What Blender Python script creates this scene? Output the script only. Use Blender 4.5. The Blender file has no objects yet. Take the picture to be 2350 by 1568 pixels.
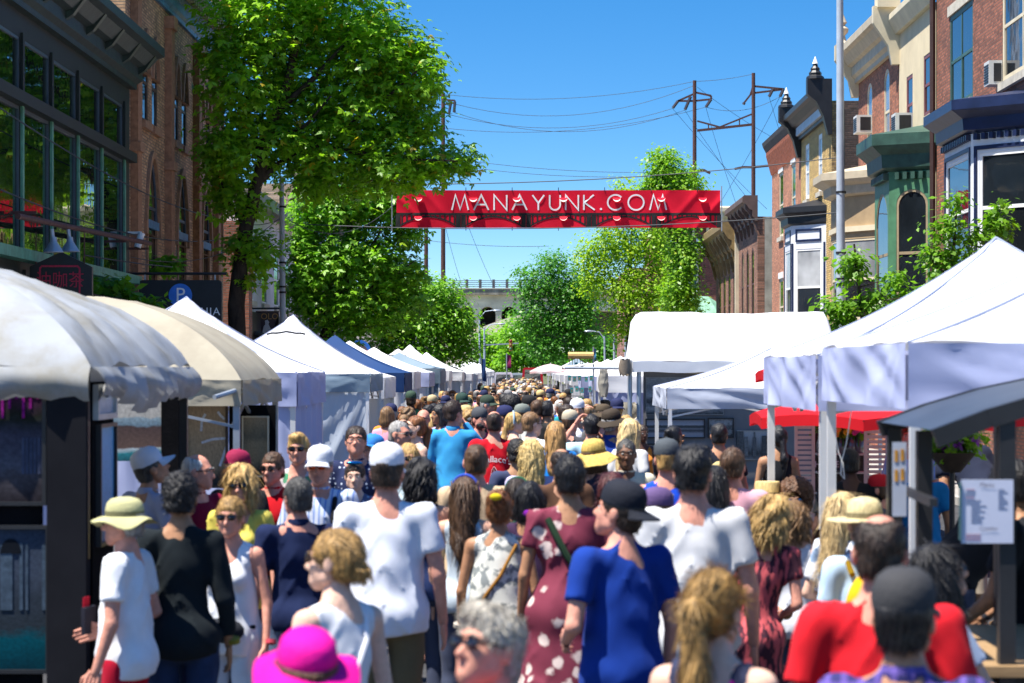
import bpy, math, random
import numpy as np
from mathutils import Vector, Matrix
from mathutils.geometry import tessellate_polygon
from mathutils.bvhtree import BVHTree

random.seed(7)
RN = np.random.RandomState(11)
SC = bpy.context.scene
COL = SC.collection
R = math.radians
HC = 2.12                      # camera height (m)
FP, VX, HY = 5546.0, 1200.0, 846.0   # focal length in picture units (2350 wide), vanishing point, horizon

# ------------------------------------------------------------------ camera
cam = bpy.data.cameras.new('camera')
cam.sensor_width = 36.0
cam.lens = FP / 2350 * 36.0
cam.shift_x = -(VX - 1175) / 2350
cam.shift_y = (HY - 784) / 2350
cam.clip_start = 0.1
cam.clip_end = 3000
cam.dof.use_dof = True
cam.dof.focus_distance = 62.0
cam.dof.aperture_fstop = 5.2
camo = bpy.data.objects.new('camera', cam)
COL.objects.link(camo)
camo.location = (0, 0, HC)
camo.rotation_euler = (R(90), 0, 0)
SC.camera = camo

# ------------------------------------------------------------------ sky and sun
SUN_EL, SUN_AZ = 67.0, -114.0          # azimuth measured from +Y towards +X
w = bpy.data.worlds.new('World')
SC.world = w
w.use_nodes = True
nt = w.node_tree
bg = nt.nodes['Background']
sky = nt.nodes.new('ShaderNodeTexSky')
sky.sky_type = 'NISHITA'
sky.sun_disc = False
sky.sun_elevation = R(SUN_EL)
sky.sun_rotation = R(SUN_AZ)
sky.altitude = 300
sky.air_density = 1.0
sky.dust_density = 0.3
sky.ozone_density = 3.0
hs = nt.nodes.new('ShaderNodeHueSaturation')
hs.inputs['Saturation'].default_value = 1.4
tcw = nt.nodes.new('ShaderNodeTexCoord')
vm1 = nt.nodes.new('ShaderNodeVectorMath'); vm1.operation = 'MULTIPLY'; vm1.inputs[1].default_value = (1, 1, 1.9)
vm2 = nt.nodes.new('ShaderNodeVectorMath'); vm2.operation = 'ADD'; vm2.inputs[1].default_value = (0, 0, .02)
vm3 = nt.nodes.new('ShaderNodeVectorMath'); vm3.operation = 'NORMALIZE'
nt.links.new(tcw.outputs['Generated'], vm1.inputs[0]); nt.links.new(vm1.outputs[0], vm2.inputs[0]); nt.links.new(vm2.outputs[0], vm3.inputs[0])
nt.links.new(vm3.outputs[0], sky.inputs['Vector'])      # a clear, deep sky: the pale band stays low
nt.links.new(sky.outputs[0], hs.inputs['Color'])
nt.links.new(hs.outputs[0], bg.inputs[0])
bg.inputs[1].default_value = 0.088
sun = bpy.data.lights.new('sun', 'SUN')
sun.energy = 5.0
sun.angle = R(0.53)
sun.color = (1.0, 0.95, 0.87)
suno = bpy.data.objects.new('sun', sun)
COL.objects.link(suno)
sd = Vector((math.sin(R(SUN_AZ)) * math.cos(R(SUN_EL)), math.cos(R(SUN_AZ)) * math.cos(R(SUN_EL)), math.sin(R(SUN_EL))))
suno.rotation_euler = sd.to_track_quat('Z', 'Y').to_euler()
suno.location = sd * 80
SC.view_settings.view_transform = 'Standard'
SC.view_settings.look = 'None'
SC.view_settings.gamma = 1.0
SC.view_settings.use_curve_mapping = False
SC.view_settings.exposure = 1.15
SC.cycles.use_denoising = True
SC.cycles.max_bounces = 6
SC.cycles.transparent_max_bounces = 8
SC.cycles.sample_clamp_indirect = 6.0

# ------------------------------------------------------------------ materials
MATS = {}
def _base(name):
    m = bpy.data.materials.new(name)
    m.use_nodes = True
    n = m.node_tree.nodes
    return m, m.node_tree, n, n['Principled BSDF'], n['Material Output']
def L(t, a, b): t.links.new(a, b)
def rgba(c): return (c[0], c[1], c[2], 1.0)
def coords(t, kind='Object', scale=(1, 1, 1)):
    tc = t.nodes.new('ShaderNodeTexCoord')
    mp = t.nodes.new('ShaderNodeMapping')
    mp.inputs['Scale'].default_value = scale
    L(t, tc.outputs[kind], mp.inputs['Vector'])
    return mp.outputs[0]
def noise(t, vec, scale, detail=4, rough=.55):
    n = t.nodes.new('ShaderNodeTexNoise')
    n.inputs['Scale'].default_value = scale
    n.inputs['Detail'].default_value = detail
    n.inputs['Roughness'].default_value = rough
    L(t, vec, n.inputs['Vector'])
    return n
def ramp(t, fac, stops):
    r = t.nodes.new('ShaderNodeValToRGB')
    e = r.color_ramp.elements
    while len(e) < len(stops): e.new(0.5)
    for i, (p, c) in enumerate(stops):
        e[i].position = p
        e[i].color = rgba(c)
    L(t, fac, r.inputs[0])
    return r.outputs[0]
def mixc(t, fac, a, b, mode='MIX'):
    m = t.nodes.new('ShaderNodeMix')
    m.data_type = 'RGBA'
    m.blend_type = mode
    for sock, v in ((m.inputs[0], fac), (m.inputs[6], a), (m.inputs[7], b)):
        if hasattr(v, 'links') or hasattr(v, 'is_linked'): L(t, v, sock)
        elif isinstance(v, (int, float)): sock.default_value = v
        else: sock.default_value = rgba(v)
    return m.outputs[2]
def bump(t, p, h, strength, dist=0.01):
    b = t.nodes.new('ShaderNodeBump')
    b.inputs['Strength'].default_value = strength
    b.inputs['Distance'].default_value = dist
    L(t, h, b.inputs['Height'])
    L(t, b.outputs[0], p.inputs['Normal'])
def mk(name, col, rough=.6, metal=0.0, var=.18, vs=3.0, bs=0.0, bsc=60, spec=.4, vsc=(1, 1, 1)):
    if name in MATS: return MATS[name]
    m, t, n, p, o = _base(name)
    v = coords(t, 'Object', vsc)
    nz = noise(t, v, vs, 6, .6)
    lo = tuple(c * (1 - var) for c in col); hi = tuple(min(1, c * (1 + var)) for c in col)
    L(t, ramp(t, nz.outputs['Fac'], [(.3, lo), (.7, hi)]), p.inputs['Base Color'])
    p.inputs['Roughness'].default_value = rough
    p.inputs['Metallic'].default_value = metal
    p.inputs['Specular IOR Level'].default_value = spec if rough < .9 else .05
    if bs: bump(t, p, noise(t, v, bsc, 4).outputs['Fac'], bs)
    MATS[name] = m
    return m
def brick(name, c1, c2, mortar, axis='Y', bw=.21, bh=.072, bstr=.6, grime=.35):
    if name in MATS: return MATS[name]
    m, t, n, p, o = _base(name)
    tc = t.nodes.new('ShaderNodeTexCoord')
    sx = t.nodes.new('ShaderNodeSeparateXYZ'); cx = t.nodes.new('ShaderNodeCombineXYZ')
    L(t, tc.outputs['Object'], sx.inputs[0])
    L(t, sx.outputs[axis], cx.inputs[0]); L(t, sx.outputs['Z'], cx.inputs[1])
    b = t.nodes.new('ShaderNodeTexBrick')
    b.inputs['Scale'].default_value = 1.0
    b.inputs['Brick Width'].default_value = bw
    b.inputs['Row Height'].default_value = bh
    b.inputs['Mortar Size'].default_value = .011
    b.inputs['Mortar Smooth'].default_value = .2
    b.inputs['Color1'].default_value = rgba(tuple(min(1, c * 1.3) for c in c1))
    b.inputs['Color2'].default_value = rgba(tuple(c * .72 for c in c2))
    b.inputs['Mortar'].default_value = rgba(tuple(c * .62 for c in mortar))
    L(t, cx.outputs[0], b.inputs['Vector'])
    nz = noise(t, tc.outputs['Object'], .7, 6, .65)
    g = ramp(t, nz.outputs['Fac'], [(.3, (1 - grime,) * 3), (.65, (1.08,) * 3)])
    nz2 = noise(t, tc.outputs['Object'], 14, 3, .6)
    g2 = ramp(t, nz2.outputs['Fac'], [(.3, (.72,) * 3), (.7, (1.2,) * 3)])
    c = mixc(t, 1.0, b.outputs['Color'], g, 'MULTIPLY')
    L(t, mixc(t, 1.0, c, g2, 'MULTIPLY'), p.inputs['Base Color'])
    p.inputs['Roughness'].default_value = .85
    inv = t.nodes.new('ShaderNodeMath'); inv.operation = 'SUBTRACT'; inv.inputs[0].default_value = 1.0
    L(t, b.outputs['Fac'], inv.inputs[1])
    bump(t, p, inv.outputs[0], bstr, .012)
    MATS[name] = m
    return m
def glass(name, col=(.012, .016, .02), rough=.04, ior=1.9):
    if name in MATS: return MATS[name]
    m, t, n, p, o = _base(name)
    v = coords(t)
    nz = noise(t, v, .8, 3)
    L(t, ramp(t, nz.outputs['Fac'], [(.3, tuple(c * .6 for c in col)), (.7, tuple(c * 1.5 for c in col))]), p.inputs['Base Color'])
    p.inputs['Roughness'].default_value = rough
    p.inputs['IOR'].default_value = ior
    p.inputs['Specular IOR Level'].default_value = .8
    bump(t, p, noise(t, v, 1.3, 2).outputs['Fac'], .08, .05)
    MATS[name] = m
    return m
def canvas(name, col, trans=.16, stain=.08, stain_col=None, bs=.35, wr=3.0):
    """tent cloth: diffuse and a little see-through light, creased"""
    if name in MATS: return MATS[name]
    m, t, n, p, o = _base(name)
    v = coords(t)
    nz = noise(t, v, 1.6, 7, .65)
    sc = stain_col or tuple(c * .72 for c in col)
    c = ramp(t, nz.outputs['Fac'], [(.36, tuple(a * (1 - stain) + b * stain for a, b in zip(col, sc)) if not stain_col else sc), (.56, col)])
    L(t, c, p.inputs['Base Color'])
    p.inputs['Roughness'].default_value = .7
    p.inputs['Specular IOR Level'].default_value = .2
    tr = t.nodes.new('ShaderNodeBsdfTranslucent')
    L(t, c, tr.inputs['Color'])
    mx = t.nodes.new('ShaderNodeMixShader')
    mx.inputs[0].default_value = trans
    L(t, p.outputs[0], mx.inputs[1]); L(t, tr.outputs[0], mx.inputs[2]); L(t, mx.outputs[0], o.inputs[0])
    wz = noise(t, v, wr * .7, 4, .5)
    wz.noise_type = 'RIDGED_MULTIFRACTAL'
    bump(t, p, wz.outputs['Fac'], bs * .8, .05)
    MATS[name] = m
    return m
def leafmat(name, lo, hi, tip=None, trans=.35):
    if name in MATS: return MATS[name]
    m, t, n, p, o = _base(name)
    at = t.nodes.new('ShaderNodeAttribute'); at.attribute_name = 'tone'
    stops = [(0.0, lo), (.8, hi)] + ([(1.0, tip)] if tip else [])
    c = ramp(t, at.outputs['Fac'], stops)
    L(t, c, p.inputs['Base Color'])
    p.inputs['Roughness'].default_value = .42
    p.inputs['Specular IOR Level'].default_value = .45
    tr = t.nodes.new('ShaderNodeBsdfTranslucent')
    L(t, mixc(t, 1.0, c, (1.25, 1.35, .55), 'MULTIPLY'), tr.inputs['Color'])
    mx = t.nodes.new('ShaderNodeMixShader'); mx.inputs[0].default_value = trans
    L(t, p.outputs[0], mx.inputs[1]); L(t, tr.outputs[0], mx.inputs[2]); L(t, mx.outputs[0], o.inputs[0])
    MATS[name] = m
    return m

# ------------------------------------------------------------------ mesh helpers
def PT(x, y, Y):
    """point at depth Y that the picture shows at (x, y) (2350-wide picture units)"""
    return Vector(((x - VX) * Y / FP, Y, HC - (y - HY) * Y / FP))
def gz(Y):
    """the street dips gently away from the camera"""
    return -.0052 * min(max(0.0, Y - 12), 105)
def XX(x, Y): return (x - VX) * Y / FP
def ZZ(y, Y): return HC - (y - HY) * Y / FP
def YD(x, X): return FP * X / (x - VX)          # depth at which the plane X is met

def wloc(o):
    v = Vector((0, 0, 0))
    while o is not None:
        v += o.location
        o = o.parent
    return v
def newobj(name, data, parent=None):
    o = bpy.data.objects.new(name, data)
    COL.objects.link(o)
    if parent is not None: o.parent = parent
    return o
def tag(o, label, cat, group=None):
    o['label'] = label; o['category'] = cat
    if group: o['group'] = group
    return o
def thing(name, label, cat, loc=(0, 0, 0), group=None):
    o = newobj(name, None)
    o.location = loc
    o.empty_display_size = .2
    return tag(o, label, cat, group)
class MB:
    def __init__(s): s.v = []; s.f = []
    def add(s, vs, fs):
        b = len(s.v)
        s.v += [tuple(p) for p in vs]
        s.f += [tuple(i + b for i in f) for f in fs]
        return s
    def box(s, lo, hi):
        (a, b, c), (d, e, f) = lo, hi
        return s.add([(a, b, c), (d, b, c), (d, e, c), (a, e, c), (a, b, f), (d, b, f), (d, e, f), (a, e, f)],
                     [(0, 3, 2, 1), (4, 5, 6, 7), (0, 1, 5, 4), (1, 2, 6, 5), (2, 3, 7, 6), (3, 0, 4, 7)])
    def bar(s, p, q, wd, hg=None, up=(0, 0, 1)):
        p, q = Vector(p), Vector(q); d = (q - p).normalized(); u = Vector(up)
        if abs(d.dot(u)) > .98: u = Vector((0, 1, 0))
        a = d.cross(u).normalized() * wd / 2; b = a.cross(d).normalized() * (hg or wd) / 2
        vs = [p - a - b, p + a - b, p + a + b, p - a + b, q - a - b, q + a - b, q + a + b, q - a + b]
        return s.add(vs, [(0, 3, 2, 1), (4, 5, 6, 7), (0, 1, 5, 4), (1, 2, 6, 5), (2, 3, 7, 6), (3, 0, 4, 7)])
    def tube(s, pts, rad, n=8, cap=True):
        pts = [Vector(p) for p in pts]
        if not hasattr(rad, '__len__'): rad = [rad] * len(pts)
        vs, fs = [], []
        ref = None
        for i, p in enumerate(pts):
            d = (pts[min(i + 1, len(pts) - 1)] - pts[max(i - 1, 0)]).normalized()
            if ref is None:
                ref = d.orthogonal().normalized()
            ref = (ref - d * ref.dot(d))
            ref = ref.normalized() if ref.length > 1e-6 else d.orthogonal().normalized()
            b = d.cross(ref)
            for k in range(n):
                a = 2 * math.pi * k / n
                vs.append(p + (ref * math.cos(a) + b * math.sin(a)) * rad[i])
        for i in range(len(pts) - 1):
            for k in range(n):
                k2 = (k + 1) % n
                fs.append((i * n + k, i * n + k2, (i + 1) * n + k2, (i + 1) * n + k))
        if cap:
            fs.append(tuple(range(n))[::-1]); fs.append(tuple((len(pts) - 1) * n + k for k in range(n)))
        return s.add(vs, fs)
    def lathe(s, prof, c=(0, 0, 0), n=16, sx=1, sy=1, cap=False):
        vs, fs = [], []
        for r, z in prof:
            for k in range(n):
                a = 2 * math.pi * k / n
                vs.append((c[0] + r * sx * math.cos(a), c[1] + r * sy * math.sin(a), c[2] + z))
        for i in range(len(prof) - 1):
            for k in range(n):
                k2 = (k + 1) % n
                fs.append((i * n + k, i * n + k2, (i + 1) * n + k2, (i + 1) * n + k))
        if cap:
            fs.append(tuple(range(n))[::-1]); fs.append(tuple((len(prof) - 1) * n + k for k in range(n)))
        return s.add(vs, fs)
    def sphere(s, c, r, n=10, m=7, sc=(1, 1, 1)):
        prof = [(r * math.sin(math.pi * i / m), -r * math.cos(math.pi * i / m)) for i in range(m + 1)]
        prof[0] = (1e-4, -r); prof[-1] = (1e-4, r)
        t = MB().lathe(prof, (0, 0, 0), n)
        return s.add([(c[0] + x * sc[0], c[1] + y * sc[1], c[2] + z * sc[2]) for x, y, z in t.v], t.f)
    def grid(s, fn, nu, nv, closed=False):
        vs = [fn(i / nu, j / nv) for j in range(nv + 1) for i in range(nu + 1)]
        fs = [(j * (nu + 1) + i, j * (nu + 1) + i + 1, (j + 1) * (nu + 1) + i + 1, (j + 1) * (nu + 1) + i) for j in range(nv) for i in range(nu)]
        return s.add(vs, fs)
    def build(s, name, mat, parent=None, smooth=False, angle=35):
        me = bpy.data.meshes.new(name)
        me.from_pydata(s.v, [], s.f)
        me.materials.append(mat)
        if smooth:
            me.shade_smooth()
            if angle: me.set_sharp_from_angle(angle=R(angle))
        o = newobj(name, me, parent)
        if parent is not None:
            off = wloc(parent)
            if off.length > 0: me.transform(Matrix.Translation(-off))
        me.update()
        return o
def struct(name, mb, mat, smooth=False):
    o = mb.build(name, mat, None, smooth)
    o['kind'] = 'structure'
    return o
class Frame:
    """a wall plane: u along it, v up, w out of it"""
    def __init__(s, o, u, w):
        s.o, s.u, s.w = Vector(o), Vector(u).normalized(), Vector(w).normalized()
    def p(s, u, v, w=0.0): return s.o + s.u * u + s.w * w + Vector((0, 0, v))
def plate(mb, F, outer, holes=(), depth=.25, w=0.0, back=False):
    """flat plate in the frame F with real holes; the edges run back by depth"""
    loops = [outer] + list(holes)
    tris = tessellate_polygon([[Vector((a, b, 0)) for a, b in lp] for lp in loops])
    flat = [q for lp in loops for q in lp]
    fs = []
    for t in tris:
        a, b, c = (Vector((*flat[i], 0)) for i in t)
        fs.append(t if (b - a).cross(c - a).z > 0 else t[::-1])
    flip = F.u.cross(Vector((0, 0, 1))).dot(F.w) < 0
    mb.add([F.p(a, b, w) for a, b in flat], [f[::-1] if flip else f for f in fs])
    if back: mb.add([F.p(a, b, w - depth) for a, b in flat], [f if flip else f[::-1] for f in fs])
    for lp in loops:
        n = len(lp)
        mb.add([F.p(a, b, w) for a, b in lp] + [F.p(a, b, w - depth) for a, b in lp],
               [(i, (i + 1) % n, n + (i + 1) % n, n + i) for i in range(n)])
    return mb
def fbox(mb, F, u0, u1, v0, v1, w0, w1):
    ps = [F.p(u, v, w) for w in (w0, w1) for v in (v0, v1) for u in (u0, u1)]
    return mb.add(ps, [(0, 2, 3, 1), (4, 5, 7, 6), (0, 1, 5, 4), (2, 6, 7, 3), (0, 4, 6, 2), (1, 3, 7, 5)])
def sweep(mb, F, prof, u0, u1):
    """profile of (w, v) points run along u"""
    n = len(prof)
    vs = [F.p(u0, v, w) for w, v in prof] + [F.p(u1, v, w) for w, v in prof]
    fs = [(i, (i + 1) % n, n + (i + 1) % n, n + i) for i in range(n)] + [tuple(range(n)), tuple(range(2 * n - 1, n - 1, -1))]
    return mb.add(vs, fs)
def rect(u0, u1, v0, v1): return [(u0, v0), (u1, v0), (u1, v1), (u0, v1)]
def arch(u0, u1, v0, v1, rise=None, n=9, point=False):
    """opening with a round, segmental or pointed head"""
    m, hw = (u0 + u1) / 2, (u1 - u0) / 2
    rise = hw if rise is None else rise
    pts = [(u0, v0), (u1, v0)]
    for i in range(n + 1):
        t = i / n
        if point:
            tt = abs(2 * t - 1)
            u = m + hw * (1 - 2 * t); v = v1 - rise + rise * (1 - tt ** 1.9) ** .75 if tt < 1 else v1 - rise
            pts.append((u, v))
        else:
            a = math.pi * t
            pts.append((m + hw * math.cos(a), v1 - rise + rise * math.sin(a)))
    return pts
def text_mesh(s, size, font=None, spacing=1.0):
    """outline of a word as (verts, faces) in a plane, x right, y up, centred"""
    cu = bpy.data.curves.new('t', 'FONT')
    cu.body = s; cu.size = size; cu.align_x = 'CENTER'; cu.align_y = 'CENTER'
    cu.space_character = spacing
    cu.resolution_u = 3
    o = bpy.data.objects.new('t', cu); COL.objects.link(o)
    dg = bpy.context.evaluated_depsgraph_get()
    me = o.evaluated_get(dg).to_mesh()
    vs = [tuple(v.co) for v in me.vertices]; fs = [tuple(p.vertices) for p in me.polygons]
    o.to_mesh_clear() if False else None
    bpy.data.objects.remove(o); bpy.data.curves.remove(cu)
    return vs, fs
def lettering(F, s, u, v, size, mat, parent, w=.006, name='lettering', spacing=1.0, sx=1.0):
    vs, fs = text_mesh(s, size, spacing=spacing)
    mb = MB().add([F.p(u + x * sx, v + y, w) for x, y, z in vs], fs)
    return mb.build(name, mat, parent)
def strokes(mb, F, segs, wd, w=.006):
    """polylines in (u, v) drawn as flat ribbons"""
    for pl in segs:
        L_, R_ = [], []
        n = len(pl)
        closed = (abs(pl[0][0] - pl[-1][0]) + abs(pl[0][1] - pl[-1][1])) < 1e-6
        for i in range(n):
            a = Vector(pl[i - 1] if i else (pl[-2] if closed else pl[0])); b = Vector(pl[i + 1] if i < n - 1 else (pl[1] if closed else pl[-1])); c = Vector(pl[i])
            d1 = (c - a); d2 = (b - c)
            d1 = d1.normalized() if d1.length > 1e-9 else d2.normalized()
            d2 = d2.normalized() if d2.length > 1e-9 else d1
            t = (d1 + d2); t = t.normalized() if t.length > 1e-6 else d1
            nn = Vector((-t.y, t.x)); k = min(1 / max(.35, nn.dot(Vector((-d1.y, d1.x)))), 2.2) * wd / 2
            L_.append(c + nn * k); R_.append(c - nn * k)
        mb.add([F.p(p.x, p.y, w) for p in L_] + [F.p(p.x, p.y, w) for p in R_], [(n + i, n + i + 1, i + 1, i) for i in range(n - 1)])
    return mb
# ------------------------------------------------------------------ shared materials
GL = glass('window_glass')
GLD = glass('window_glass_dark', (.010, .012, .014), .06, 1.3)
GLG = glass('window_glass_green_reflection', (.008, .018, .010), .015, 2.4)  # green reflection of trees tinted into the pane colour
GLB = glass('window_glass_blind', (.20, .21, .22), .12, 1.5)
GLC = glass('window_glass_curtain', (.36, .37, .38), .25, 1.45)
WHITE = mk('white_paint', (.78, .78, .76), .5, var=.08, vs=2, bs=.1)
CREAM = mk('cream_paint', (.62, .54, .38), .6, var=.15, vs=1.5, bs=.1)
BLACK = mk('black_paint', (.018, .018, .02), .45, var=.3, bs=.05)
NAVY = mk('navy_paint', (.012, .02, .06), .4, var=.3, bs=.05)
STONE = mk('stone_trim', (.50, .46, .38), .8, var=.2, vs=4, bs=.3)
GALV = mk('galvanised_metal', (.36, .40, .45), .45, .5, var=.15, vs=5)
PALEPOLE = mk('pale_pole_paint', (.42, .48, .55), .5, .1, var=.12, vs=3, bs=.05)
RUST = mk('rusty_steel', (.10, .045, .04), .8, .2, var=.4, vs=6, bs=.2)
WIRE = mk('wire', (.05, .055, .065), .6, .3)
DARKW = mk('dark_wood', (.05, .035, .025), .7, var=.3, vs=8, bs=.2)

# ------------------------------------------------------------------ ground
asph = mk('asphalt', (.055, .055, .058), .9, var=.35, vs=1.2, bs=.5, bsc=90)
pave = mk('pavement_concrete', (.30, .28, .26), .88, var=.2, vs=.8, bs=.3, bsc=50)
kerbm = mk('kerb_stone', (.36, .34, .31), .85, var=.2, vs=2, bs=.2)
struct('ground', MB().add([(-1500, -60, -.7), (1500, -60, -.7), (1500, 2500, -.7), (-1500, 2500, -.7)], [(0, 1, 2, 3)]), mk('ground_earth', (.10, .11, .06), .95, var=.3, vs=.2))
struct('street', MB().grid(lambda a, b: (-5.9 + 13.1 * a, -8 + 420 * b, gz(-8 + 420 * b)), 6, 105), asph)
for nm, x0, x1 in (('pavement_left', -14.0, -6.05), ('pavement_right', 7.35, 18.0)):
    struct(nm, MB().grid(lambda a, b: (x0 + (x1 - x0) * a, -8 + 408 * b, gz(-8 + 408 * b) + .125), 4, 102), pave)
for nm, x0, x1 in (('kerb_left', -6.05, -5.9), ('kerb_right', 7.2, 7.35)):
    struct(nm, MB().grid(lambda a, b: ([x0, x0, x1, x1][round(a * 3)], -8 + 408 * b, gz(-8 + 408 * b) + [-.02, .13, .13, -.02][round(a * 3)]), 3, 102), kerbm)

# ------------------------------------------------------------------ building helpers
def shrink(lp, d):
    cu = (min(a for a, b in lp) + max(a for a, b in lp)) / 2; cv = (min(b for a, b in lp) + max(b for a, b in lp)) / 2
    hu = max(a for a, b in lp) - cu; hv = max(b for a, b in lp) - cv
    return [(cu + (a - cu) * (hu - d) / hu, cv + (b - cv) * (hv - d) / hv) for a, b in lp]
def window(F, par, lp, fm, gm=None, fw=.07, dw=-.04, split=.5, gm2=None, mull=0, sill=None, lintel=None, name='window'):
    """frame ring, two sashes and their panes; lp is the opening's outline"""
    gm = gm or GL
    u0, u1 = min(a for a, b in lp), max(a for a, b in lp); v0, v1 = min(b for a, b in lp), max(b for a, b in lp)
    mb = MB()
    dw = max(dw, -.04)
    plate(mb, F, lp, [shrink(lp, fw)[::-1]], .05, dw + .03)
    vm = v0 + (v1 - v0) * split if split else None
    if vm: fbox(mb, F, u0 + fw * .5, u1 - fw * .5, vm - .035, vm + .035, dw - .02, dw + .022)
    for k in range(mull):
        um = u0 + (u1 - u0) * (k + 1) / (mull + 1)
        fbox(mb, F, um - .035, um + .035, v0 + fw * .5, v1 - fw * .6, dw - .02, dw + .026)
    o = mb.build(name, fm, par)
    host = o if par.parent is None else par
    inner = shrink(lp, fw * .6)
    if vm:
        lo = [(a, min(b, vm)) for a, b in inner]
        lo = rect(u0 + fw * .6, u1 - fw * .6, v0 + fw * .6, vm)
        up = [(u0 + fw * .6, vm), (u1 - fw * .6, vm)] + [q for q in inner if q[1] > vm + .01]
        plate(MB(), F, lo, (), .01, dw - .01)
        plate(m1 := MB(), F, lo, (), .01, dw).build('pane', gm2 or gm, host)
        plate(m2 := MB(), F, up, (), .01, dw + .012).build('pane', gm, host)
    else:
        plate(MB(), F, inner, (), .01, dw).build('pane', gm, host)
    if sill:
        fbox(MB(), F, u0 - .1, u1 + .1, v0 - .16, v0 - .002, -.1, .10).build('sill', sill, host)
    if lintel:
        fbox(MB(), F, u0 - .12, u1 + .12, v1 + .002, v1 + .24, -.1, .04).build('lintel', lintel, host)
    return o
def building(name, label, F, u0, u1, v1, holes, wm, depth=9.0, side=None, base=-.7):
    t = thing(name, label, 'building', F.p((u0 + u1) / 2, 0, -depth / 2))
    plate(MB(), F, rect(u0, u1, base, v1), [h[::-1] for h in holes], .3).build('wall', wm, t)
    mb = MB()
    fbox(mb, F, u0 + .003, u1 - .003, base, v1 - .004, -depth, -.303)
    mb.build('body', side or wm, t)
    return t
CPROF = [(0, 0), (.12, 0), (.12, .12), (.22, .2), (.22, .45), (.34, .5), (.5, .72), (.62, .78), (.62, .98), (.55, 1.05), (0, 1.05)]
def cornice(F, par, u0, u1, v, h=1.05, proj=.62, mat=None, name='cornice', br=None, brm=None, dent=0):
    mb = MB()
    sweep(mb, F, [(a * proj / .62 - .001 * (a == 0), v + b * h / 1.05) for a, b in CPROF], u0, u1)
    o = mb.build(name, mat, par)
    host = o
    if br:
        n = max(2, int((u1 - u0) / br) + 1)
        for k in range(n):
            uu = u0 + .12 + (u1 - u0 - .36) * k / (n - 1)
            sweep(MB(), F, [(0, v - .45 * h), (.1 * proj, v - .45 * h), (.35 * proj, v + .1 * h), (.8 * proj, v + .5 * h), (.8 * proj, v + .72 * h), (0, v + .7 * h)], uu, uu + .16).build('bracket', brm or mat, host)
    if dent:
        n = int((u1 - u0) / dent)
        for k in range(n):
            uu = u0 + .05 + dent * k
            fbox(MB(), F, uu, uu + dent * .5, v + .2 * h, v + .36 * h, .1, .42 * proj).build('dentil', brm or mat, host)
    return o
def bay(F, par, u0, u1, proj, ch, v0, v1, wm, fm, wv, tm, ctop, over=.28, mid=None, name='bay_window', gm=None, gm2=None, roof=None, arched=False, corn=None):
    """three-sided bay; wv = (v0, v1) of its windows"""
    A, B, C, D = (u0, 0), (u0 + ch, proj), (u1 - ch, proj), (u1, 0)
    Fs = []
    for (p, q) in ((A, B), (B, C), (C, D)):
        P_, Q_ = F.p(p[0], 0, p[1]), F.p(q[0], 0, q[1])
        d = (Q_ - P_).normalized(); nrm = Vector((d.y, -d.x, 0))
        if nrm.dot(F.w) < 0 and abs(nrm.dot(F.w)) > .05: nrm = -nrm
        Fs.append((Frame(P_, d, nrm), (Q_ - P_).length))
    mb = MB(); wins = []
    for G, ln in Fs:
        m = min(.22, ln * .16)
        lp = arch(m, ln - m, wv[0], wv[1], (ln - 2 * m) * .4) if arched else rect(m, ln - m, *wv)
        plate(mb, G, rect(0, ln, v0, v1), [lp[::-1]], .10)
        wins.append((G, lp, ln))
    plan = lambda o, v: [F.p(u0 - o * .7, v, -.02), F.p(u0 + ch - o * .4, v, proj + o), F.p(u1 - ch + o * .4, v, proj + o), F.p(u1 + o * .7, v, -.02)]
    mb.add(plan(0, v0), [(0, 1, 2, 3)])
    b = mb.build(name, wm, par)
    for G, lp, ln in wins:
        window(G, b, lp, fm, gm, .06, -.06, .5, gm2)
    prof = corn or [(0.0, 0), (.4, .1), (.45, .45), (1.0, .7), (1.0, 1.0)]
    cm = MB(); h = ctop - v1
    ring = [plan(over * o, v1 + h * a) for o, a in prof]
    for i, rg in enumerate(ring):
        cm.add(rg, [])
    n = len(prof)
    for i in range(n - 1):
        for k in range(3):
            cm.f.append((4 * i + k, 4 * i + k + 1, 4 * i + 4 + k + 1, 4 * i + 4 + k))
    top = [F.p((u0 + u1) / 2 - .3, ctop + .35, 0), F.p((u0 + u1) / 2 + .3, ctop + .35, 0)]
    cm.add(plan(over, ctop + .002) + top, [(0, 1, 4), (1, 2, 5, 4), (2, 3, 5)])
    cm.build('cornice', tm, b)
    return b, Fs
def aircon(name_lab, F, u0, u1, v0, v1, par_w, group=None):
    t = thing('air_conditioner', name_lab, 'air conditioner', F.p((u0 + u1) / 2, v0, .1), group)
    W = mk('aircon_case', (.55, .55, .53), .5, var=.1)
    fbox(MB(), F, u0, u1, v0, v1, -.1, par_w).build('case', W, t)
    n = 7
    for k in range(n):
        vv = v0 + .05 + (v1 - v0 - .1) * k / n
        fbox(MB(), F, u0 + .04, u1 - .04, vv, vv + (v1 - v0) / n * .45, par_w - .01, par_w + .012).build('grille_slat', BLACK, t)
    G = Frame(F.p(u0, 0, -.1), F.w, -F.u)
    fbox(MB(), G, .12, par_w, v0 + .06, v1 - .06, -.01, .008).build('side_grille', BLACK, t)
    return t

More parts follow.
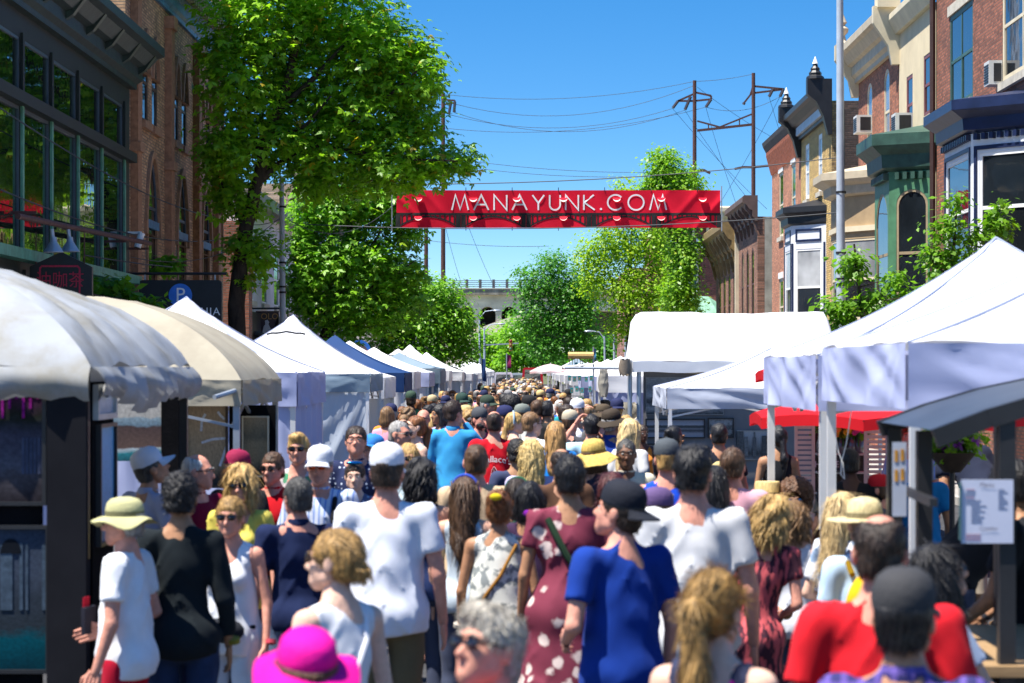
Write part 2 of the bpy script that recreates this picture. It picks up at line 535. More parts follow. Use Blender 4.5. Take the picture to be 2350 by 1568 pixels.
# ------------------------------------------------------------------ left: green shopfront building
FL = Frame((-8.5, 0, 0), (0, 1, 0), (1, 0, 0))
GREEN_D = mk('dark_green_paint', (.009, .015, .013), .6, var=.35, vs=2, bs=.15)
GREEN_L = mk('patina_green_paint', (.09, .26, .18), .6, var=.3, vs=5, bs=.2, bsc=30)
MUL = [33.3, 35.85, 38.4, 40.95, 43.5, 46.1, 48.7, 51.45]
holes = []
for i in range(len(MUL) - 1):
    a, b = MUL[i] + .12, MUL[i + 1] - .14
    holes += [rect(a, b, 4.12, 6.55), rect(a, b, 6.78, 7.72)]
tG = building('green_shopfront', 'dark green shopfront building with tall reflecting windows at the left', FL, 32, 52.2, 9.2, holes, GREEN_D, 9, GREEN_D)
for h in holes:
    window(FL, tG, h, mk('window_blue_grey', (.05, .075, .10), .4), GLG, .05, -.10, None)
for m in MUL[2:]:
    fbox(MB(), FL, m - .09, m + .05, 4.12, 6.62, .003, .045).build('mullion', GREEN_L, tG)
    fbox(MB(), FL, m - .09, m + .05, 6.77, 7.8, .003, .05).build('mullion', GREEN_D, tG)
fbox(MB(), FL, 32, 52.3, 3.93, 4.11, .003, .26).build('sill', GREEN_L, tG)
fbox(MB(), FL, 32, 52.25, 6.56, 6.76, .004, .16).build('transom', GREEN_D, tG)
for k in range(8):
    fbox(MB(), FL, 33.4 + 2.56 * k, 35.4 + 2.56 * k, 3.0, 3.8, .003, .05).build('panel', GREEN_D, tG)
cg = cornice(FL, tG, 32, 52.3, 8.15, .95, .75, mk('oxidised_cornice', (.016, .028, .025), .5, var=.5, vs=4, bs=.2), br=None)
for k in range(10):
    u = 33.2 + 2.06 * k
    sweep(MB(), FL, [(.1, 8.3), (.4, 8.5), (.66, 8.85), (.66, 9.0), (.1, 9.0)], u, u + .2).build('bracket', mk('oxidised_bracket', (.018, .032, .028), .35, var=.8, vs=6, bs=.2), cg)
# lamp bar, floodlights and camera in front of it
t = thing('lamp_bar', 'rusty horizontal pipe across the green shopfront windows', 'pipe', (-8.2, 45, 4.7))
zb = ZZ(537, 44.5)
MB().tube([(-8.05, 38.5, zb - .05), (-8.05, 52.2, zb + .22)], .05).build('pipe', RUST, t)
for yy in (40, 44.5, 49, 52): MB().bar((-8.05, yy, zb + .1), (-8.49, yy, zb + .1), .05).build('wall_arm', RUST, t)
for i, (px, lab) in enumerate(((112, 'left'), (150, 'right'))):
    Y = YD(px, -7.95); c = Vector((-7.9, Y, ZZ(540, Y)))
    t = thing('floodlight', ('cone shaped floodlight hanging left of its twin below the pipe', 'cone shaped floodlight hanging nearer the gabled sign below the pipe')[i], 'floodlight', c, 'floodlights on the pipe')
    MB().tube([c + Vector((0, 0, .1)), c + Vector((.02, 0, -.05))], .035).build('stem', GALV, t)
    MB().lathe([(.05, .0), (.06, -.08), (.17, -.25), (.165, -.26), (.05, -.1)], c + Vector((.03, 0, -.03)), 14).build('shade', GALV, t, True)
Y = 52.0
c = PT(314, 545, Y)
t = thing('security_camera', 'white bullet security camera on arm between green and brick buildings', 'camera', c)
MB().bar(c + Vector((-.25, 0, .1)), c + Vector((.1, 0, .1)), .05).build('arm', WHITE, t)
MB().tube([c + Vector((.1, 0, .09)), c + Vector((.02, -.05, -.22))], .075, 10).build('housing', WHITE, t)
MB().tube([c + Vector((.02, -.05, -.222)), c + Vector((.018, -.051, -.235))], .055, 10).build('lens', BLACK, t)

# ------------------------------------------------------------------ left: brick building with pointed windows
FB = Frame((-8.62, 0, 0), (0, 1, 0), (1, 0, 0))
BRL = brick('brown_brick', (.54, .31, .16), (.45, .24, .12), (.36, .27, .19), 'Y', grime=.3)
TERRA = mk('terracotta', (.34, .18, .10), .8, var=.25, vs=8, bs=.4, bsc=30)
BLUEC = mk('blue_cornice_paint', (.055, .16, .30), .5, var=.35, vs=5, bs=.15)
holes, lans, ars = [], [], []
for a in (49.9, 54.75, 59.65, 64.25):
    for d in (0, 1.42):
        lans.append(arch(a + d, a + d + .82, 7.75, 9.72, .95, 11, True))
    ars.append(arch(a + .45, a + 2.35, 3.6, 7.0, 1.5, 12, True))
lans += [arch(67.9 + d, 68.4 + d, 7.75, 9.6, .8, 9, True) for d in (0, .75)]
ars += [arch(68.0, 69.0, 3.6, 6.8, 1.0, 9, True)]
keep = [l for l in lans + ars if min(a for a, b in l) > 52.5]
tB = building('brick_gothic_building', 'brown brick building with pointed arch windows and blue cornice behind the big tree', FB, 52.4, 69.5, 10.85, keep, BRL)
frm = mk('window_frame_tan', (.24, .18, .12), .6)
for l in keep:
    big = l in ars
    o = window(FB, tB, l, mk('window_frame_umber', (.10, .07, .05), .6) if not big else mk('window_frame_slate', (.05, .07, .10), .5), GLD, .07 if not big else .16, -.26, .46 if not big else .66)
    u0, u1 = min(a for a, b in l), max(a for a, b in l); v0 = min(b for a, b in l)
    ring = MB()
    big_l = [(a, b) for a, b in shrink(l, -.17)]
    plate(ring, FB, [(a, max(b, v0 + (1.6 if big else 1.1))) for a, b in big_l], [[(a, max(b, v0 + (1.602 if big else 1.102))) for a, b in l][::-1]], .1, .07).build('hood_mould', TERRA, o)
    if not big: fbox(MB(), FB, u0 - .15, u1 + .15, v0 - .18, v0 - .003, -.1, .1).build('sill', TERRA, o)
    else:
        for uu in (u0 + .16, u1 - .3): fbox(MB(), FB, uu, uu + .14, v0, v0 + 1.75, -.03, .03).build('colonette', TERRA, o)
        fbox(MB(), FB, u0 + .05, u1 - .05, v0 + 1.76, v0 + 1.95, -.03, .04).build('transom', BLUEC, o)
for u in (53.35, 58.4, 63.4, 67.4):
    fbox(MB(), FB, u - .26, u + .26, .1, 10.55, .003, .17).build('pilaster', mk('pilaster_brick', (.32, .16, .085), .85, var=.3, vs=9, bs=.4, bsc=50), tB)
    fbox(MB(), FB, u - .32, u + .32, 10.3, 10.6, .003, .24).build('pilaster_cap', TERRA, tB)
    fbox(MB(), FB, u - .32, u + .32, 6.9, 7.1, .003, .23).build('pilaster_band', TERRA, tB)
cb = cornice(FB, tB, 52.4, 69.8, 10.75, .95, .42, BLUEC)
MB()
for k in range(44):
    u = 52.6 + .39 * k
    fbox(MB(), FB, u, u + .13, 11.2, 11.62, .3, .46).build('baluster', mk('tan_paint', (.40, .29, .17), .7), cb)
fbox(MB(), FB, 52.4, 69.8, 11.7, 11.8, 0, .4).build('band', BLUEC, tB)
for k in range(12):
    u = 52.9 + 1.42 * k
    sweep(MB(), FB, [(0, 11.8), (.2, 11.82), (.45, 12.2), (.6, 12.3), (.6, 12.5), (0, 12.5)], u, u + .34).build('bracket', mk('tan_paint2', (.42, .30, .16), .7, var=.4, vs=7, bs=.4), tB)
sweep(MB(), FB, [(0, 12.5), (.7, 12.5), (.76, 12.6), (.76, 12.75), (0, 12.8)], 52.4, 69.9).build('eave', BLUEC, tB)

# further left facades
tW = building('white_render_building', 'white rendered building with dark awning band behind the left lamp post', Frame((-8.75, 0, 0), (0, 1, 0), (1, 0, 0)), 74.2, 93, 7.3,
              [rect(77 + 4 * k, 78.6 + 4 * k, 4.3, 6.2) for k in range(4)], mk('white_render', (.62, .63, .66), .8, var=.15, vs=1, bs=.2), 8, WHITE)
FW = Frame((-8.75, 0, 0), (0, 1, 0), (1, 0, 0))
for k in range(4): window(FW, tW, rect(77 + 4 * k, 78.6 + 4 * k, 4.3, 6.2), WHITE, GL, .08, -.15, .5, sill=STONE)
fbox(MB(), FW, 74.3, 92, 2.7, 3.9, .004, .3).build('fascia', BLACK, tW)
sweep(MB(), FW, [(.31, 3.3), (1.6, 2.75), (1.6, 2.7), (.31, 3.2)], 76, 90).build('awning', mk('dark_awning', (.03, .03, .035), .7), tW)
fbox(MB(), FW, 74.2, 93, 7.3, 7.7, -.2, .5).build('parapet', mk('grey_parapet', (.30, .28, .25), .8), tW)
tP = building('brick_pier', 'narrow red brick pier between the gothic building and the white building', Frame((-8.3, 0, 0), (0, 1, 0), (1, 0, 0)), 73.2, 74.1, 6.6, [], brick('red_brick_x', (.33, .11, .06), (.26, .08, .045), (.3, .25, .2), 'Y'), 1.6, brick('red_brick_front', (.33, .11, .06), (.26, .08, .045), (.3, .25, .2), 'X'))
FW2 = Frame((-9.0, 0, 0), (0, 1, 0), (1, 0, 0))
h2 = [rect(97 + 3.2 * k, 98.4 + 3.2 * k, z, z + 1.8) for k in range(10) for z in (3.6, 6.6)]
tX = building('tan_brick_row', 'long tan brick row building behind the second street tree', FW2, 95, 130, 9.4, h2, brick('tan_brick', (.42, .30, .2), (.36, .25, .16), (.4, .35, .3), 'Y'), 9)
for h in h2: window(FW2, tX, h, WHITE, GL, .08, -.15, .5)
cornice(FW2, tX, 95, 130, 9.3, .8, .5, CREAM)
h2 = [rect(140 + 4 * k, 141.6 + 4 * k, z, z + 1.8) for k in range(8) for z in (1.2, 3.8)]
FW3 = Frame((-6.6, 0, 0), (0, 1, 0), (1, 0, 0))
tX = building('pale_shop_row', 'pale low shop row beyond the round left tree', FW3, 136, 175, 6.2, h2, mk('pale_render', (.55, .50, .46), .8, var=.15), 8)
for h in h2: window(FW3, tX, h, WHITE, GL, .08, -.15, .5)

# ------------------------------------------------------------------ right: house row
FR = Frame((10, 0, 0), (0, 1, 0), (-1, 0, 0))
BRA = brick('red_brown_brick', (.30, .10, .055), (.22, .07, .04), (.20, .13, .10), 'Y', grime=.25)
# nearest house
wA = [rect(53.7, 56.6, 8.15, 10.35), rect(46.4, 50.4, 8.05, 10.4), rect(40.5, 43, 8.05, 10.4)]
tA = building('brick_house', 'red brown brick house with white bay window at the right edge', FR, 38, 58.45, 13.5, wA, BRA)
GFR = mk('green_window_frame', (.04, .10, .085), .5)
window(FR, tA, wA[0], GFR, GL, .12, -.2, .5, mull=1, sill=STONE, lintel=STONE)
window(FR, tA, wA[1], CREAM, GL, .14, -.2, .5, mull=1, sill=STONE, lintel=STONE)
window(FR, tA, wA[2], CREAM, GL, .14, -.2, .5, mull=1, sill=STONE, lintel=STONE)
WBAY = mk('white_bay_paint', (.66, .68, .72), .5, var=.08, vs=2, bs=.1)
b, Fs = bay(FR, tA, 46.2, 52.2, 1.15, 1.5, 3.2, 6.75, WBAY, WHITE, (4.2, 6.35), NAVY, 7.4, .42, gm=GL, gm2=GLD)
for G, ln in Fs[:2]:
    m = .16
    for (u0, u1, v0, v1) in ((m - .07, m - .002, 4.15, 6.5), (ln - m + .002, ln - m + .07, 4.15, 6.5), (m, ln - m, 6.42, 6.5)):
        fbox(MB(), G, u0, u1, v0, v1, .003, .03).build('trim', NAVY, b)
    n = int(ln / .2)
    for k in range(n): fbox(MB(), G, .05 + .2 * k, .15 + .2 * k, 6.62, 6.74, .003, .1).build('dentil', NAVY, b)
G, ln = Fs[0]
MB().add([G.p(ln * .55, 6.25, -.045), G.p(ln - .3, 6.25, -.045), G.p(ln - .3, 5.3, -.045), G.p(ln * .78, 5.7, -.045)], [(0, 1, 2, 3)]).build('curtain', CREAM, b)
MB().tube([FR.p(58.4, .3, .1), FR.p(58.4, 13.3, .1)], .07).build('drainpipe', mk('brown_pipe', (.05, .025, .02), .5), tA)
aircon('window air conditioner in the brick house above the white bay', FR, 50.4, 50.95, 8.05, 8.55, .28)
cornice(FR, tA, 38, 58.6, 13.3, .9, .7, DARKW)
# cream house with green bay
wB = [rect(59.3, 60.3, 8.4, 9.9), rect(62.0, 63.0, 8.2, 9.7)]
tC = building('cream_stucco_house', 'cream stucco house with dark green bay window', FR, 58.55, 64.25, 11.0, wB, mk('cream_stucco', (.60, .51, .34), .85, var=.12, vs=1.2, bs=.3))
for h in wB: window(FR, tC, h, mk('maroon_frame', (.18, .06, .06), .5), GL, .09, -.22, .5)
sweep(MB(), FR, [(0, 11.0), (.12, 11.0), (.3, 11.35), (.3, 11.5), (0, 11.55)], 58.6, 64.3).build('cornice', CREAM, tC)
sweep(MB(), FR, [(0, 11.56), (.3, 11.6), (.5, 12.1), (.5, 12.3), (0, 12.3)], 58.3, 59.4).build('cornice_block', DARKW, tC)
GBAY = mk('dark_green_bay_paint', (.03, .075, .055), .5, var=.3, vs=4, bs=.1)
b, Fs = bay(FR, tC, 58.6, 62.6, 1.0, .8, 2.9, 6.95, mk('green_bay_paint', (.07, .19, .10), .5, var=.25, vs=3), mk('tan_frame', (.32, .25, .15), .5), (3.4, 6.5), GBAY, 7.85, .45, arched=True)
for G, ln in Fs[:2]:
    n = int(ln / .22)
    for k in range(n): fbox(MB(), G, .05 + .22 * k, .16 + .22 * k, 6.75, 6.92, .003, .14).build('dentil', GBAY, b)
aircon('window air conditioner on the cream stucco house', FR, 62.15, 62.85, 8.2, 8.7, .42)
# brick house with cream cornice
wC = [arch(69.2, 70.2, 8.0, 10.35, .3), arch(65.9, 66.9, 8.0, 10.35, .3)]
BRC = brick('orange_red_brick', (.42, .135, .065), (.30, .09, .045), (.34, .22, .15), 'Y', grime=.3)
tD = building('brick_cornice_house', 'orange red brick house with heavy cream cornice and tan bay', FR, 64.35, 72.0, 10.9, wC, BRC)
for h in wC: window(FR, tD, h, CREAM, GLB, .1, -.18, .5, sill=WHITE)
cd = cornice(FR, tD, 64.2, 72.3, 10.6, 1.1, .62, mk('tan_cornice_paint', (.46, .39, .28), .6, var=.15), br=None)
for u in (64.15, 71.95): sweep(MB(), FR, [(0, 10.2), (.2, 10.2), (.3, 10.7), (.7, 11.3), (.7, 11.75), (0, 11.75)], u, u + .26).build('bracket', CREAM, cd)
MB().lathe([(.02, 0), (.22, .0), (.2, .12), (.1, .2), (.06, .35), (.15, .45), (.17, .55), (.06, .66), (.12, .74), (.01, 1.0)], FR.p(72.1, 11.7, .45), 10).build('finial', mk('tan_cornice_paint', (.5, .4, .3)), cd, True)
fbox(MB(), FR, 64.0, 64.6, 11.7, 12.2, 0, .6).build('end_block', CREAM, tD)
b, Fs = bay(FR, tD, 66.4, 71.6, 1.1, 1.8, 2.9, 6.95, mk('tan_bay_paint', (.38, .27, .15), .6, var=.12), CREAM, (3.5, 5.75), mk('tan_cornice_paint', (.5, .4, .3)), 7.6, .5, gm=GLB, gm2=GL)
for G, ln in Fs[:2]: fbox(MB(), G, 0, ln, 5.95, 6.1, .004, .07).build('band', CREAM, b)
aircon('window air conditioner on bracket on the orange brick house', FR, 69.35, 70.05, 8.9, 9.4, .42)
# yellow brick house with black cornice
wD = [rect(80.75, 81.75, 8.05, 10.0), rect(84.4, 85.5, 8.05, 10.0)]
YB = brick('yellow_brick', (.60, .40, .13), (.52, .33, .10), (.44, .32, .16), 'Y', grime=.15)
tE = building('yellow_brick_house', 'yellow brick house with black cornice and white bay trimmed in black', FR, 78.3, 86.9, 10.8, wD, YB, 9, brick('dark_shaded_brick', (.10, .06, .045), (.07, .045, .035), (.10, .08, .07), 'X'))  # dark end wall: its shade is put into the brick colour
fbox(MB(), FR, 78.26, 78.302, .1, 10.75, -.34, .0).build('quoin', brick('yellow_brick_x', (.50, .33, .12), (.34, .2, .08), (.4, .3, .2), 'X'), tE)
for h in wD: window(FR, tE, h, WHITE, GLC, .16, -.2, .5, sill=STONE)
ce = cornice(FR, tE, 78.2, 87.0, 10.3, .95, .65, BLACK)
fbox(MB(), FR, 79, 86.4, 10.42, 10.7, .12, .24).build('pale_panel', mk('pale_blue_paint', (.40, .47, .55), .5), ce)
for u, r_ in ((78.15, .0), (86.75, .0)):
    bo = sweep(MB(), FR, [(0, 9.7), (.13, 9.7), (.28, 10.3), (.5, 10.75), (.8, 11.0), (.8, 11.5), (0, 11.5)], u, u + .42).build('bracket', BLACK, ce)
    c = FR.p(u + .21, 11.5, .52)
    MB().lathe([(.30, 0), (.28, .08), (.2, .13), (.21, .2), (.14, .28), (.155, .34), (.08, .43), (.09, .47), (.02, .5)], c, 8).build('finial', BLACK, ce)
    MB().lathe([(.10, 0), (.01, .24)], c + Vector((0, 0, .5)), 8).build('finial_tip', WHITE, ce)
b, Fs = bay(FR, tE, 79.7, 84.4, 1.0, 1.3, 2.9, 6.9, WBAY, WHITE, (3.55, 6.1), BLACK, 7.5, .3, gm=GLC, gm2=GL)
for G, ln in Fs[:2]:
    m = min(.22, ln * .16)
    for (u0, u1, v0, v1) in ((.03, .1, 3.3, 6.3), (ln - .1, ln - .03, 3.3, 6.3), (m, ln - m, 6.35, 6.42), (m, ln - m, 6.7, 6.77), (m, m + .06, 6.42, 6.7), (ln - m - .06, ln - m, 6.42, 6.7), (0, ln, 2.95, 3.25)):
        fbox(MB(), G, u0, u1, v0, v1, .003, .03).build('trim', NAVY, b)
# red brick house with corbelled cornice
wE = [rect(88.6, 89.9, 7.2, 9.7), rect(92.8, 94.2, 7.2, 9.7), rect(92.8, 94.2, 3.4, 5.6)]
PBR = brick('pink_red_brick', (.50, .20, .11), (.42, .15, .08), (.45, .3, .2), 'Y', grime=.2)
tF = building('pink_brick_house', 'pinkish red brick house with stepped corbel cornice beside yellow house', FR, 87.0, 97.0, 10.6, wE, PBR)
for h in wE: window(FR, tF, h, CREAM, GL, .12, -.2, .5, sill=STONE, lintel=WHITE)
cf = sweep(MB(), FR, [(0, 10.6), (.15, 10.6), (.36, 11.0), (.4, 11.15), (0, 11.2)], 87.05, 97.1).build('cornice', mk('slate_dark', (.07, .06, .06), .7), tF)
for k in range(24):
    u = 87.2 + .41 * k
    sweep(MB(), FR, [(0, 9.85), (.06, 9.85), (.26, 10.6), (.26, 10.75), (0, 10.75)], u, u + .2).build('corbel', mk('corbel_brick', (.36, .12, .07), .85, var=.3, vs=8), cf)
# brown houses with bracketed eaves, pale side wall
wF = [arch(104.6 + 2.4 * k, 105.7 + 2.4 * k, 4.2, 7.4, .45) for k in range(3)] + [arch(113.6 + 2.8 * k, 114.9 + 2.8 * k, 3.6, 6.8, .45) for k in range(4)]
tH = building('brown_bracket_house', 'brown brick house with pale stucco end wall and deep bracketed eaves', FR, 103, 125, 8.6, wF, brick('brown_red_brick', (.33, .15, .09), (.26, .11, .06), (.28, .2, .15), 'Y'), 9, mk('grey_stucco', (.34, .32, .26), .9, var=.3, vs=2, bs=.5))
for h in wF: window(FR, tH, h, mk('brown_frame', (.09, .05, .04), .6), GL, .12, -.2, .5)
cornice(FR, tH, 102.9, 112, 8.4, 1.1, .65, mk('brown_cornice', (.12, .075, .06), .6), br=1.6)
cornice(FR, tH, 112.3, 125.2, 7.4, 1.6, .85, mk('ochre_cornice', (.22, .15, .06), .6, var=.3), br=2.0, dent=.5)
fbox(MB(), FR, 111.9, 112.3, .1, 9.2, .0, .16).build('downpipe', CREAM, tH)
# red brick house facing the camera with green-roofed bay
FN = Frame((8.0, 150, 0), (1, 0, 0), (0, -1, 0))
BRN = brick('dark_red_brick', (.30, .07, .05), (.24, .05, .04), (.32, .2, .16), 'X', grime=.2)
wG = [arch(1.15, 2.75, 7.0, 9.9, .25)]
tN = building('red_brick_corner_house', 'dark red brick house with green roofed bay facing down the street', FN, 0, 5.2, 10.9, wG, BRN, 9)
window(FN, tN, wG[0], mk('blue_frame', (.03, .08, .16), .5), GL, .16, -.2, .5, gm2=GLB, sill=WHITE)
plate(MB(), FN, shrink(wG[0], -.14), [wG[0][::-1]], .1, .05).build('arch_trim', CREAM, tN)
for u in (.9, 2.75): fbox(MB(), FN, u, u + .5, 9.6, 10.2, .003, .08).build('keystone', WHITE, tN)
cornice(FN, tN, -.3, 5.4, 10.85, 1.3, .9, CREAM, br=.9)
b, Fs = bay(FN, tN, .2, 5.0, 1.2, 1.2, 1.5, 5.2, mk('blue_bay_paint', (.035, .09, .17), .5), CREAM, (2.2, 4.9), mk('verdigris_roof', (.17, .33, .23), .6, var=.3, vs=4), 5.5, .35, corn=[(0, 0), (1, .2), (1, .5), (.9, 1.0)])
MB().add([FN.p(0, 5.5, 0), FN.p(1.2, 5.5, 1.55), FN.p(4.0, 5.5, 1.55), FN.p(5.2, 5.5, 0), FN.p(1.7, 6.6, 0), FN.p(3.5, 6.6, 0)], [(0, 1, 4), (1, 2, 5, 4), (2, 3, 5)]).build('bay_roof', mk('verdigris_roof', (.2, .3, .2)), b)
# brick block further down the right side
FH = Frame((7.2, 165, 0), (1, 0, 0), (0, -1, 0))
hH = [rect(1 + 2.2 * k, 2.2 + 2.2 * k, z, z + 1.9) for k in range(3) for z in (3.2, 6.2)]
tK = building('brick_block', 'red brick block with blue windows glimpsed between right hand trees', FH, 0, 7, 9, hH, brick('far_brick', (.42, .19, .13), (.36, .15, .1), (.4, .3, .25), 'X'), 20)
for h in hH: window(FH, tK, h, mk('blue_frame', (.03, .08, .16)), GL, .12, -.15, .5)

# ------------------------------------------------------------------ arched viaduct in the distance
YV = 380.0
FV = Frame((0, YV, 0), (1, 0, 0), (0, -1, 0))
CONC = mk('old_concrete', (.74, .65, .48), .9, var=.3, vs=.35, bs=.4, bsc=2, vsc=(1, 1, 2.2))
CDARK = mk('stained_concrete', (.24, .22, .18), .9, var=.5, vs=.6, vsc=(3, 1, .5))
tV = thing('viaduct', 'concrete arch viaduct crossing the end of the street', 'bridge', (0, YV, 0))
zi = lambda x: 11.2 - 11.2 * ((x - 12) / 26) ** 2
ze = lambda x: 12.3 - 7.3 * ((x - 12) / 26) ** 2
xs = np.linspace(-14, 38, 53)
ringlp = [(x, zi(x)) for x in xs] + [(x, ze(x)) for x in xs[::-1]]
plate(MB(), FV, ringlp, (), 7, .35).build('arch_ring', CONC, tV)
for x in np.arange(-13, 37, 1.55):
    MB().add([FV.p(x - .03, zi(x), .36), FV.p(x + .03, zi(x), .36), FV.p(x + .03 + (ze(x) - zi(x)) * -.25, ze(x), .36), FV.p(x - .03 + (ze(x) - zi(x)) * -.25, ze(x), .36)], [(0, 1, 2, 3)]).build('voussoir_joint', CDARK, tV)
hl = []
for k in range(-3, 13):
    c = -5.55 + 3.45 * k; zb_ = max(ze(c) - .2, ze(c - 1.25) - .05)
    if ze(c + 1.25) < 11.0 and ze(c - 1.25) < 11.0 and -13 < c < 37:
        hl.append(arch(c - 1.27, c + 1.27, min(ze(c - 1.27), ze(c + 1.27)) + .1, 11.85, 1.27, 12))
outer = [(x, ze(x) - .3) for x in xs] + [(38, 13.7), (-14, 13.7)]
plate(MB(), FV, outer, [h[::-1] for h in hl], 6.5, 0).build('spandrel_wall', CONC, tV)
fbox(MB(), FV, -13.9, 37.9, 5.5, 13.65, -6.9, -6.55).build('arch_shade_backing', mk('arch_shade_concrete', (.10, .09, .08), .95), tV)  # dark backing added so the open spandrel arches look shaded inside
fbox(MB(), FV, -60, -14, 0, 13.7, -7, .2).build('abutment', CONC, tV)
fbox(MB(), FV, 38, 90, 0, 13.7, -7, .2).build('abutment', CONC, tV)
fbox(MB(), FV, -60, 90, 13.7, 14.6, -7.6, .9).build('deck', CDARK, tV)
fbox(MB(), FV, -60, 90, 14.602, 14.75, -7.6, 1.0).build('coping', mk('pale_concrete', (.5, .47, .4), .8), tV)
for k in range(28):
    x = -9.0 - 6 * 2.1 + 2.1 * k
    fbox(MB(), FV, x, x + .42, 14.76, 16.1, .5, .9).build('railing_post', mk('dark_concrete', (.09, .09, .1), .8), tV)
for z in (15.0, 15.3, 15.6, 15.9):
    MB().bar(FV.p(-40, z, .7), FV.p(60, z, .7), .1).build('rail', mk('steel_blue_rail', (.14, .18, .22), .5, .3), tV)
# ------------------------------------------------------------------ transmission poles and wires
YP = 330.0
def wire(name, label, a, b, sag, r=.05, n=14, group=None):
    a, b = Vector(a), Vector(b)
    pts = [a.lerp(b, i / n) - Vector((0, 0, sag * 4 * (i / n) * (1 - i / n))) for i in range(n + 1)]
    o = MB().tube(pts, r, 5).build(name, WIRE, None)
    return tag(o, label, 'wire', group)
def pole(t, x, ytop, Y=YP, r=.28):
    MB().tube([(XX(x, Y), Y, 0), (XX(x, Y), Y, ZZ(ytop, Y))], [r * 1.25, r * .9], 10).build('pole', RUST, t)
def seg(t, pts, w_=.25, name='crossarm', Y=YP):
    for a, b in zip(pts[:-1], pts[1:]):
        MB().bar(PT(a[0], a[1], Y), PT(b[0], b[1], Y), w_).build(name, RUST, t)
t = thing('transmission_tower', 'tall two pole steel transmission tower rising above the right hand trees', 'pylon', (XX(1660, YP), YP, 0))
pole(t, 1594, 185); pole(t, 1729, 168)
seg(t, [(1594, 215), (1565, 228), (1556, 232)]); seg(t, [(1594, 232), (1556, 232)]); seg(t, [(1594, 212), (1632, 220), (1632, 228), (1594, 232)])
seg(t, [(1729, 198), (1770, 202), (1800, 205)]); seg(t, [(1729, 214), (1800, 205)]); seg(t, [(1729, 196), (1722, 218), (1708, 236)])
seg(t, [(1600, 278), (1652, 292), (1726, 262)], .22, 'brace'); seg(t, [(1600, 300), (1726, 286)], .32, 'crossbeam'); seg(t, [(1626, 284), (1626, 298)], .15, 'brace'); seg(t, [(1697, 274), (1697, 290)], .15, 'brace')
for p, q in (((1556, 232), (1544, 248)), ((1585, 222), (1572, 252)), ((1632, 228), (1620, 246)), ((1708, 236), (1706, 240)), ((1775, 203), (1765, 222)), ((1798, 205), (1790, 222))):
    MB().tube([PT(*p, YP), PT(*q, YP)], .22, 6).build('insulator', mk('insulator', (.06, .05, .06), .3), t)
seg(t, [(1600, 392), (1614, 390), (1630, 398)], .3); seg(t, [(1686, 388), (1705, 384), (1729, 384), (1770, 380)], .3)
t = thing('transmission_tower', 'rust coloured transmission tower with its tops beside the big left tree', 'pylon', (XX(1020, YP), YP, 0))
pole(t, 1017, 213); pole(t, 978, 500)
seg(t, [(1017, 229), (1044, 231), (1044, 236), (1020, 240)], .22); seg(t, [(978, 520), (1017, 500)], .2, 'brace')
for p, q in (((1035, 234), (1030, 263)), ((1044, 234), (1042, 258))): MB().tube([PT(*p, YP), PT(*q, YP)], .2, 6).build('insulator', mk('insulator', (.06, .05, .06)), t)
wl = [((1020, 217), (1594, 187), 2.0, 'highest power line from the left tower to the right tower'), ((1040, 238), (1594, 196), 4, 'second power line below the highest between the towers'),
      ((1030, 263), (1544, 249), 3.2, 'upper of the bunched power lines left of the tower arm'), ((1042, 258), (1572, 253), 4.0, 'middle of the bunched power lines left of the tower arm'),
      ((1000, 292), (1620, 246), 2.6, 'lowest of the bunched power lines crossing the sky'), ((1080, 370), (1600, 393), 1.0, 'thin power line just above the banner'), ((1080, 385), (1600, 398), 1.2, 'lower thin power line just above the banner'),
      ((1594, 187), (1729, 170), .3, 'power line linking the tops of the two right poles'), ((1620, 246), (1790, 222), 1.6, 'power line passing between the two right poles'), ((900, 540), (1260, 565), .8, 'power line low in the sky under the banner')]
for a, b, s, lab in wl: wire('power_line', lab, PT(*a, YP), PT(*b, YP), s * .7, .032)
for i, (a, b) in enumerate((((1544, 250), (1760, 480)), ((1572, 254), (1735, 480)), ((1620, 247), (1690, 470)), ((1765, 222), (1830, 420)), ((1790, 222), (1650, 470)), ((1600, 200), (1800, 330)))):
    wire('guy_line', ('guy line slanting down from the arm of the left of the right poles', 'guy line slanting beside its twin behind the right pole', 'steep guy line between the two right poles', 'guy line dropping right of the tallest pole', 'guy line crossing down left from the tallest pole', 'faint guy line from the top of the shorter right pole')[i], PT(*a, YP), PT(*b, YP + 6), .4, .028)
for i, (a, b) in enumerate((((1022, 520), (1060, 655)), ((1075, 520), (1135, 660)))):
    wire('guy_line', ('left guy line falling to the viaduct below the banner', 'right guy line falling to the viaduct below the banner')[i], PT(*a, YP), PT(*b, YP), .3, .028)
# ------------------------------------------------------------------ trees
def fastmesh(name, V, F, mat, parent=None, tone=None, smooth=False):
    V = np.asarray(V, dtype=np.float32); F = np.asarray(F, dtype=np.int32)
    if parent is not None: V = V - np.array(wloc(parent), dtype=np.float32)
    k = F.shape[1]
    me = bpy.data.meshes.new(name)
    me.vertices.add(len(V)); me.vertices.foreach_set('co', V.ravel())
    me.loops.add(F.size); me.loops.foreach_set('vertex_index', F.ravel())
    me.polygons.add(len(F)); me.polygons.foreach_set('loop_start', np.arange(0, F.size, k, dtype=np.int32))
    try: me.polygons.foreach_set('loop_total', np.full(len(F), k, dtype=np.int32))
    except Exception: pass
    if smooth: me.polygons.foreach_set('use_smooth', np.ones(len(F), dtype=bool))
    if tone is not None:
        a = me.attributes.new('tone', 'FLOAT', 'FACE'); a.data.foreach_set('value', np.asarray(tone, dtype=np.float32))
    me.materials.append(mat)
    me.update(calc_edges=True)
    return newobj(name, me, parent)
def unit(a): return a / np.maximum(np.linalg.norm(a, axis=1, keepdims=True), 1e-9)
STAR = [(-62, .72, .20), (0, 1.0, .24), (62, .72, .20)]
OVAL = [(0, 1.0, .34)]
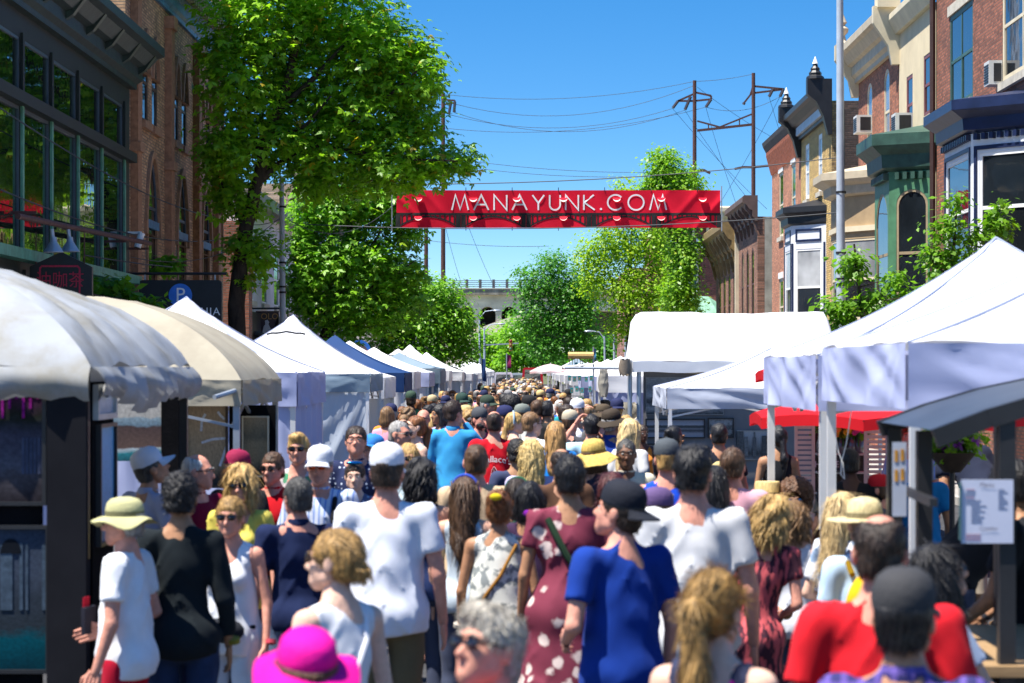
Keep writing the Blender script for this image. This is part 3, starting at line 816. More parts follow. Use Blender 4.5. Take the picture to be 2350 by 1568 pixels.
def leaves(name, blobs, Y, n_cl, per, size, mat, parent, shape=STAR, cl_r=.26, droop=.45, shell=.55, depth_k=1.0, seed=1):
    """blobs in picture units at depth Y; leaf sprays spread through their volume"""
    rs = np.random.RandomState(seed)
    k = Y / FP
    vol = np.array([b[2] * b[3] for b in blobs], dtype=float); vol /= vol.sum()
    ids = rs.choice(len(blobs), n_cl, p=vol)
    B = np.array([(XX(b[0], Y), Y + (b[4] if len(b) > 4 else 0), ZZ(b[1], Y), b[2] * k, max(b[2], b[3]) * k * depth_k, b[3] * k) for b in blobs])[ids]
    d = unit(rs.normal(size=(n_cl, 3)))
    rad = (shell + (1 - shell) * rs.rand(n_cl)) * (1.0 + .18 * rs.normal(size=n_cl))
    C = B[:, :3] + d * B[:, 3:] * rad[:, None]
    N = n_cl * per
    ci = np.repeat(np.arange(n_cl), per)
    P0 = C[ci] + rs.normal(size=(N, 3)) * cl_r * np.array([1, 1, .6])
    out = unit(d[ci] * .7 + rs.normal(size=(N, 3)) * .6 + np.array([0, 0, -droop]))
    nrm = unit(np.array([0, 0, 1.0]) + d[ci] * .45 + rs.normal(size=(N, 3)) * .42)
    side = unit(np.cross(nrm, out)); fwd = unit(np.cross(side, nrm))
    sz = size * (.55 + .95 * rs.rand(N) ** 1.6)
    Vs, Fs, T = [], [], []
    cl_tone = np.clip(.45 + .22 * rs.normal(size=n_cl), 0, 1)
    tone = np.clip(cl_tone[ci] * .6 + .4 * rs.rand(N), 0, .82)
    tip = rs.rand(N) < .03
    tone[tip] = 1.0
    for ang, ln, wd in shape:
        a = R(ang)
        f2 = fwd * math.cos(a) + side * math.sin(a); s2 = side * math.cos(a) - fwd * math.sin(a)
        ln_ = (ln * sz)[:, None]; w_ = (wd * sz)[:, None]
        base = P0
        q = np.stack([base, base + f2 * ln_ * .5 - s2 * w_ - nrm * ln_ * .05, base + f2 * ln_ - nrm * ln_ * .22, base + f2 * ln_ * .5 + s2 * w_ - nrm * ln_ * .05], axis=1)
        Vs.append(q.reshape(-1, 3)); T.append(tone)
    V = np.concatenate(Vs); F = np.arange(len(V)).reshape(-1, 4)
    o = fastmesh(name, V, F, mat, parent, np.concatenate(T))
    o['kind'] = 'stuff'
    return o
BARK = mk('bark', (.055, .042, .032), .95, var=.5, vs=7, bs=.9, bsc=18, vsc=(1, 1, .35))
def branch(mb, pts, Y, r0, r1, n=8, dz=None):
    P_ = [PT(x, y, Y + (dz or 0) * i / max(1, len(pts) - 1)) for i, (x, y) in enumerate(pts)]
    # wobble and refine
    Q = []
    for a, b in zip(P_[:-1], P_[1:]):
        for k in range(3):
            q = a.lerp(b, k / 3); Q.append(q + Vector((random.uniform(-1, 1), random.uniform(-1, 1), 0)) * r0 * .15)
    Q.append(P_[-1])
    m = len(Q)
    mb.tube(Q, [r0 + (r1 - r0) * i / (m - 1) for i in range(m)], n)
def tree(name, label, x0, Y, trunk, limbs, blobs, mat, n_cl, per, size, shape=STAR, group=None, cl_r=.26, r0=.2, seed=1, shell=.5, droop=.45):
    t = thing(name, label, 'tree', (XX(x0, Y), Y, gz(Y) + .12), group)
    mb = MB(); tr = [(x0, HY + (HC - gz(Y) - .1) * FP / Y)] + trunk
    branch(mb, tr, Y, r0, r0 * .35, 12)
    mb.build('trunk', BARK, t, True, 60)
    for pts, r in limbs:
        mb = MB(); branch(mb, pts, Y, r, r * .3, 7, random.uniform(-1, 1)); mb.build('limb', BARK, t, True, 60)
    leaves('crown', blobs, Y, n_cl, per, size, mat, t, shape, cl_r, droop, shell, seed=seed)
    return t
OAK = leafmat('oak_leaf', (.10, .24, .016), (.33, .60, .028), (.48, .36, .03), .5)
OAK2 = leafmat('maple_leaf', (.07, .20, .02), (.24, .50, .026), (.32, .48, .03), .5)
LIME = leafmat('lime_leaf', (.16, .32, .014), (.38, .55, .02), (.5, .56, .03), .5)
COLM = leafmat('columnar_leaf', (.09, .24, .014), (.27, .48, .03), (.4, .5, .03), .5)
DGR = leafmat('dark_leaf', (.035, .14, .018), (.12, .35, .03), (.16, .36, .03), .48)
BGR = leafmat('bright_leaf', (.11, .27, .02), (.28, .54, .03), None, .5)
tree('oak_tree', 'tall leafy oak tree towering over the left tents and reaching over the street', 548, 60,
     [(545, 700), (560, 560), (585, 430), (610, 330), (650, 220), (690, 80)],
     [([(590, 420), (650, 370), (720, 320), (800, 290)], .11), ([(600, 370), (570, 260), (560, 150)], .09), ([(640, 250), (720, 180), (800, 90)], .1), ([(700, 330), (820, 350), (920, 365), (1050, 370)], .07), ([(800, 290), (880, 230), (960, 160)], .06), ([(555, 600), (600, 580), (630, 560)], .04), ([(600, 330), (700, 290), (760, 220)], .07), ([(560, 520), (520, 450), (500, 400)], .05)],
     [(600, 50, 145, 115, 0), (760, 30, 150, 110, 1), (870, 120, 110, 110, 0), (955, 170, 62, 95, 0), (555, 200, 95, 100, -.5), (700, 190, 140, 120, 1), (840, 250, 130, 105, .5), (960, 290, 60, 55, 0), (535, 330, 62, 85, -.5),
      (522, 430, 40, 50, 0), (620, 320, 95, 75, 0), (760, 340, 130, 66, .5), (890, 360, 110, 62, 0), (1000, 375, 65, 45, 0), (1055, 365, 45, 40, 0), (700, -90, 220, 90, 0), (555, 570, 32, 48, 0), (600, 575, 36, 50, 0), (570, 640, 26, 26, 0), (500, 120, 40, 50, 0), (720, 410, 70, 40, .5), (820, 410, 90, 40, 1), (920, 405, 66, 36, 0), (515, 470, 26, 30, 0), (525, 395, 46, 56, 0), (560, 470, 36, 36, 0), (500, 350, 30, 40, 0)],
     OAK, 3300, 8, .185, STAR, None, .20, .24, 3, .45, .55)
tree('street_maple', 'second street tree with dark leaning trunk behind the vented white tent', 752, 80,
     [(748, 770), (775, 690), (800, 560), (800, 450)],
     [([(770, 700), (830, 600), (880, 520)], .1), ([(790, 620), (730, 560), (700, 480)], .07), ([(800, 560), (860, 470), (900, 430)], .06), ([(780, 680), (880, 650), (950, 600)], .06), ([(760, 740), (720, 690), (690, 650)], .05)],
     [(720, 480, 58, 70), (800, 460, 85, 78), (880, 470, 75, 65), (715, 610, 55, 78), (790, 600, 88, 88), (870, 590, 72, 78), (935, 530, 32, 45), (730, 700, 62, 58), (820, 700, 78, 62), (895, 660, 55, 55), (945, 620, 26, 40), (880, 730, 50, 40), (700, 560, 40, 60), (790, 760, 50, 30), (930, 470, 45, 60), (690, 650, 34, 60), (950, 690, 30, 40)],
     OAK2, 2400, 7, .19, STAR, None, .21, .26, 5, .35)
tree('round_tree', 'round dense tree beyond the left tents in front of the viaduct', 930, 112,
     [(935, 800), (950, 740), (965, 690)], [([(940, 780), (1000, 740), (1040, 720)], .07), ([(940, 760), (900, 730)], .06)],
     [(950, 665, 48, 42), (1015, 680, 55, 50), (890, 730, 56, 56), (970, 740, 84, 66), (1045, 745, 48, 56), (1062, 800, 36, 36), (890, 800, 58, 40), (980, 815, 84, 36), (925, 690, 50, 50)],
     OAK2, 3600, 6, .17, OVAL, None, .28, .2, 8, .35)
tree('dark_green_tree', 'dark green rounded tree at the far right end of the street', 1325, 235,
     [(1322, 800), (1312, 730), (1300, 650)], [([(1318, 780), (1260, 720), (1230, 680)], .12), ([(1312, 740), (1350, 690)], .1)],
     [(1268, 605, 44, 34), (1228, 655, 44, 46), (1300, 660, 62, 60), (1228, 730, 54, 58), (1308, 735, 62, 62), (1340, 690, 36, 72), (1258, 795, 72, 38), (1198, 624, 22, 12), (1335, 780, 34, 40)],
     DGR, 3400, 6, .30, OVAL, None, .45, .3, 9, .35)
tree('columnar_tree', 'tall darker green upright tree behind the banner and yellow green tree', 1560, 124,
     [(1558, 700), (1556, 550), (1550, 420)], [([(1558, 640), (1590, 520), (1595, 430)], .06), ([(1556, 600), (1525, 480), (1515, 400)], .06)],
     [(1530, 395, 46, 54), (1580, 425, 30, 46), (1545, 475, 58, 60), (1568, 580, 38, 90), (1560, 680, 44, 70), (1500, 425, 26, 30), (1520, 360, 22, 20)],
     COLM, 2600, 6, .19, OVAL, None, .28, .15, 10, .35)
tree('yellow_green_tree', 'bright yellow green tree under the right half of the banner', 1440, 140,
     [(1442, 780), (1448, 680), (1450, 520)], [([(1444, 740), (1400, 640), (1380, 560)], .06), ([(1446, 700), (1500, 620), (1520, 540)], .06), ([(1448, 640), (1430, 520), (1430, 440)], .05)],
     [(1430, 450, 38, 46), (1412, 555, 72, 66), (1495, 560, 62, 66), (1368, 630, 42, 60), (1445, 655, 86, 68), (1525, 670, 46, 74), (1432, 740, 50, 50), (1490, 735, 40, 40), (1345, 590, 26, 40), (1560, 600, 34, 60), (1575, 700, 30, 60)],
     LIME, 3600, 6, .19, OVAL, None, .3, .14, 12, .35)
for i, (x, Y, bl, lab, m) in enumerate((
        (1120, 300, [(1115, 790, 34, 40), (1150, 800, 36, 36), (1140, 830, 50, 26)], 'bright green tree under the viaduct arch at the left', BGR),
        (1185, 290, [(1180, 770, 34, 40), (1200, 810, 46, 36), (1170, 830, 40, 24)], 'bright green tree under the viaduct arch beside the traffic light', BGR),
        (1380, 270, [(1380, 800, 30, 30), (1410, 815, 40, 24), (1360, 830, 40, 20)], 'low green tree glimpsed right of the dark green tree', DGR),
        (1280, 290, [(1270, 830, 60, 22), (1330, 835, 50, 18)], 'low shrubby tree behind the far crowd', DGR))):
    tree('distant_tree', lab, x, Y, [(x, 830), (x, 800)], [], bl, m, 900, 5, .45, OVAL, 'trees at the end of the street', .6, .2, 20 + i, .3)
SAP = leafmat('sapling_leaf', (.06, .15, .012), (.19, .40, .02), (.27, .4, .03), .5)
tree('sapling', 'young street tree before the tan bay beside the right lamp post', 1985, 45, [(1985, 800), (1975, 700), (1965, 610), (1960, 560)],
     [([(1980, 760), (1930, 720), (1890, 745)], .018), ([(1978, 720), (2030, 690), (2090, 680)], .018), ([(1970, 660), (2040, 640)], .014)],
     [(1958, 610, 34, 52), (1925, 710, 52, 42), (2010, 690, 52, 40), (2080, 690, 40, 36), (2050, 645, 26, 26), (1895, 755, 26, 18), (1960, 760, 60, 30)], SAP, 420, 6, .12, OVAL, 'young street trees', .10, .05, 31, .15, .6)
tree('sapling', 'young street tree before the white bay with its leaves reaching the tent peak', 2175, 44, [(2175, 800), (2180, 640), (2190, 560), (2195, 480)],
     [([(2180, 660), (2230, 600), (2290, 530)], .018), ([(2182, 640), (2140, 600), (2130, 560)], .016), ([(2178, 720), (2110, 700)], .016)],
     [(2175, 520, 34, 44), (2150, 590, 40, 52), (2215, 595, 46, 34), (2290, 515, 34, 44), (2235, 545, 34, 30), (2190, 455, 20, 22), (2120, 680, 40, 26), (2190, 650, 44, 30), (2300, 470, 14, 20)], SAP, 430, 6, .12, OVAL, 'young street trees', .10, .05, 32, .15, .6)
t = thing('climbing_plant', 'trailing leafy plant lit by sun between the gabled sign and parking sign', 'plant', PT(300, 690, 45))
MB().tube([PT(150, 660, 43), PT(230, 680, 44), PT(300, 690, 45), PT(370, 705, 47)], .02, 6).build('stem', BARK, t)
leaves('foliage', [(215, 660, 50, 26), (280, 660, 18, 20), (310, 688, 40, 10), (350, 695, 22, 8), (265, 690, 30, 14)], 45, 150, 5, .2, SAP, t, OVAL, .12, .6, .2, seed=40)
t = thing('climbing_plant', 'small vine hanging on the brown brick wall above the parking sign', 'plant', PT(385, 610, 56))
MB().tube([PT(370, 600, 56), PT(400, 610, 56.5)], .02, 6).build('stem', BARK, t)
leaves('foliage', [(385, 608, 26, 18)], 56, 40, 5, .2, OAK2, t, OVAL, .1, .5, .2, seed=41)

# unseen wooded hillside, added behind the right-hand houses for the shop windows to mirror
o = leaves('added_hillside', [(1890 + 50 * k, 846 - h_ * 11, 42, h_ * 11, 14 * (k % 3)) for k, h_ in enumerate((20, 24, 22, 26, 25, 27, 24, 26, 25))], 250, 5200, 4, 1.2, LIME, None, OVAL, .8, .2, .8, seed=77)
tag(o, 'unseen wooded hillside added behind the right hand houses for window reflections', 'woodland')
# ------------------------------------------------------------------ street lamps and far street furniture
def lamp_post(label, x, Y, ytop, r, arm=None):
    t = thing('lamp_post', label, 'lamp post', (XX(x, Y), Y, gz(Y) + .12))
    b = Vector((XX(x, Y), Y, gz(Y) + .12)); zt = ZZ(ytop, Y)
    MB().tube([b, b + Vector((0, 0, 3)), (b.x - .03, Y, zt)], [r * 1.15, r * 1.05, r * .75], 14).build('pole', PALEPOLE, t, True)
    MB().lathe([(r * 2, 0), (r * 2, .25), (r * 1.3, .35)], b, 12).build('base', PALEPOLE, t, True)
    for z in (4.3, 4.45, 5.1, 6.6): MB().lathe([(r * 1.18, 0), (r * 1.18, .05)], b + Vector((0, 0, z)), 12).build('strap', BLACK, t)
    if arm:
        top = Vector((b.x - .03, Y, zt)); e = top + Vector((arm, 0, .35))
        MB().tube([top - Vector((0, 0, .3)), top + Vector((arm * .4, 0, .25)), e], .04, 8).build('arm', PALEPOLE, t)
        MB().sphere(e + Vector((.25 * (1 if arm > 0 else -1), 0, -.02)), .16, 10, 6, (2.2, 1, .55)).build('lamp_head', GALV, t, True)
    return t
lamp_post('pale grey lamp post between the two left street trees', 649, 65, 405, .085, None)
lamp_post('tall pale grey lamp post in front of the yellow brick house', 1930, 60, -70, .11, -1.6)
lamp_post('short pale lamp post behind the navy tent', 802, 84, 700, .09)
for x, Y, yt, ar, lab in ((1101, 200, 722, 1.2, 'distant street lamp nearest the viaduct arch'), (1112, 215, 752, 1.3, 'distant street lamp right of its neighbour by the viaduct'), (1388, 190, 770, -1, 'distant lamp post right of the dark green tree'), (1410, 165, 765, None, 'distant pale post by the blue sign on the right'), (1436, 150, 760, None, 'distant pale post left of the barrel roof tent')):
    lamp_post(lab, x, Y, yt, .08, ar)
t = thing('traffic_light', 'yellow traffic light hanging on a horizontal arm at the street end', 'traffic light', PT(1172, 846, 230))
MB().bar(PT(1112, 792, 230), PT(1190, 788, 230), .12).build('arm', GALV, t)
MB().box(PT(1168, 806, 230.2), PT(1176, 779, 229.9)).build('housing', mk('signal_yellow', (.45, .25, .03), .5), t)
for k in range(3): MB().sphere(PT(1172, 783 + 9 * k, 229.85), .14, 8, 6).build('lens', mk('signal_lens%d' % k, ((.2, .02, .02), (.2, .1, .02), (.02, .12, .06))[k], .3), t)
MB().tube([PT(1112, 846 + 2.1 * FP / 230, 230), PT(1112, 770, 230)], .1).build('pole', GALV, t)
# signs
t = thing('parking_sign', 'black hanging parking sign with a blue disc and white letter', 'sign', PT(415, 690, 52))
FS = Frame((0, 52, 0), (1, 0, 0), (0, -1, 0))
def rrect(u0, u1, v0, v1, r, n=5):
    pts = []
    for cu, cv, a0 in ((u1 - r, v0 + r, -90), (u1 - r, v1 - r, 0), (u0 + r, v1 - r, 90), (u0 + r, v0 + r, 180)):
        for i in range(n + 1):
            a = R(a0 + 90 * i / n); pts.append((cu + r * math.cos(a), cv + r * math.sin(a)))
    return pts
def disc(c, r, n=28): return [(c[0] + r * math.cos(2 * math.pi * i / n), c[1] + r * math.sin(2 * math.pi * i / n)) for i in range(n)]
SU0, SU1 = XX(319, 52), XX(509, 52); SV1 = ZZ(643, 52); SV0 = ZZ(760, 52)
plate(MB(), FS, rrect(SU0, SU1, SV0, SV1, .08), (), .12, 0, True).build('panel', mk('sign_black', (.012, .014, .018), .45), t)
cc = (XX(414, 52), ZZ(678, 52)); rr = 27 * 52 / FP
plate(MB(), FS, disc(cc, rr), (), .01, .012).build('disc', mk('sign_blue', (.03, .17, .62), .4), t)
lettering(FS, 'P', cc[0], cc[1], .42, mk('sign_white', (.75, .77, .8), .4), t, .016)
lettering(FS, 'PHILADELPHIA', XX(413, 52), ZZ(716, 52), .235, mk('sign_white', (1, 1, 1)), t, .016, spacing=1.15)
MB().tube([(-8.6, 52.05, SV1 + .14), (SU1 + .1, 52.05, SV1 + .14)], .03).build('bracket_bar', BLACK, t)
for u in (SU0 + .12, SU1 - .15): MB().bar((u, 52.05, SV1 - .05), (u, 52.05, SV1 + .16), .03).build('hanger', GALV, t)
t = thing('gabled_sign', 'black gable topped hanging sign with red characters', 'sign', PT(140, 630, 41))
FS2 = Frame((0, 41, 0), (1, 0, 0), (0, -1, 0))
g = lambda x, y: (XX(x, 41), ZZ(y, 41))
plate(MB(), FS2, [g(68, 720), g(211, 720), g(211, 613), g(140, 578), g(68, 612)], (), .12, 0, True).build('panel', mk('sign_black', (.01, .01, .01)), t)
RED = mk('sign_red', (.38, .012, .045), .5, var=.3, vs=20)
rr_ = [g(x, y) for x, y in ((92, 700), (92, 616), (96, 611), (178, 611), (183, 616), (183, 700))]
mbs = MB(); strokes(mbs, FS2, [rr_], .03, .006); mbs.build('border', RED, t)
try: lettering(FS2, '\u6cb9\u5496\u8336', *g(138, 645), .29, RED, t, .008, sx=.95)
except Exception: pass
for x in (84, 195): MB().tube([(XX(x, 41), 40.95, ZZ(606, 41)), (XX(x, 41), 40.95, ZZ(534, 41))], .012, 5).build('chain', RUST, t)
t = thing('banner_sign', 'hanging restaurant banner with gold lettering and a pale bird emblem', 'sign', PT(613, 760, 78))
FS3 = Frame((0, 78, 0), (1, 0, 0), (0, -1, 0))
g = lambda x, y: (XX(x, 78), ZZ(y, 78))
plate(MB(), FS3, [g(587, 850), g(640, 850), g(640, 714), g(587, 714)], (), .03, 0, True).build('panel', mk('banner_brown', (.05, .035, .035), .8), t)
lettering(FS3, 'VOLO', *g(613, 727), .27, mk('gold_letters', (.38, .20, .05), .5), t, .008)
GREY = mk('pale_grey_print', (.40, .41, .42), .8)
bird = [g(x, y) for x, y in ((608, 736), (614, 734), (618, 740), (616, 744), (620, 752), (622, 764), (618, 774), (606, 774), (602, 764), (605, 750), (609, 744))]
plate(MB(), FS3, bird[::-1], (), .004, .008).build('emblem', GREY, t)
for i, (x0, y0, x1, y1) in enumerate(((588, 722, 608, 790), (588, 745, 609, 792), (588, 768, 610, 794), (588, 795, 611, 797), (639, 722, 618, 790), (639, 745, 617, 792), (639, 768, 616, 794), (639, 795, 615, 797))):
    MB().add([FS3.p(*g(x0, y0), .008), FS3.p(*g(x0, y0 + 14), .008), FS3.p(*g(x1, y1), .008)], [(0, 1, 2), (2, 1, 0)]).build('ray', GREY, t)
MB().tube([(-8.8, 78, ZZ(708, 78)), (XX(645, 78), 78, ZZ(708, 78))], .03).build('bracket_bar', BLACK, t)
t = thing('arched_sign', 'blue arched sign with red lower edge beside the round tree', 'sign', PT(824, 790, 90))
FS4 = Frame((0, 90, 0), (1, 0, 0), (0, -1, 0))
g = lambda x, y: (XX(x, 90), ZZ(y, 90))
arc = [g(824 + 27 * math.cos(a), 806 - 26 * math.sin(a)) for a in np.linspace(0, math.pi, 15)]
plate(MB(), FS4, arc, (), .1, 0, True).build('panel', mk('sign_blue', (0, 0, 0)), t)
arc2 = [g(824 + 19 * math.cos(a), 806 - 17 * math.sin(a)) for a in np.linspace(0, math.pi, 13)]
plate(MB(), FS4, arc2, (), .01, .012).build('inner_panel', mk('sign_grey', (.1, .1, .12)), t)
MB().bar(PT(799, 806, 89.9), PT(849, 806, 89.9), .08).build('red_edge', RED, t)
MB().bar(PT(842, 806, 90), PT(842, 960, 90), .08).build('post', GALV, t)
t = thing('blue_sign', 'small blue street festival sign on the right behind the awning', 'sign', PT(1445, 825, 110))
MB().box(PT(1445, 836, 110.1), PT(1493, 818, 110)).build('panel', mk('sign_blue', (0, 0, 0)), t)
MB().bar(PT(1452, 836, 110), PT(1452, 930, 110), .06).build('post', GALV, t)
# street cables on the left
for i, (a, b, s) in enumerate(((PT(0, 248, 38), PT(520, 505, 70), .3), (PT(0, 435, 38), PT(520, 548, 70), .35), (PT(190, 585, 47), PT(395, 613, 52), .02), (PT(300, 590, 52), PT(640, 502, 66), .5), (PT(0, 530, 44), PT(330, 540, 58), .1), (PT(520, 500, 70), PT(650, 500, 65), .2), (PT(655, 500, 65), PT(905, 470, 68), .6))):
    wire('street_cable', ('pale cable descending across the green windows to the tree', 'lower pale cable crossing the green windows', 'pale rod running right from the gabled sign', 'dark cable looping across the brown brick wall', 'dark cable behind the floodlight pipe', 'cable tied to the left lamp post from the brick building', 'cable from the left lamp post towards the banner')[i], a, b, s, .014 if i < 3 else .01)

# ------------------------------------------------------------------ the banner
YB_ = 68.0
bx0, bx1, bz0, bz1 = XX(910, YB_), XX(1653, YB_), ZZ(523, YB_), ZZ(437, YB_)
BW, BH = bx1 - bx0, bz1 - bz0
def bwave(x, z):
    a = (x - bx0) / BW
    e = max(0, 1 - a / .22, (a - .78) / .22)
    return .02 * math.sin(a * 23) + .03 * math.sin(a * 9 + 1) + .05 * e * (1 - abs(math.sin(a * 34 + (z - bz0) * (3.4 if a < .5 else -3.4)))) ** 2 + .018 * math.sin(a * 61 + (z - bz0) * 4)
class BannerFrame(Frame):
    def p(s, u, v, w=0.0): return Vector((u, YB_ - w - bwave(u, v), v))
FBN = BannerFrame((0, YB_, 0), (1, 0, 0), (0, -1, 0))
t = thing('street_banner', 'long red street banner with white lettering strung across the street', 'banner', (bx0 + BW / 2, YB_, bz0))
BRED = canvas('banner_red', (.78, .008, .035), .15, .3, None, .3, 2.0)
flx = [960, 1086, 1186, 1293, 1415, 1517, 1612]
MB().grid(lambda a, b: FBN.p(bx0 + BW * a, bz0 + BH * b - .05 * math.sin(math.pi * a) * 0), 200, 16).build('cloth', BRED, t, True, 0)
bk = MB()
zc = bz0 + BH * .375; zt_ = zc
def ribbon(mb, top, bot, n=40, w=.008):
    vs = [FBN.p(x, z, w) for x, z in bot] + [FBN.p(x, z, w) for x, z in top]
    m = len(bot)
    mb.add(vs, [(i, i + 1, m + i + 1, m + i) for i in range(m - 1)])
xsb = np.linspace(bx0, bx1, 90)
ribbon(bk, [(x, bz0 + BH * .395) for x in xsb], [(x, bz0 + BH * .335) for x in xsb])
span = BW * .2025
for k in range(5):
    c = bx0 + BW * (.098 + .2015 * k); hw = BW * .088
    ax = np.linspace(c - hw, c + hw, 25)
    zz = lambda x: bz0 + BH * (.02 + .25 * (1 - ((x - c) / hw) ** 2))
    ribbon(bk, [(x, zz(x) + BH * .045) for x in ax], [(x, zz(x)) for x in ax])
    ribbon(bk, [(c - hw - BW * .012, bz0 + BH * .36), (c - hw + .02, bz0 + BH * .36)], [(c - hw - BW * .012, bz0 + .01), (c - hw + .02, bz0 + .01)])
    ribbon(bk, [(c + hw - .02, bz0 + BH * .36), (c + hw + BW * .012, bz0 + BH * .36)], [(c + hw - .02, bz0 + .01), (c + hw + BW * .012, bz0 + .01)])
    for j in range(12):
        x = c - hw + 2 * hw * (j + .5) / 12
        ribbon(bk, [(x - .022, bz0 + BH * .36), (x + .022, bz0 + BH * .36)], [(x - .022, zz(x) + .01), (x + .022, zz(x) + .01)])
        if zz(x) < bz0 + BH * .22:
            r_ = hw / 12
            ribbon(bk, [(x + r_ * q, bz0 + BH * .345) for q in np.linspace(0.1, 1.9, 7)], [(x + r_ * q, bz0 + BH * (.335 - .05 * abs(q - 1) ** 2)) for q in np.linspace(.1, 1.9, 7)])
bk.build('bridge_print', mk('banner_black', (.012, .012, .014), .7), t)
# letters drawn as strokes on a 1-unit tall grid
def carc(cx, cy, rx, ry, a0, a1, n=20): return [(cx + rx * math.cos(R(a0 + (a1 - a0) * i / n)), cy + ry * math.sin(R(a0 + (a1 - a0) * i / n))) for i in range(n + 1)]
GLY = {'M': (1.10, [[(0.0, 0), (.24, 1), (.55, .06), (.86, 1), (1.10, 0)]]), 'A': (.98, [[(0, 0), (.49, 1), (.98, 0)], [(.2, .36), (.78, .36)]]), 'N': (.84, [[(0, 0), (0, 1), (.84, 0), (.84, 1)]]),
       'Y': (.78, [[(0, 1), (.39, .47), (.78, 1)], [(.39, .5), (.39, 0)]]), 'U': (.70, [[(0, 1), (0, .33)] + carc(.35, .35, .35, .34, 180, 360, 14) + [(.70, 1)]]), 'K': (.72, [[(0, 0), (0, 1)], [(.66, 1), (.03, .5), (.72, 0)]]),
       'C': (1.0, [carc(.55, .5, .52, .5, 42, 318, 26)]), 'O': (1.1, [carc(.55, .5, .52, .5, 0, 360, 30)]), '.': (.1, [])}
word = 'MANAYUNK.COM'
cap = BH * .40; x = XX(1037, YB_); z0 = bz0 + BH * .475
gap = (XX(1529, YB_) - x - sum(GLY[c][0] for c in word) * cap) / (len(word) - 1)
lm = MB()
for ch in word:
    wd_, segs = GLY[ch]
    fine = []
    for pl in segs: fine.append([(x + a * cap, z0 + b * cap) for a, b in pl])
    strokes(lm, FBN, fine, cap * .105, .012)
    if ch == '.': plate(lm, FBN, disc((x + .05 * cap, z0 + .06 * cap), cap * .075, 14), (), .002, .010)
    x += wd_ * cap + gap
lm.build('lettering', mk('banner_white', (.86, .86, .88), .6, var=.02), t)
# crescent wind flaps, hinged along the top and hanging open
FLP = mk('flap_lining', (.60, .50, .46), .6)
for i, fx in enumerate(flx):
    for row, vz in ((0, .80), (1, .30)):
        cx_, cz_ = XX(fx, YB_), bz0 + BH * vz; r_ = .115
        pts = []
        n = 12
        m2 = MB()
        a_ = [FBN.p(cx_ + r_ * math.cos(math.pi + math.pi * k / n), cz_ + r_ * 1.05 * math.sin(math.pi + math.pi * k / n), .05 + .10 * abs(math.sin(math.pi * k / n))) for k in range(n + 1)]
        b_ = [FBN.p(cx_ + r_ * math.cos(math.pi + math.pi * k / n), cz_ + r_ * (.70 if row == 0 else .86) * math.sin(math.pi + math.pi * k / n), .04 + .05 * abs(math.sin(math.pi * k / n))) for k in range(n + 1)]
        m2.add(a_ + b_, [(k, k + 1, n + 2 + k, n + 1 + k) for k in range(n)])
        m2.build('wind_flap', FLP, t)
        m3 = MB()
        top_ = [FBN.p(cx_ + r_ * (-1 + 2 * k / n), cz_, .02) for k in range(n + 1)]
        m3.add(b_ + top_, [(k, k + 1, n + 2 + k, n + 1 + k) for k in range(n)])
        m3.build('wind_flap', BRED, t)
for k in range(7):
    xx = bx0 + BW * (k + .5) / 7
    for z_, s_ in ((bz1, 1), (bz0, -1)): MB().bar(FBN.p(xx, z_ - .03 * s_, .01), Vector((xx, YB_, z_ + .08 * s_)), .02).build('tie', BLACK, t)
wire('banner_cable', 'cable the red banner hangs from along its top edge', (XX(640, YB_), YB_ + .02, bz1 + .25), (XX(1925, 66), 66, bz1 + .75), .32, .014)
wire('banner_cable', 'cable along the lower edge of the red banner', (XX(700, YB_), YB_ + .02, bz0 + .1), (XX(1925, 66), 66, bz0 + .3), .26, .014)
MB()
for x_ in (bx0 - .13, bx1 + .04):
    o = MB().bar((x_, YB_, bz0 - .1), (x_, YB_, bz1 + .12), .03).build('spreader_rod', GALV, t)
# ------------------------------------------------------------------ market tents
TWHITE = canvas('tent_white', (.74, .75, .79), .14, .25, None, .6)
TSHADEW = canvas('tent_shaded_white', (.41, .45, .67), .10, .15, None, .6)  # white tent cloth with the bluish shade put into its colour
TOLD = canvas('tent_weathered', (.33, .35, .38), .10, .0, (.25, .24, .21), .5, 4.0)
TBEIGE = canvas('tent_beige', (.38, .345, .265), .12, .0, (.31, .275, .21), .5)
TNAVY = canvas('tent_navy', (.015, .05, .16), .12, .2)
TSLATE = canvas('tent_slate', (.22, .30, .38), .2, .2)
TSEAM = canvas('tent_seam', (.36, .40, .56), .1, .2)
LEG = mk('white_leg_paint', (.68, .68, .68), .4, .2, var=.1)
def nz3(p, sd=0.0):
    x, y, z = p
    return (math.sin(3.1 * x + 1.7 * y + 2.3 * z + sd) + math.sin(5.3 * x - 4.1 * y + 3.7 * z + 1.3 * sd) * .6 + math.sin(-7.7 * x + 6.1 * y + 9.1 * z + 2.1 * sd) * .35) / 1.95
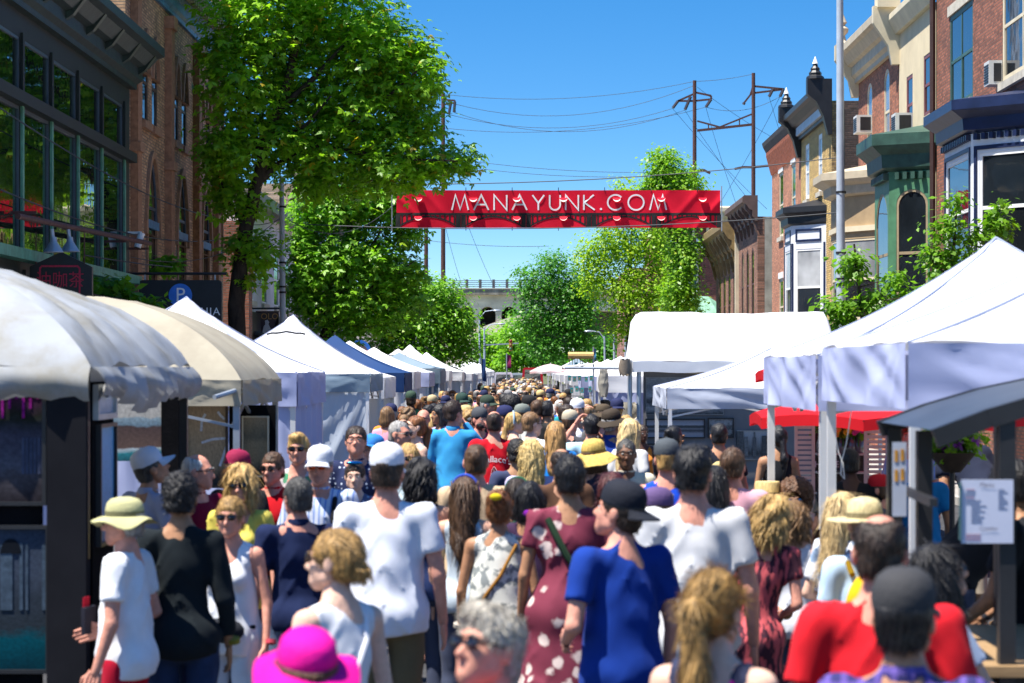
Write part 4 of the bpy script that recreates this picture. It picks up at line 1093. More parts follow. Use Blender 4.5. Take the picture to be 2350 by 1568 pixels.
def tent(label, x0, x1, y0, y1, ze, zp, cm, vm=None, val=.30, style='peak', walls=(), wm=None, group='market tents along the street', legm=None, truss=True, sag=.10, frill=0.0, vent=False, ribs=0, px=None, name='market_tent', n=16, z0=0.0, overv=.0, wrink=.012, cat='tent'):
    t = thing(name, label, cat, ((x0 + x1) / 2, (y0 + y1) / 2, 0), group)
    vm = vm or cm; legm = legm or LEG
    z0 = gz(y0)
    t.location.z = z0
    street = 'R' if x1 < .5 else 'L'
    C = {'SW': (x0, y0), 'SE': (x1, y0), 'NE': (x1, y1), 'NW': (x0, y1)}
    sides = {'near': ('SW', 'SE'), 'right': ('SE', 'NE'), 'far': ('NE', 'NW'), 'left': ('NW', 'SW')}
    P = Vector(((x0 + x1) / 2 if px is None else px, (y0 + y1) / 2, zp))
    sd = x0 * 3.3 + y0
    mb = MB()
    for sn, (a, b) in sides.items():
        A, B = Vector((*C[a], ze)), Vector((*C[b], ze))
        def fn(u, v, A=A, B=B):
            base = A.lerp(B, u)
            if style == 'dome':
                q = base.lerp(P, v); q.z = ze + (zp - ze) * math.sin(min(1, v * 1.02) * math.pi / 2) ** .85
                out = (base - P); out.z = 0
                q += out * (.10 * math.sin(v * math.pi) * (1 - v))
            else:
                q = base.lerp(P, v); q.z = ze + (zp - ze) * (v - .10 * math.sin(math.pi * v) + (.03 if v > .93 else 0))
            q.z -= sag * 4 * u * (1 - u) * math.sin(math.pi * min(1, v * 1.25)) * (1 if style != 'dome' else .3)
            if ribs: q.z += .06 * abs(math.sin(u * math.pi * ribs)) ** .5 * (1 - v) * min(1, v * 6)
            k = wrink * (1 - v * .5) * (1 if 0 < u < 1 else .0)
            q.z += k * nz3((q.x * 1.6, q.y * 1.6, v * 2), sd)
            if n >= 20 and 0 < u < 1:
                for cu in (0, 1):
                    du = abs(u - cu); rad = math.hypot(du, v); an = math.atan2(v, du + 1e-6)
                    q.z += .016 * (1 - abs(math.sin(an * 9 + sd))) ** 3 * max(0, 1 - rad * 1.6) * min(1, rad * 8)
                q.z += .010 * (1 - abs(math.sin(q.x * 5 + q.y * 6 + 2 * v + sd))) ** 4
            return q
        mb.grid(fn, n, n)
    mb.build('canopy', cm, t, True, 50)
    if n >= 20 and style == 'peak':
        for k, (cx, cy) in C.items():
            A = Vector((cx, cy, ze)); pts = []
            for i in range(13):
                v = i / 12; q = A.lerp(P, v); q.z = ze + (zp - ze) * (v - .10 * math.sin(math.pi * v) + (.03 if v > .93 else 0)); pts.append(q + Vector((0, 0, .004)))
            MB().tube(pts, .007, 5).build('ridge_seam', TSEAM, t)
    if vent:
        vb = MB()
        A, B = Vector((*C['SW'], ze)), Vector((*C['SE'], ze))
        pts = [A.lerp(B, .20 + .60 * i / 8).lerp(P, .66) + Vector((0, -.06, .03 + .008 * math.sin(i * 1.9) + .035 * math.sin(math.pi * i / 8))) for i in range(9)]
        m = len(pts)
        vb.add(pts + [p - Vector((0, .005, .028)) for p in pts], [(i, i + 1, m + i + 1, m + i) for i in range(m - 1)])
        vb.build('vent_slit', BLACK, t)
    for i, (sn, (a, b)) in enumerate(sides.items()):
        A, B = Vector((*C[a], 0)), Vector((*C[b], 0)); d = (B - A).normalized(); nrm = Vector((d.y, -d.x, 0))
        def fv(u, v, A=A, B=B, nrm=nrm, i=i):
            q = A.lerp(B, u)
            edge = math.sin(math.pi * u) ** .4 if 0 < u < 1 else 0
            wv = .016 * math.sin(u * 19 + sd + i) * v * edge + .02 * nz3((u * 3, v * 2, i), sd + 5) * edge
            hem = val
            if n >= 20 and not frill:
                for cu in (0, 1):
                    an = math.atan2(v + .05, abs(u - cu) * 3 + .02); wv += .022 * (1 - abs(math.sin(an * 7 + sd + i))) ** 3 * max(0, 1 - abs(u - cu) * 2.5) * edge
            if frill:
                hem = val * (.72 + .28 * math.sin(math.pi * u) ** 2) + frill * (math.sin(u * 12 + i * 2 + sd) * .5 + .2 * math.sin(u * 61))
                wv += .03 * math.sin(u * 70 + i) * v
            z = ze - hem * v - (.012 if v == 0 else 0) * 0 + overv * 0
            return q + nrm * (.012 + wv + (.05 * math.sin(v * math.pi) if frill else 0)) + Vector((0, 0, z))
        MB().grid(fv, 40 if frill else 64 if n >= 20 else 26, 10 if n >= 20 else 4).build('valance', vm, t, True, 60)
    for k, (cx, cy) in C.items():
        sx = 1 if cx == x0 else -1; sy = 1 if cy == y0 else -1
        cx += .04 * sx; cy += .04 * sy
        lg = MB().bar((cx, cy, z0 + 1.15), (cx, cy, ze - .03), .05).bar((cx, cy, z0), (cx, cy, z0 + 1.2), .038)
        lg.box((cx - .05, cy - .05, z0), (cx + .05, cy + .05, z0 + .01))
        lg.build('leg', legm, t)
    if truss:
        for sn, (a, b) in sides.items():
            A, B = Vector((*C[a], 0)), Vector((*C[b], 0)); d = (B - A).normalized(); nr = Vector((-d.y, d.x, 0)) * .05
            for k in range(2):
                p, q = A.lerp(B, k / 2 + .02) + nr, A.lerp(B, (k + 1) / 2 - .02) + nr
                MB().bar(p + Vector((0, 0, ze - .06)), q + Vector((0, 0, ze - .36)), .022).build('truss_bar', legm, t)
                MB().bar(p + nr * .5 + Vector((0, 0, ze - .36)), q + nr * .5 + Vector((0, 0, ze - .06)), .022).build('truss_bar', legm, t)
    for sn in walls:
        fanm = sn.endswith('*'); sn = sn.strip('*')
        a, b = sides[sn]
        A, B = Vector((*C[a], 0)), Vector((*C[b], 0)); d = (B - A).normalized(); nrm = Vector((d.y, -d.x, 0))
        def fw(u, v, A=A, B=B, nrm=nrm, fanm=fanm):
            q = A.lerp(B, .01 + .98 * u)
            if fanm:      # pulled up to the far top corner: creases fan out from it
                ang = math.atan2(1 - v + .02, 1 - u + .02); rad = math.hypot(1 - u, 1 - v)
                f = .030 * math.sin(ang * 22) * min(1, rad * 1.5) + .015 * math.sin(ang * 47 + 1)
            else: f = .03 * math.sin(u * 26 + sd) * (1 - v * .6) + .02 * math.sin(u * 59 + v * 3)
            return q - nrm * (.035 - f) + Vector((0, 0, z0 + .03 + (ze - .12 - z0) * v))
        MB().grid(fw, 60, 18).build('side_wall', wm or vm, t, True, 60)
    return t
XL = -2.2
# left row, near to far
tent('near left tent with weathered domed canopy and frilled hem', -5.3, XL, 12.3, 16.0, 2.13, 2.78, TOLD, None, .24, 'dome', (), frill=.05, ribs=6, truss=False, legm=BLACK, n=30, wrink=.03)
tent('beige domed tent behind the weathered near left tent', -5.2, XL + .02, 18.7, 21.7, 2.03, 2.72, TBEIGE, None, .20, 'dome', (), legm=GALV, n=24, wrink=.012)
tent('white tent with bluish shade-tinted valance between the beige tent and the vented tent', -5.1, XL, 23.5, 26.8, 2.08, 2.84, TWHITE, TSHADEW, .33, 'peak', ('near', 'right'), wm=TSHADEW, n=20, px=-3.5)
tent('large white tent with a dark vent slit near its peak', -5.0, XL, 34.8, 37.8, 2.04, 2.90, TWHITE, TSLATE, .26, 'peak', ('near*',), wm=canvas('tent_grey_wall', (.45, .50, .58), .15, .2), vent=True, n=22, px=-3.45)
tent('small white tent tucked behind the large vented tent', -5.0, XL, 38.4, 41.6, 1.98, 2.62, TWHITE, None, .34, 'peak', ('far',))
tent('navy blue tent with dappled light', -5.0, XL, 44.8, 47.8, 2.04, 2.74, TNAVY, None, .36, 'peak', ())
tent('white tent next beyond the navy tent', -5.0, XL, 48.7, 51.8, 2.06, 2.68, TWHITE, None, .36, 'peak', ())
tent('white tent second beyond the navy tent', -5.0, XL, 56.8, 60, 2.03, 2.62, TWHITE, TSHADEW, .34, 'peak', ('near',), wm=TWHITE)
tent('slate blue tent with flat draped wall in the left row', -4.6, XL, 64.5, 68.5, 2.12, 2.55, TSLATE, None, .4, 'peak', ('near', 'right'), wm=TSLATE)
tent('white tent with vent slit in the middle of the left row', -5.0, XL - .1, 69.2, 72.2, 2.05, 2.68, TWHITE, None, .32, 'peak', (), vent=True)
tent('white tent with tall thin peak in the left row', -4.9, XL - .1, 75.5, 78.5, 2.05, 2.86, TWHITE, None, .32, 'peak', ('right',), sag=.04)
tent('white tent behind the tall peaked one in the left row', -4.9, XL, 87.5, 90.5, 2.0, 2.7, TWHITE, None, .32, 'peak', ())
tent('far navy tent low in the left row', -5.2, XL - .2, 97, 101, 1.95, 2.55, TNAVY, None, .3, 'peak', ())
fl = [(104, 1.9, 2.35, 'first small white tent beyond the far navy tent'), (112, 1.85, 2.3, 'second small white tent beyond the far navy tent'), (122, 1.9, 2.4, 'third small white tent beyond the far navy tent'), (133, 1.9, 2.4, 'fourth small white tent beyond the far navy tent'), (146, 1.95, 2.6, 'white peaked tent beside the dark feather flag'), (160, 1.95, 2.6, 'farthest white tent of the left row')]
for i, (Y, ze_, zp_, lab) in enumerate(fl):
    tent(lab, -4.9 + .1 * i, -2.2 + .06 * i, Y, Y + 3.1, ze_, zp_, TWHITE, None, .3, 'peak', ('near',) if i % 2 else (), n=8, truss=False)
# right row
XR = 1.8
tent('large white tent at the right edge above the food cart', XR, XR + 3.2, 11.3, 14.45, 2.24, 3.0, TWHITE, TSHADEW, .31, 'peak', (), n=26, wrink=.02, truss=False)
tent('white tent with tall peak right behind the nearest right tent', XR, XR + 3.2, 14.75, 17.95, 2.20, 2.98, TWHITE, TSHADEW, .34, 'peak', (), n=26, wrink=.02, px=3.2)
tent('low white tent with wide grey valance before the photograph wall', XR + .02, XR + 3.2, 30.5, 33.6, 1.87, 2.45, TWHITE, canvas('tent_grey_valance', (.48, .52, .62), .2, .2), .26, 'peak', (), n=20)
# barrel-roofed photograph booth
t = thing('photograph_booth', 'white barrel roofed booth with a grey wall of black and white photographs', 'booth', (XR + 1.6, 39, 0), 'market tents along the street')
bx, by0, by1, bw_ = XR + .0, 37.5, 40.6, 3.0
def roof(u, v):
    x = bx - .1 + (bw_ + .2) * u; y = by0 - .1 + (by1 - by0 + .2) * v
    e = min(v, 1 - v) * 2; eu = min(u, 1 - u) * 2
    z = 2.22 + .78 * (min(1, e * 2.2)) ** .45 * min(1, eu * 14) ** .5
    return Vector((x, y, z + .015 * math.sin(u * 9) + .008 * nz3((x * 3, y * 3, z * 3))))
MB().grid(roof, 40, 22).build('roof', TWHITE, t, True, 60)
for (a, b) in (((bx - .1, by0 - .1), (bx + bw_ + .1, by0 - .1)), ((bx - .1, by1 + .1), (bx - .1, by0 - .1))):
    A, B = Vector((*a, 0)), Vector((*b, 0))
    MB().grid(lambda u, v: A.lerp(B, u) + Vector((0, -.01, 2.23 - .17 * v + .01 * math.sin(u * 20))), 24, 3).build('valance', TWHITE, t, True)
for (x_, y_) in ((bx, by0), (bx + bw_, by0), (bx, by1), (bx + bw_, by1), (bx - .14, by0 + .02)):
    MB().tube([(x_, y_, gz(y_)), (x_, y_, 2.25)], .035).build('post', GALV, t)
GWALL = mk('grey_display_wall', (.17, .165, .17), .9, var=.1, vs=2, bs=.2)
MB().box((bx + .08, by0 + .2, .05), (bx + bw_ + .6, by0 + .26, 2.15)).build('display_wall', GWALL, t)
MB().grid(lambda u, v: Vector((bx + .3 + 2.4 * u, by0 + .12, 2.12 - v * .12 * math.sin(math.pi * u) - .01)), 12, 2).build('drape', TBEIGE, t)
aw = MB().grid(lambda u, v: Vector((bx - .1 - 1.05 * u, by0 + .1 + 2.6 * v, 2.26 - .12 * u - .02 * math.sin(v * 7) * u)), 10, 12).build('awning', TWHITE, t, True)
for v in (0, 1): MB().tube([(bx - .05, by0 + .1 + 2.6 * v, 2.12), (bx - 1.15, by0 + .1 + 2.6 * v, 2.13)], .02).build('awning_rod', GALV, t)
t2 = thing('rolled_canopy', 'brown rolled up cover hanging at the front corner of the barrel roofed booth', 'cover', (bx - .25, by0 - .1, 1.85))
MB().grid(lambda u, v: Vector((bx - .22 + .10 * math.cos(u * 6.283) * (.75 + .25 * math.sin(v * 3)), by0 - .12 + .08 * math.sin(u * 6.283), 2.26 - .24 * v + .02 * math.sin(u * 25))), 24, 8).build('roll', mk('taupe_cover', (.20, .16, .12), .8, var=.3, vs=8, bs=.4), t2, True)
# far right row
fr = [(44, 1.45, 1.98, 2.7, 'white tent peak just behind the barrel roofed booth'), (52, 1.5, 1.95, 2.6, 'white tent second behind the barrel roofed booth'), (62, 1.5, 1.92, 2.62, 'white tent with grey front beyond the earring rack'), (74, 1.5, 1.9, 2.5, 'white tent left of the earring rack'), (86, 1.52, 1.88, 2.45, 'small white tent beyond the bead rack in the right row'),
      (100, 1.55, 1.86, 2.42, 'sixth white tent of the right row'), (114, 1.55, 1.85, 2.4, 'seventh white tent of the right row near the parasol'), (128, 1.6, 1.85, 2.45, 'small white tent beside the dark roofed far tent'), (156, 1.6, 1.95, 2.6, 'farthest white tent of the right row by the red van')]
for i, (Y, x_, ze_, zp_, lab) in enumerate(fr):
    tent(lab, x_, x_ + 3.1, Y, Y + 3.1, ze_, zp_, TWHITE, TSHADEW if i in (1, 2) else None, .3, 'peak', ('near',) if i in (1, 2, 4) else (), n=10, truss=False)
tent('dark slate far tent with steep roof in the right row', 1.7, 4.6, 140, 143, 1.95, 2.75, TSLATE, None, .25, 'peak', (), n=8, truss=False)

# ------------------------------------------------------------------ pictures and panels
def art(name, stops, ns=5, warp=.5, contrast=1.0, sc=(1, 1, 1), rough=.5):
    if name in MATS: return MATS[name]
    m, t_, n, p, o = _base(name)
    tc = t_.nodes.new('ShaderNodeTexCoord'); s = t_.nodes.new('ShaderNodeSeparateXYZ'); L(t_, tc.outputs['Generated'], s.inputs[0])
    mp = t_.nodes.new('ShaderNodeMapping'); mp.inputs['Scale'].default_value = sc; L(t_, tc.outputs['Generated'], mp.inputs[0])
    nz = noise(t_, mp.outputs[0], ns, 8, .68)
    a = t_.nodes.new('ShaderNodeMath'); a.operation = 'MULTIPLY_ADD'; a.inputs[1].default_value = warp; a.inputs[2].default_value = -warp / 2
    L(t_, nz.outputs['Fac'], a.inputs[0])
    b = t_.nodes.new('ShaderNodeMath'); b.operation = 'ADD'; L(t_, a.outputs[0], b.inputs[0]); L(t_, s.outputs['Z'], b.inputs[1])
    c = ramp(t_, b.outputs[0], stops)
    nz2 = noise(t_, mp.outputs[0], ns * 6, 6, .7)
    L(t_, mixc(t_, .8, c, ramp(t_, nz2.outputs['Fac'], [(.3, (.45,) * 3), (.7, (1.3,) * 3)]), 'MULTIPLY'), p.inputs['Base Color'])
    p.inputs['Roughness'].default_value = rough
    p.inputs['Specular IOR Level'].default_value = .1 if rough > .9 else .4
    MATS[name] = m
    return m
def picture(label, F, u0, u1, v0, v1, mat, frame=None, fw=.03, w=.0, group=None, name='picture', cat='picture', mat2=None):
    t = thing(name, label, cat, F.p((u0 + u1) / 2, v0, w), group)
    if frame:
        plate(MB(), F, rect(u0, u1, v0, v1), [rect(u0 + fw, u1 - fw, v0 + fw, v1 - fw)[::-1]], .03, w + .03).build('frame', frame, t)
        fbox(MB(), F, u0 + fw * .8, u1 - fw * .8, v0 + fw * .8, v1 - fw * .8, w, w + .012).build('print', mat, t)
    else: fbox(MB(), F, u0, u1, v0, v1, w, w + .025).build('print', mat, t)
    return t
# near-left black panels with two courtyard photographs
PANEL = mk('black_felt_panel', (.006, .006, .007), .95, var=.4, vs=6, bs=.3)
YN = 12.34
t = thing('display_panel', 'black felt display panel under the weathered near left tent', 'panel', (-3.5, YN, 0))
MB().box((-5.2, YN, .0), (-2.46, YN + .05, 2.1)).build('panel', PANEL, t)
MB().box((-2.42, YN - .06, .0), (-2.22, YN + .06, 2.08)).build('end_post', mk('dark_grey_felt', (.016, .016, .019), .95), t)
MB().box((-2.27, YN + .07, .0), (-2.21, 13.05, 2.05)).build('side_panel', PANEL, t)
FPN = Frame((0, YN, 0), (1, 0, 0), (0, -1, 0))
DOORART = art('art_door', [(0, (.022, .018, .022)), (.22, (.06, .055, .065)), (.3, (.075, .08, .11)), (.55, (.045, .045, .07)), (.72, (.014, .017, .012)), (.88, (.06, .016, .05)), (1, (.12, .01, .09))], 4, .35, rough=.95)
p = picture('courtyard photograph with purple wisteria and blue door on the black panel', FPN, -3.25, XX(108, YN), ZZ(1160, YN), ZZ(868, YN), DOORART, BLACK, .02)
dx0, dx1 = XX(50, YN), XX(104, YN); dz0, dz1 = ZZ(1088, YN), ZZ(1005, YN)
for k in range(6): fbox(MB(), FPN, dx0 + (dx1 - dx0) * k / 6 + .003, dx0 + (dx1 - dx0) * (k + 1) / 6 - .003, dz0, dz1, .013, .016).build('printed_board', mk('print_blue', (.05, .06, .10), .9, var=.3, vs=20), p)
for k in range(6): fbox(MB(), FPN, XX(4 + 16 * k, YN), XX(10 + 16 * k, YN), ZZ(960 - 22 * (k % 3), YN), ZZ(872, YN), .013, .016).build('printed_wisteria', mk('print_purple', (.20, .012, .15), .9, var=.5, vs=30), p)
FOUNT = art('art_fountain', [(0, (.0, .03, .045)), (.22, (.0, .07, .095)), (.3, (.025, .035, .045)), (.5, (.03, .04, .055)), (.7, (.05, .065, .095)), (1, (.035, .05, .08))], 6, .3, sc=(1, 1, 1.4), rough=.95)
p = picture('dim blue fountain photograph below the courtyard picture', FPN, -3.25, XX(116, YN), ZZ(1545, YN), ZZ(1205, YN), FOUNT, BLACK, .02)
for (xa, xb, ya, yb) in ((2, 30, 1400, 1250), (46, 54, 1400, 1245), (60, 66, 1400, 1245), (98, 106, 1400, 1245)):
    fbox(MB(), FPN, XX(xa, YN), XX(xb, YN), ZZ(ya, YN), ZZ(yb, YN), .013, .016).build('printed_column', mk('print_grey_blue', (.055, .08, .11), .9, var=.4, vs=25), p)
plate(MB(), FPN, [(XX(26 + 24 * math.cos(a), YN), ZZ(1270 - 34 * math.sin(a), YN)) for a in np.linspace(0, math.pi, 12)], (), .003, .018).build('printed_arch', mk('print_dark', (.008, .01, .014), .9), p)
FPS = Frame((-2.21, 0, 0), (0, 1, 0), (1, 0, 0))
picture('small white framed seascape on the side of the black panel', FPS, 12.42, 13.0, ZZ(962, 12.7), ZZ(882, 12.7), art('art_surf', [(0, (.2, .3, .4)), (.5, (.5, .55, .6)), (1, (.4, .5, .45))], 6, .9), mk('silver_frame', (.4, .4, .38), .4), .03)
picture('bright blue abstract print below the small seascape on the side panel', FPS, 12.5, 13.0, ZZ(1250, 12.7), ZZ(972, 12.7), art('art_blue', [(0, (.02, .14, .3)), (.5, (.05, .32, .62)), (1, (.08, .40, .70))], 5, .8, sc=(1, 3, 1)), BLACK, .02)
YR_ = 17.4
FPR = Frame((0, YR_, 0), (1, 0, 0), (0, -1, 0))
t = thing('display_panel', 'black post and panel beside the rocky seascape', 'panel', (-2.6, YR_, 0))
MB().box((XX(372, YR_), YR_ - .04, .0), (XX(412, YR_), YR_ + .05, ZZ(888, YR_))).build('post', PANEL, t)
MB().box((XX(160, YR_), YR_ + .03, .0), (XX(371, YR_), YR_ + .06, ZZ(1200, YR_))).build('lower_panel', mk('pale_panel', (.45, .45, .46), .8), t)
SEA = art('art_sea', [(.0, (.01, .10, .13)), (.10, (.02, .22, .26)), (.15, (.45, .52, .55)), (.17, (.12, .075, .06)), (.42, (.07, .042, .04)), (.45, (.14, .22, .28)), (.52, (.24, .33, .38)), (.54, (.44, .42, .38)), (1.0, (.50, .48, .44))], 4, .16)
picture('rocky seascape photograph with teal surf hanging behind the white capped man', FPR, XX(170, YR_), XX(371, YR_), ZZ(1058, YR_), ZZ(872, YR_), SEA, None)
YT = 19.2
FPT = Frame((0, YT, 0), (1, 0, 0), (0, -1, 0))
TANART = art('art_tan', [(0, (.02, .02, .02)), (.12, (.03, .028, .025)), (.26, (.33, .24, .14)), (.6, (.40, .30, .19)), (1, (.34, .25, .16))], 3.2, .5)
p = picture('large tan canvas with pale chalk strokes under the beige tent', FPT, XX(424, YT), XX(524, YT), ZZ(1120, YT), ZZ(904, YT), TANART, DARKW, .02)
for pts in (((462, 990), (464, 965), (472, 950)), ((463, 1016), (490, 1008), (518, 1006)), ((520, 1025), (512, 1050), (505, 1070)), ((500, 945), (508, 955), (516, 962))):
    mbk = MB(); strokes(mbk, FPT, [[(XX(a, YT), ZZ(b, YT)) for a, b in pts]], .02, .016); mbk.build('chalk_stroke', mk('chalk', (.5, .53, .6), .8, var=.3, vs=60), p)
t = thing('display_panel', 'black display panel inside the beige tent', 'panel', (-2.4, YT + .4, 0))
MB().box((XX(526, 19.7), 19.7, .0), (XX(632, 19.7), 19.74, ZZ(930, 19.7))).build('panel', PANEL, t)
FPT2 = Frame((0, 19.69, 0), (1, 0, 0), (0, -1, 0))
picture('small tan landscape on the black panel inside the beige tent', FPT2, XX(556, 19.7), XX(618, 19.7), ZZ(1095, 19.7), ZZ(955, 19.7), art('art_tan2', [(0, (.03, .03, .02)), (.15, (.05, .045, .03)), (.25, (.28, .21, .12)), (.55, (.30, .24, .14)), (.7, (.16, .14, .09)), (1, (.36, .28, .17))], 4, .45), CREAM, .012)
for i, (x_, y0_, y1_) in enumerate(((418, 888, 1130), (555, 893, 1120), (632, 890, 1110))):
    pass
MB()
t = thing('support_rod', 'short grey rod poking out from the beige tent corner', 'rod', PT(520, 905, 18.7))
MB().tube([PT(492, 912, 18.5), PT(552, 893, 18.75)], .02, 8).build('rod', GALV, t)
# black and white photographs on the grey wall
FPG = Frame((0, by0 + .195, 0), (1, 0, 0), (0, -1, 0))
YG = by0 + .195
BW1 = art('bw_sky', [(0, (.05, .05, .05)), (.18, (.30, .30, .31)), (.3, (.04, .04, .045)), (.42, (.10, .10, .11)), (.5, (.30, .31, .33)), (.75, (.14, .15, .17)), (1, (.26, .28, .31))], 5, .45)
BW2 = art('bw_lake', [(0, (.34, .33, .36)), (.22, (.30, .29, .32)), (.36, (.05, .05, .055)), (.5, (.22, .21, .22)), (.56, (.04, .04, .04)), (.66, (.09, .09, .09)), (.7, (.36, .35, .38)), (1, (.24, .23, .26))], 9, .18, sc=(3, 1, 1))
BW3 = art('bw_bridge', [(0, (.04, .04, .04)), (.3, (.25, .25, .24)), (.5, (.05, .05, .05)), (.8, (.3, .3, .3)), (1, (.15, .15, .15))], 8, 1.2)
BW4 = art('bw_city', [(0, (.2, .2, .2)), (.2, (.05, .05, .05)), (.5, (.22, .22, .22)), (1, (.42, .42, .43))], 7, .5, sc=(6, 1, 1))
def gpic(lab, xa, xb, ya, yb, m, fr=BLACK, fw=.02): return picture(lab, FPG, XX(xa, YG), XX(xb, YG), ZZ(yb, YG), ZZ(ya, YG), m, fr, fw, group='photographs on the grey wall')
gpic('large frameless black and white landscape at the top of the grey wall', 1482, 1660, 866, 952, BW1, mk('photo_edge', (.3, .3, .3)), .006)
gpic('wide framed photograph of boathouses mirrored in water', 1481, 1618, 961, 1006, BW2)
gpic('small framed photograph beside the boathouse picture', 1624, 1684, 959, 1005, BW3)
c4 = gpic('city tower photograph hanging lower on the grey wall', 1690, 1782, 988, 1055, BW4, mk('photo_edge', (1, 1, 1)), .006)
for (xa, xb, ya, yb, c) in ((1690, 1706, 1046, 990, .08), (1708, 1716, 1046, 1002, .14), (1727, 1735, 1050, 1004, .10), (1729, 1733, 1004, 992, .12), (1748, 1760, 1048, 1000, .06), (1762, 1776, 1048, 992, .09)):
    fbox(MB(), FPG, XX(xa, YG), XX(xb, YG), ZZ(ya, YG), ZZ(yb, YG), .026, .03).build('printed_tower', mk('print_bw%d' % int(c * 100), (c, c, c), .6, var=.5, vs=30), c4)
gpic('dark framed photograph low at the left of the grey wall', 1476, 1510, 1018, 1060, BW3)

# ------------------------------------------------------------------ jewellery rack, stall goods
t = thing('earring_rack', 'wooden topped rack hung with rows of turquoise earring cards', 'rack', (XX(1332, 43), 43, 0))
YE = 43.0
MB().tube([PT(1304, 816, YE), PT(1362, 816, YE)], .062, 10).build('top_bar', mk('pale_wood', (.52, .34, .12), .6, var=.2, vs=8), t, True)
MB().tube([PT(1362, 816, YE), (XX(1362, YE), YE, .0)], .014).build('pole', GALV, t)
MB().tube([PT(1304, 950, YE), (XX(1304, YE), YE, .0)], .014).build('pole', GALV, t)
for yy in (868, 912, 940): MB().tube([PT(1304, yy - 3, YE), PT(1364, yy - 3, YE)], .006, 5).build('cross_wire', WIRE, t)
for k in range(9): MB().tube([PT(1307 + 6 * k, 820, YE), PT(1307 + 6 * k + random.uniform(-1.5, 1.5), 836 + random.uniform(0, 10), YE)], .006, 5).build('strand', mk('gold_chain', (.45, .28, .05), .5), t)
TEAL = mk('teal_card', (.04, .30, .30), .6, var=.3, vs=40); TANC = mk('brown_inset', (.22, .17, .10), .7)
for (xx, yy) in [(1322, 838), (1336, 840)] + [(1307 + 11.5 * k + (4 if k > 2 else 0), 868 + (k % 2) * 2) for k in range(5)] + [(1312 + 12 * k + (6 if k > 2 else 0), 896 - (k % 2) * 3) for k in range(4)] + [(1310 + 11 * k, 928 + 3 * (k % 2)) for k in range(5)]:
    tl = random.uniform(-.01, .01)
    o = MB().add([PT(xx - 3.6, yy + 6, YE - .01 + tl), PT(xx + 3.6, yy + 6, YE - .01), PT(xx + 3.6, yy - 6, YE - .01), PT(xx - 3.6, yy - 6, YE - .01 + tl)], [(0, 1, 2, 3)]).build('earring_card', TEAL, t)
    MB().add([PT(xx - 1.8, yy + 3.5, YE - .02), PT(xx + 1.8, yy + 3.5, YE - .02), PT(xx + 1.8, yy - 2, YE - .02), PT(xx - 1.8, yy - 2, YE - .02)], [(0, 1, 2, 3)]).build('earring', TANC, o)
t = thing('jewellery_stall', 'stall table with metal frame and dark banner below the earring rack', 'stall', (XX(1345, 44), 44.2, 0))
MB().box((XX(1300, 44), 44, ZZ(953, 44) - .04), (XX(1368, 44), 45.2, ZZ(953, 44))).build('table_top', CREAM, t)
for xx in (1302, 1366):
    for yy in (44.03, 45.15): MB().bar((XX(xx, 44), yy, 0), (XX(xx, 44), yy, ZZ(953, 44) - .04), .035).build('leg', GALV, t)
MB().box((XX(1322, 44), 43.95, ZZ(1015, 44)), (XX(1350, 44), 43.97, ZZ(962, 44))).build('banner', mk('charcoal_cloth', (.03, .03, .04), .8), t)
MB().sphere(PT(1339, 976, 43.93), .045, 8, 6, (1, .3, 1.4)).build('gold_emblem', mk('gold_chain', (1, 1, 1)), t)
MB().box((XX(1368, 44), 43.9, 0), (XX(1384, 44), 44.4, ZZ(955, 44))).build('box_stack', mk('cardboard', (.26, .18, .09), .9, var=.2), t)
for i, (xx, yy, Y, wpx, hpx, lab) in enumerate(((1385, 880, 41.5, 20, 60, 'tall beige cloth bag hanging beside the earring rack'), (1437, 945, 40.8, 56, 40, 'bundled beige cover hanging below the awning'))):
    c = PT(xx, yy, Y); w2, h2 = wpx * Y / FP / 2, hpx * Y / FP
    t = thing('hanging_cover', lab, 'cover', c - Vector((0, 0, h2 / 2)))
    MB().grid(lambda u, v: Vector((c.x + w2 * math.cos(u * 6.283) * (.45 + .55 * math.sin(math.pi * (.12 + .83 * v))), c.y + w2 * .5 * math.sin(u * 6.283), c.z + h2 / 2 - h2 * v + .015 * math.sin(u * 31 + v * 5))) + Vector((.02 * math.sin(u * 40 + v * 9), 0, 0)), 36, 14).build('cloth', canvas('cover_cloth', (.50, .47, .40), .15, .0, (.40, .37, .30), .6, 9), t, True)

# ------------------------------------------------------------------ red parasols, flower stand
def parasol(label, x, y, rim, top, r, mat, pole_r=.025, n=8, name='parasol'):
    t = thing(name, label, 'parasol', (x, y, gz(y)), 'parasols')
    mb = MB()
    for k in range(n):
        a0, a1 = 2 * math.pi * (k + .5) / n, 2 * math.pi * (k + 1.5) / n
        p0, p1 = Vector((x + r * math.cos(a0), y + r * math.sin(a0), rim)), Vector((x + r * math.cos(a1), y + r * math.sin(a1), rim)); T = Vector((x, y, top))
        def fn(u, v, p0=p0, p1=p1):
            q = p0.lerp(p1, u).lerp(T, v); q.z += .10 * math.sin(math.pi * v) * .6 + .04 * 4 * u * (1 - u) * (1 - v); return q
        mb.grid(fn, 6, 6)
        MB().tube([p0 + Vector((0, 0, -.01)), p0.lerp(T, .5) + Vector((0, 0, .03)), T - Vector((0, 0, .06))], .008, 5).build('rib', BLACK, t)
        def fl(u, v, p0=p0, p1=p1):
            q = p0.lerp(p1, u); q.z += .04 * 4 * u * (1 - u) - .10 * v; return q
        MB().grid(fl, 6, 2).build('flap', mat, t, True)
    mb.build('canopy', mat, t, True, 30)
    MB().tube([(x, y, gz(y)), (x, y, top + .05)], pole_r).build('pole', LEG, t)
    MB().lathe([(.25, 0), (.25, .06), (.05, .1)], (x, y, gz(y)), 14).build('base', GALV, t)
    return t
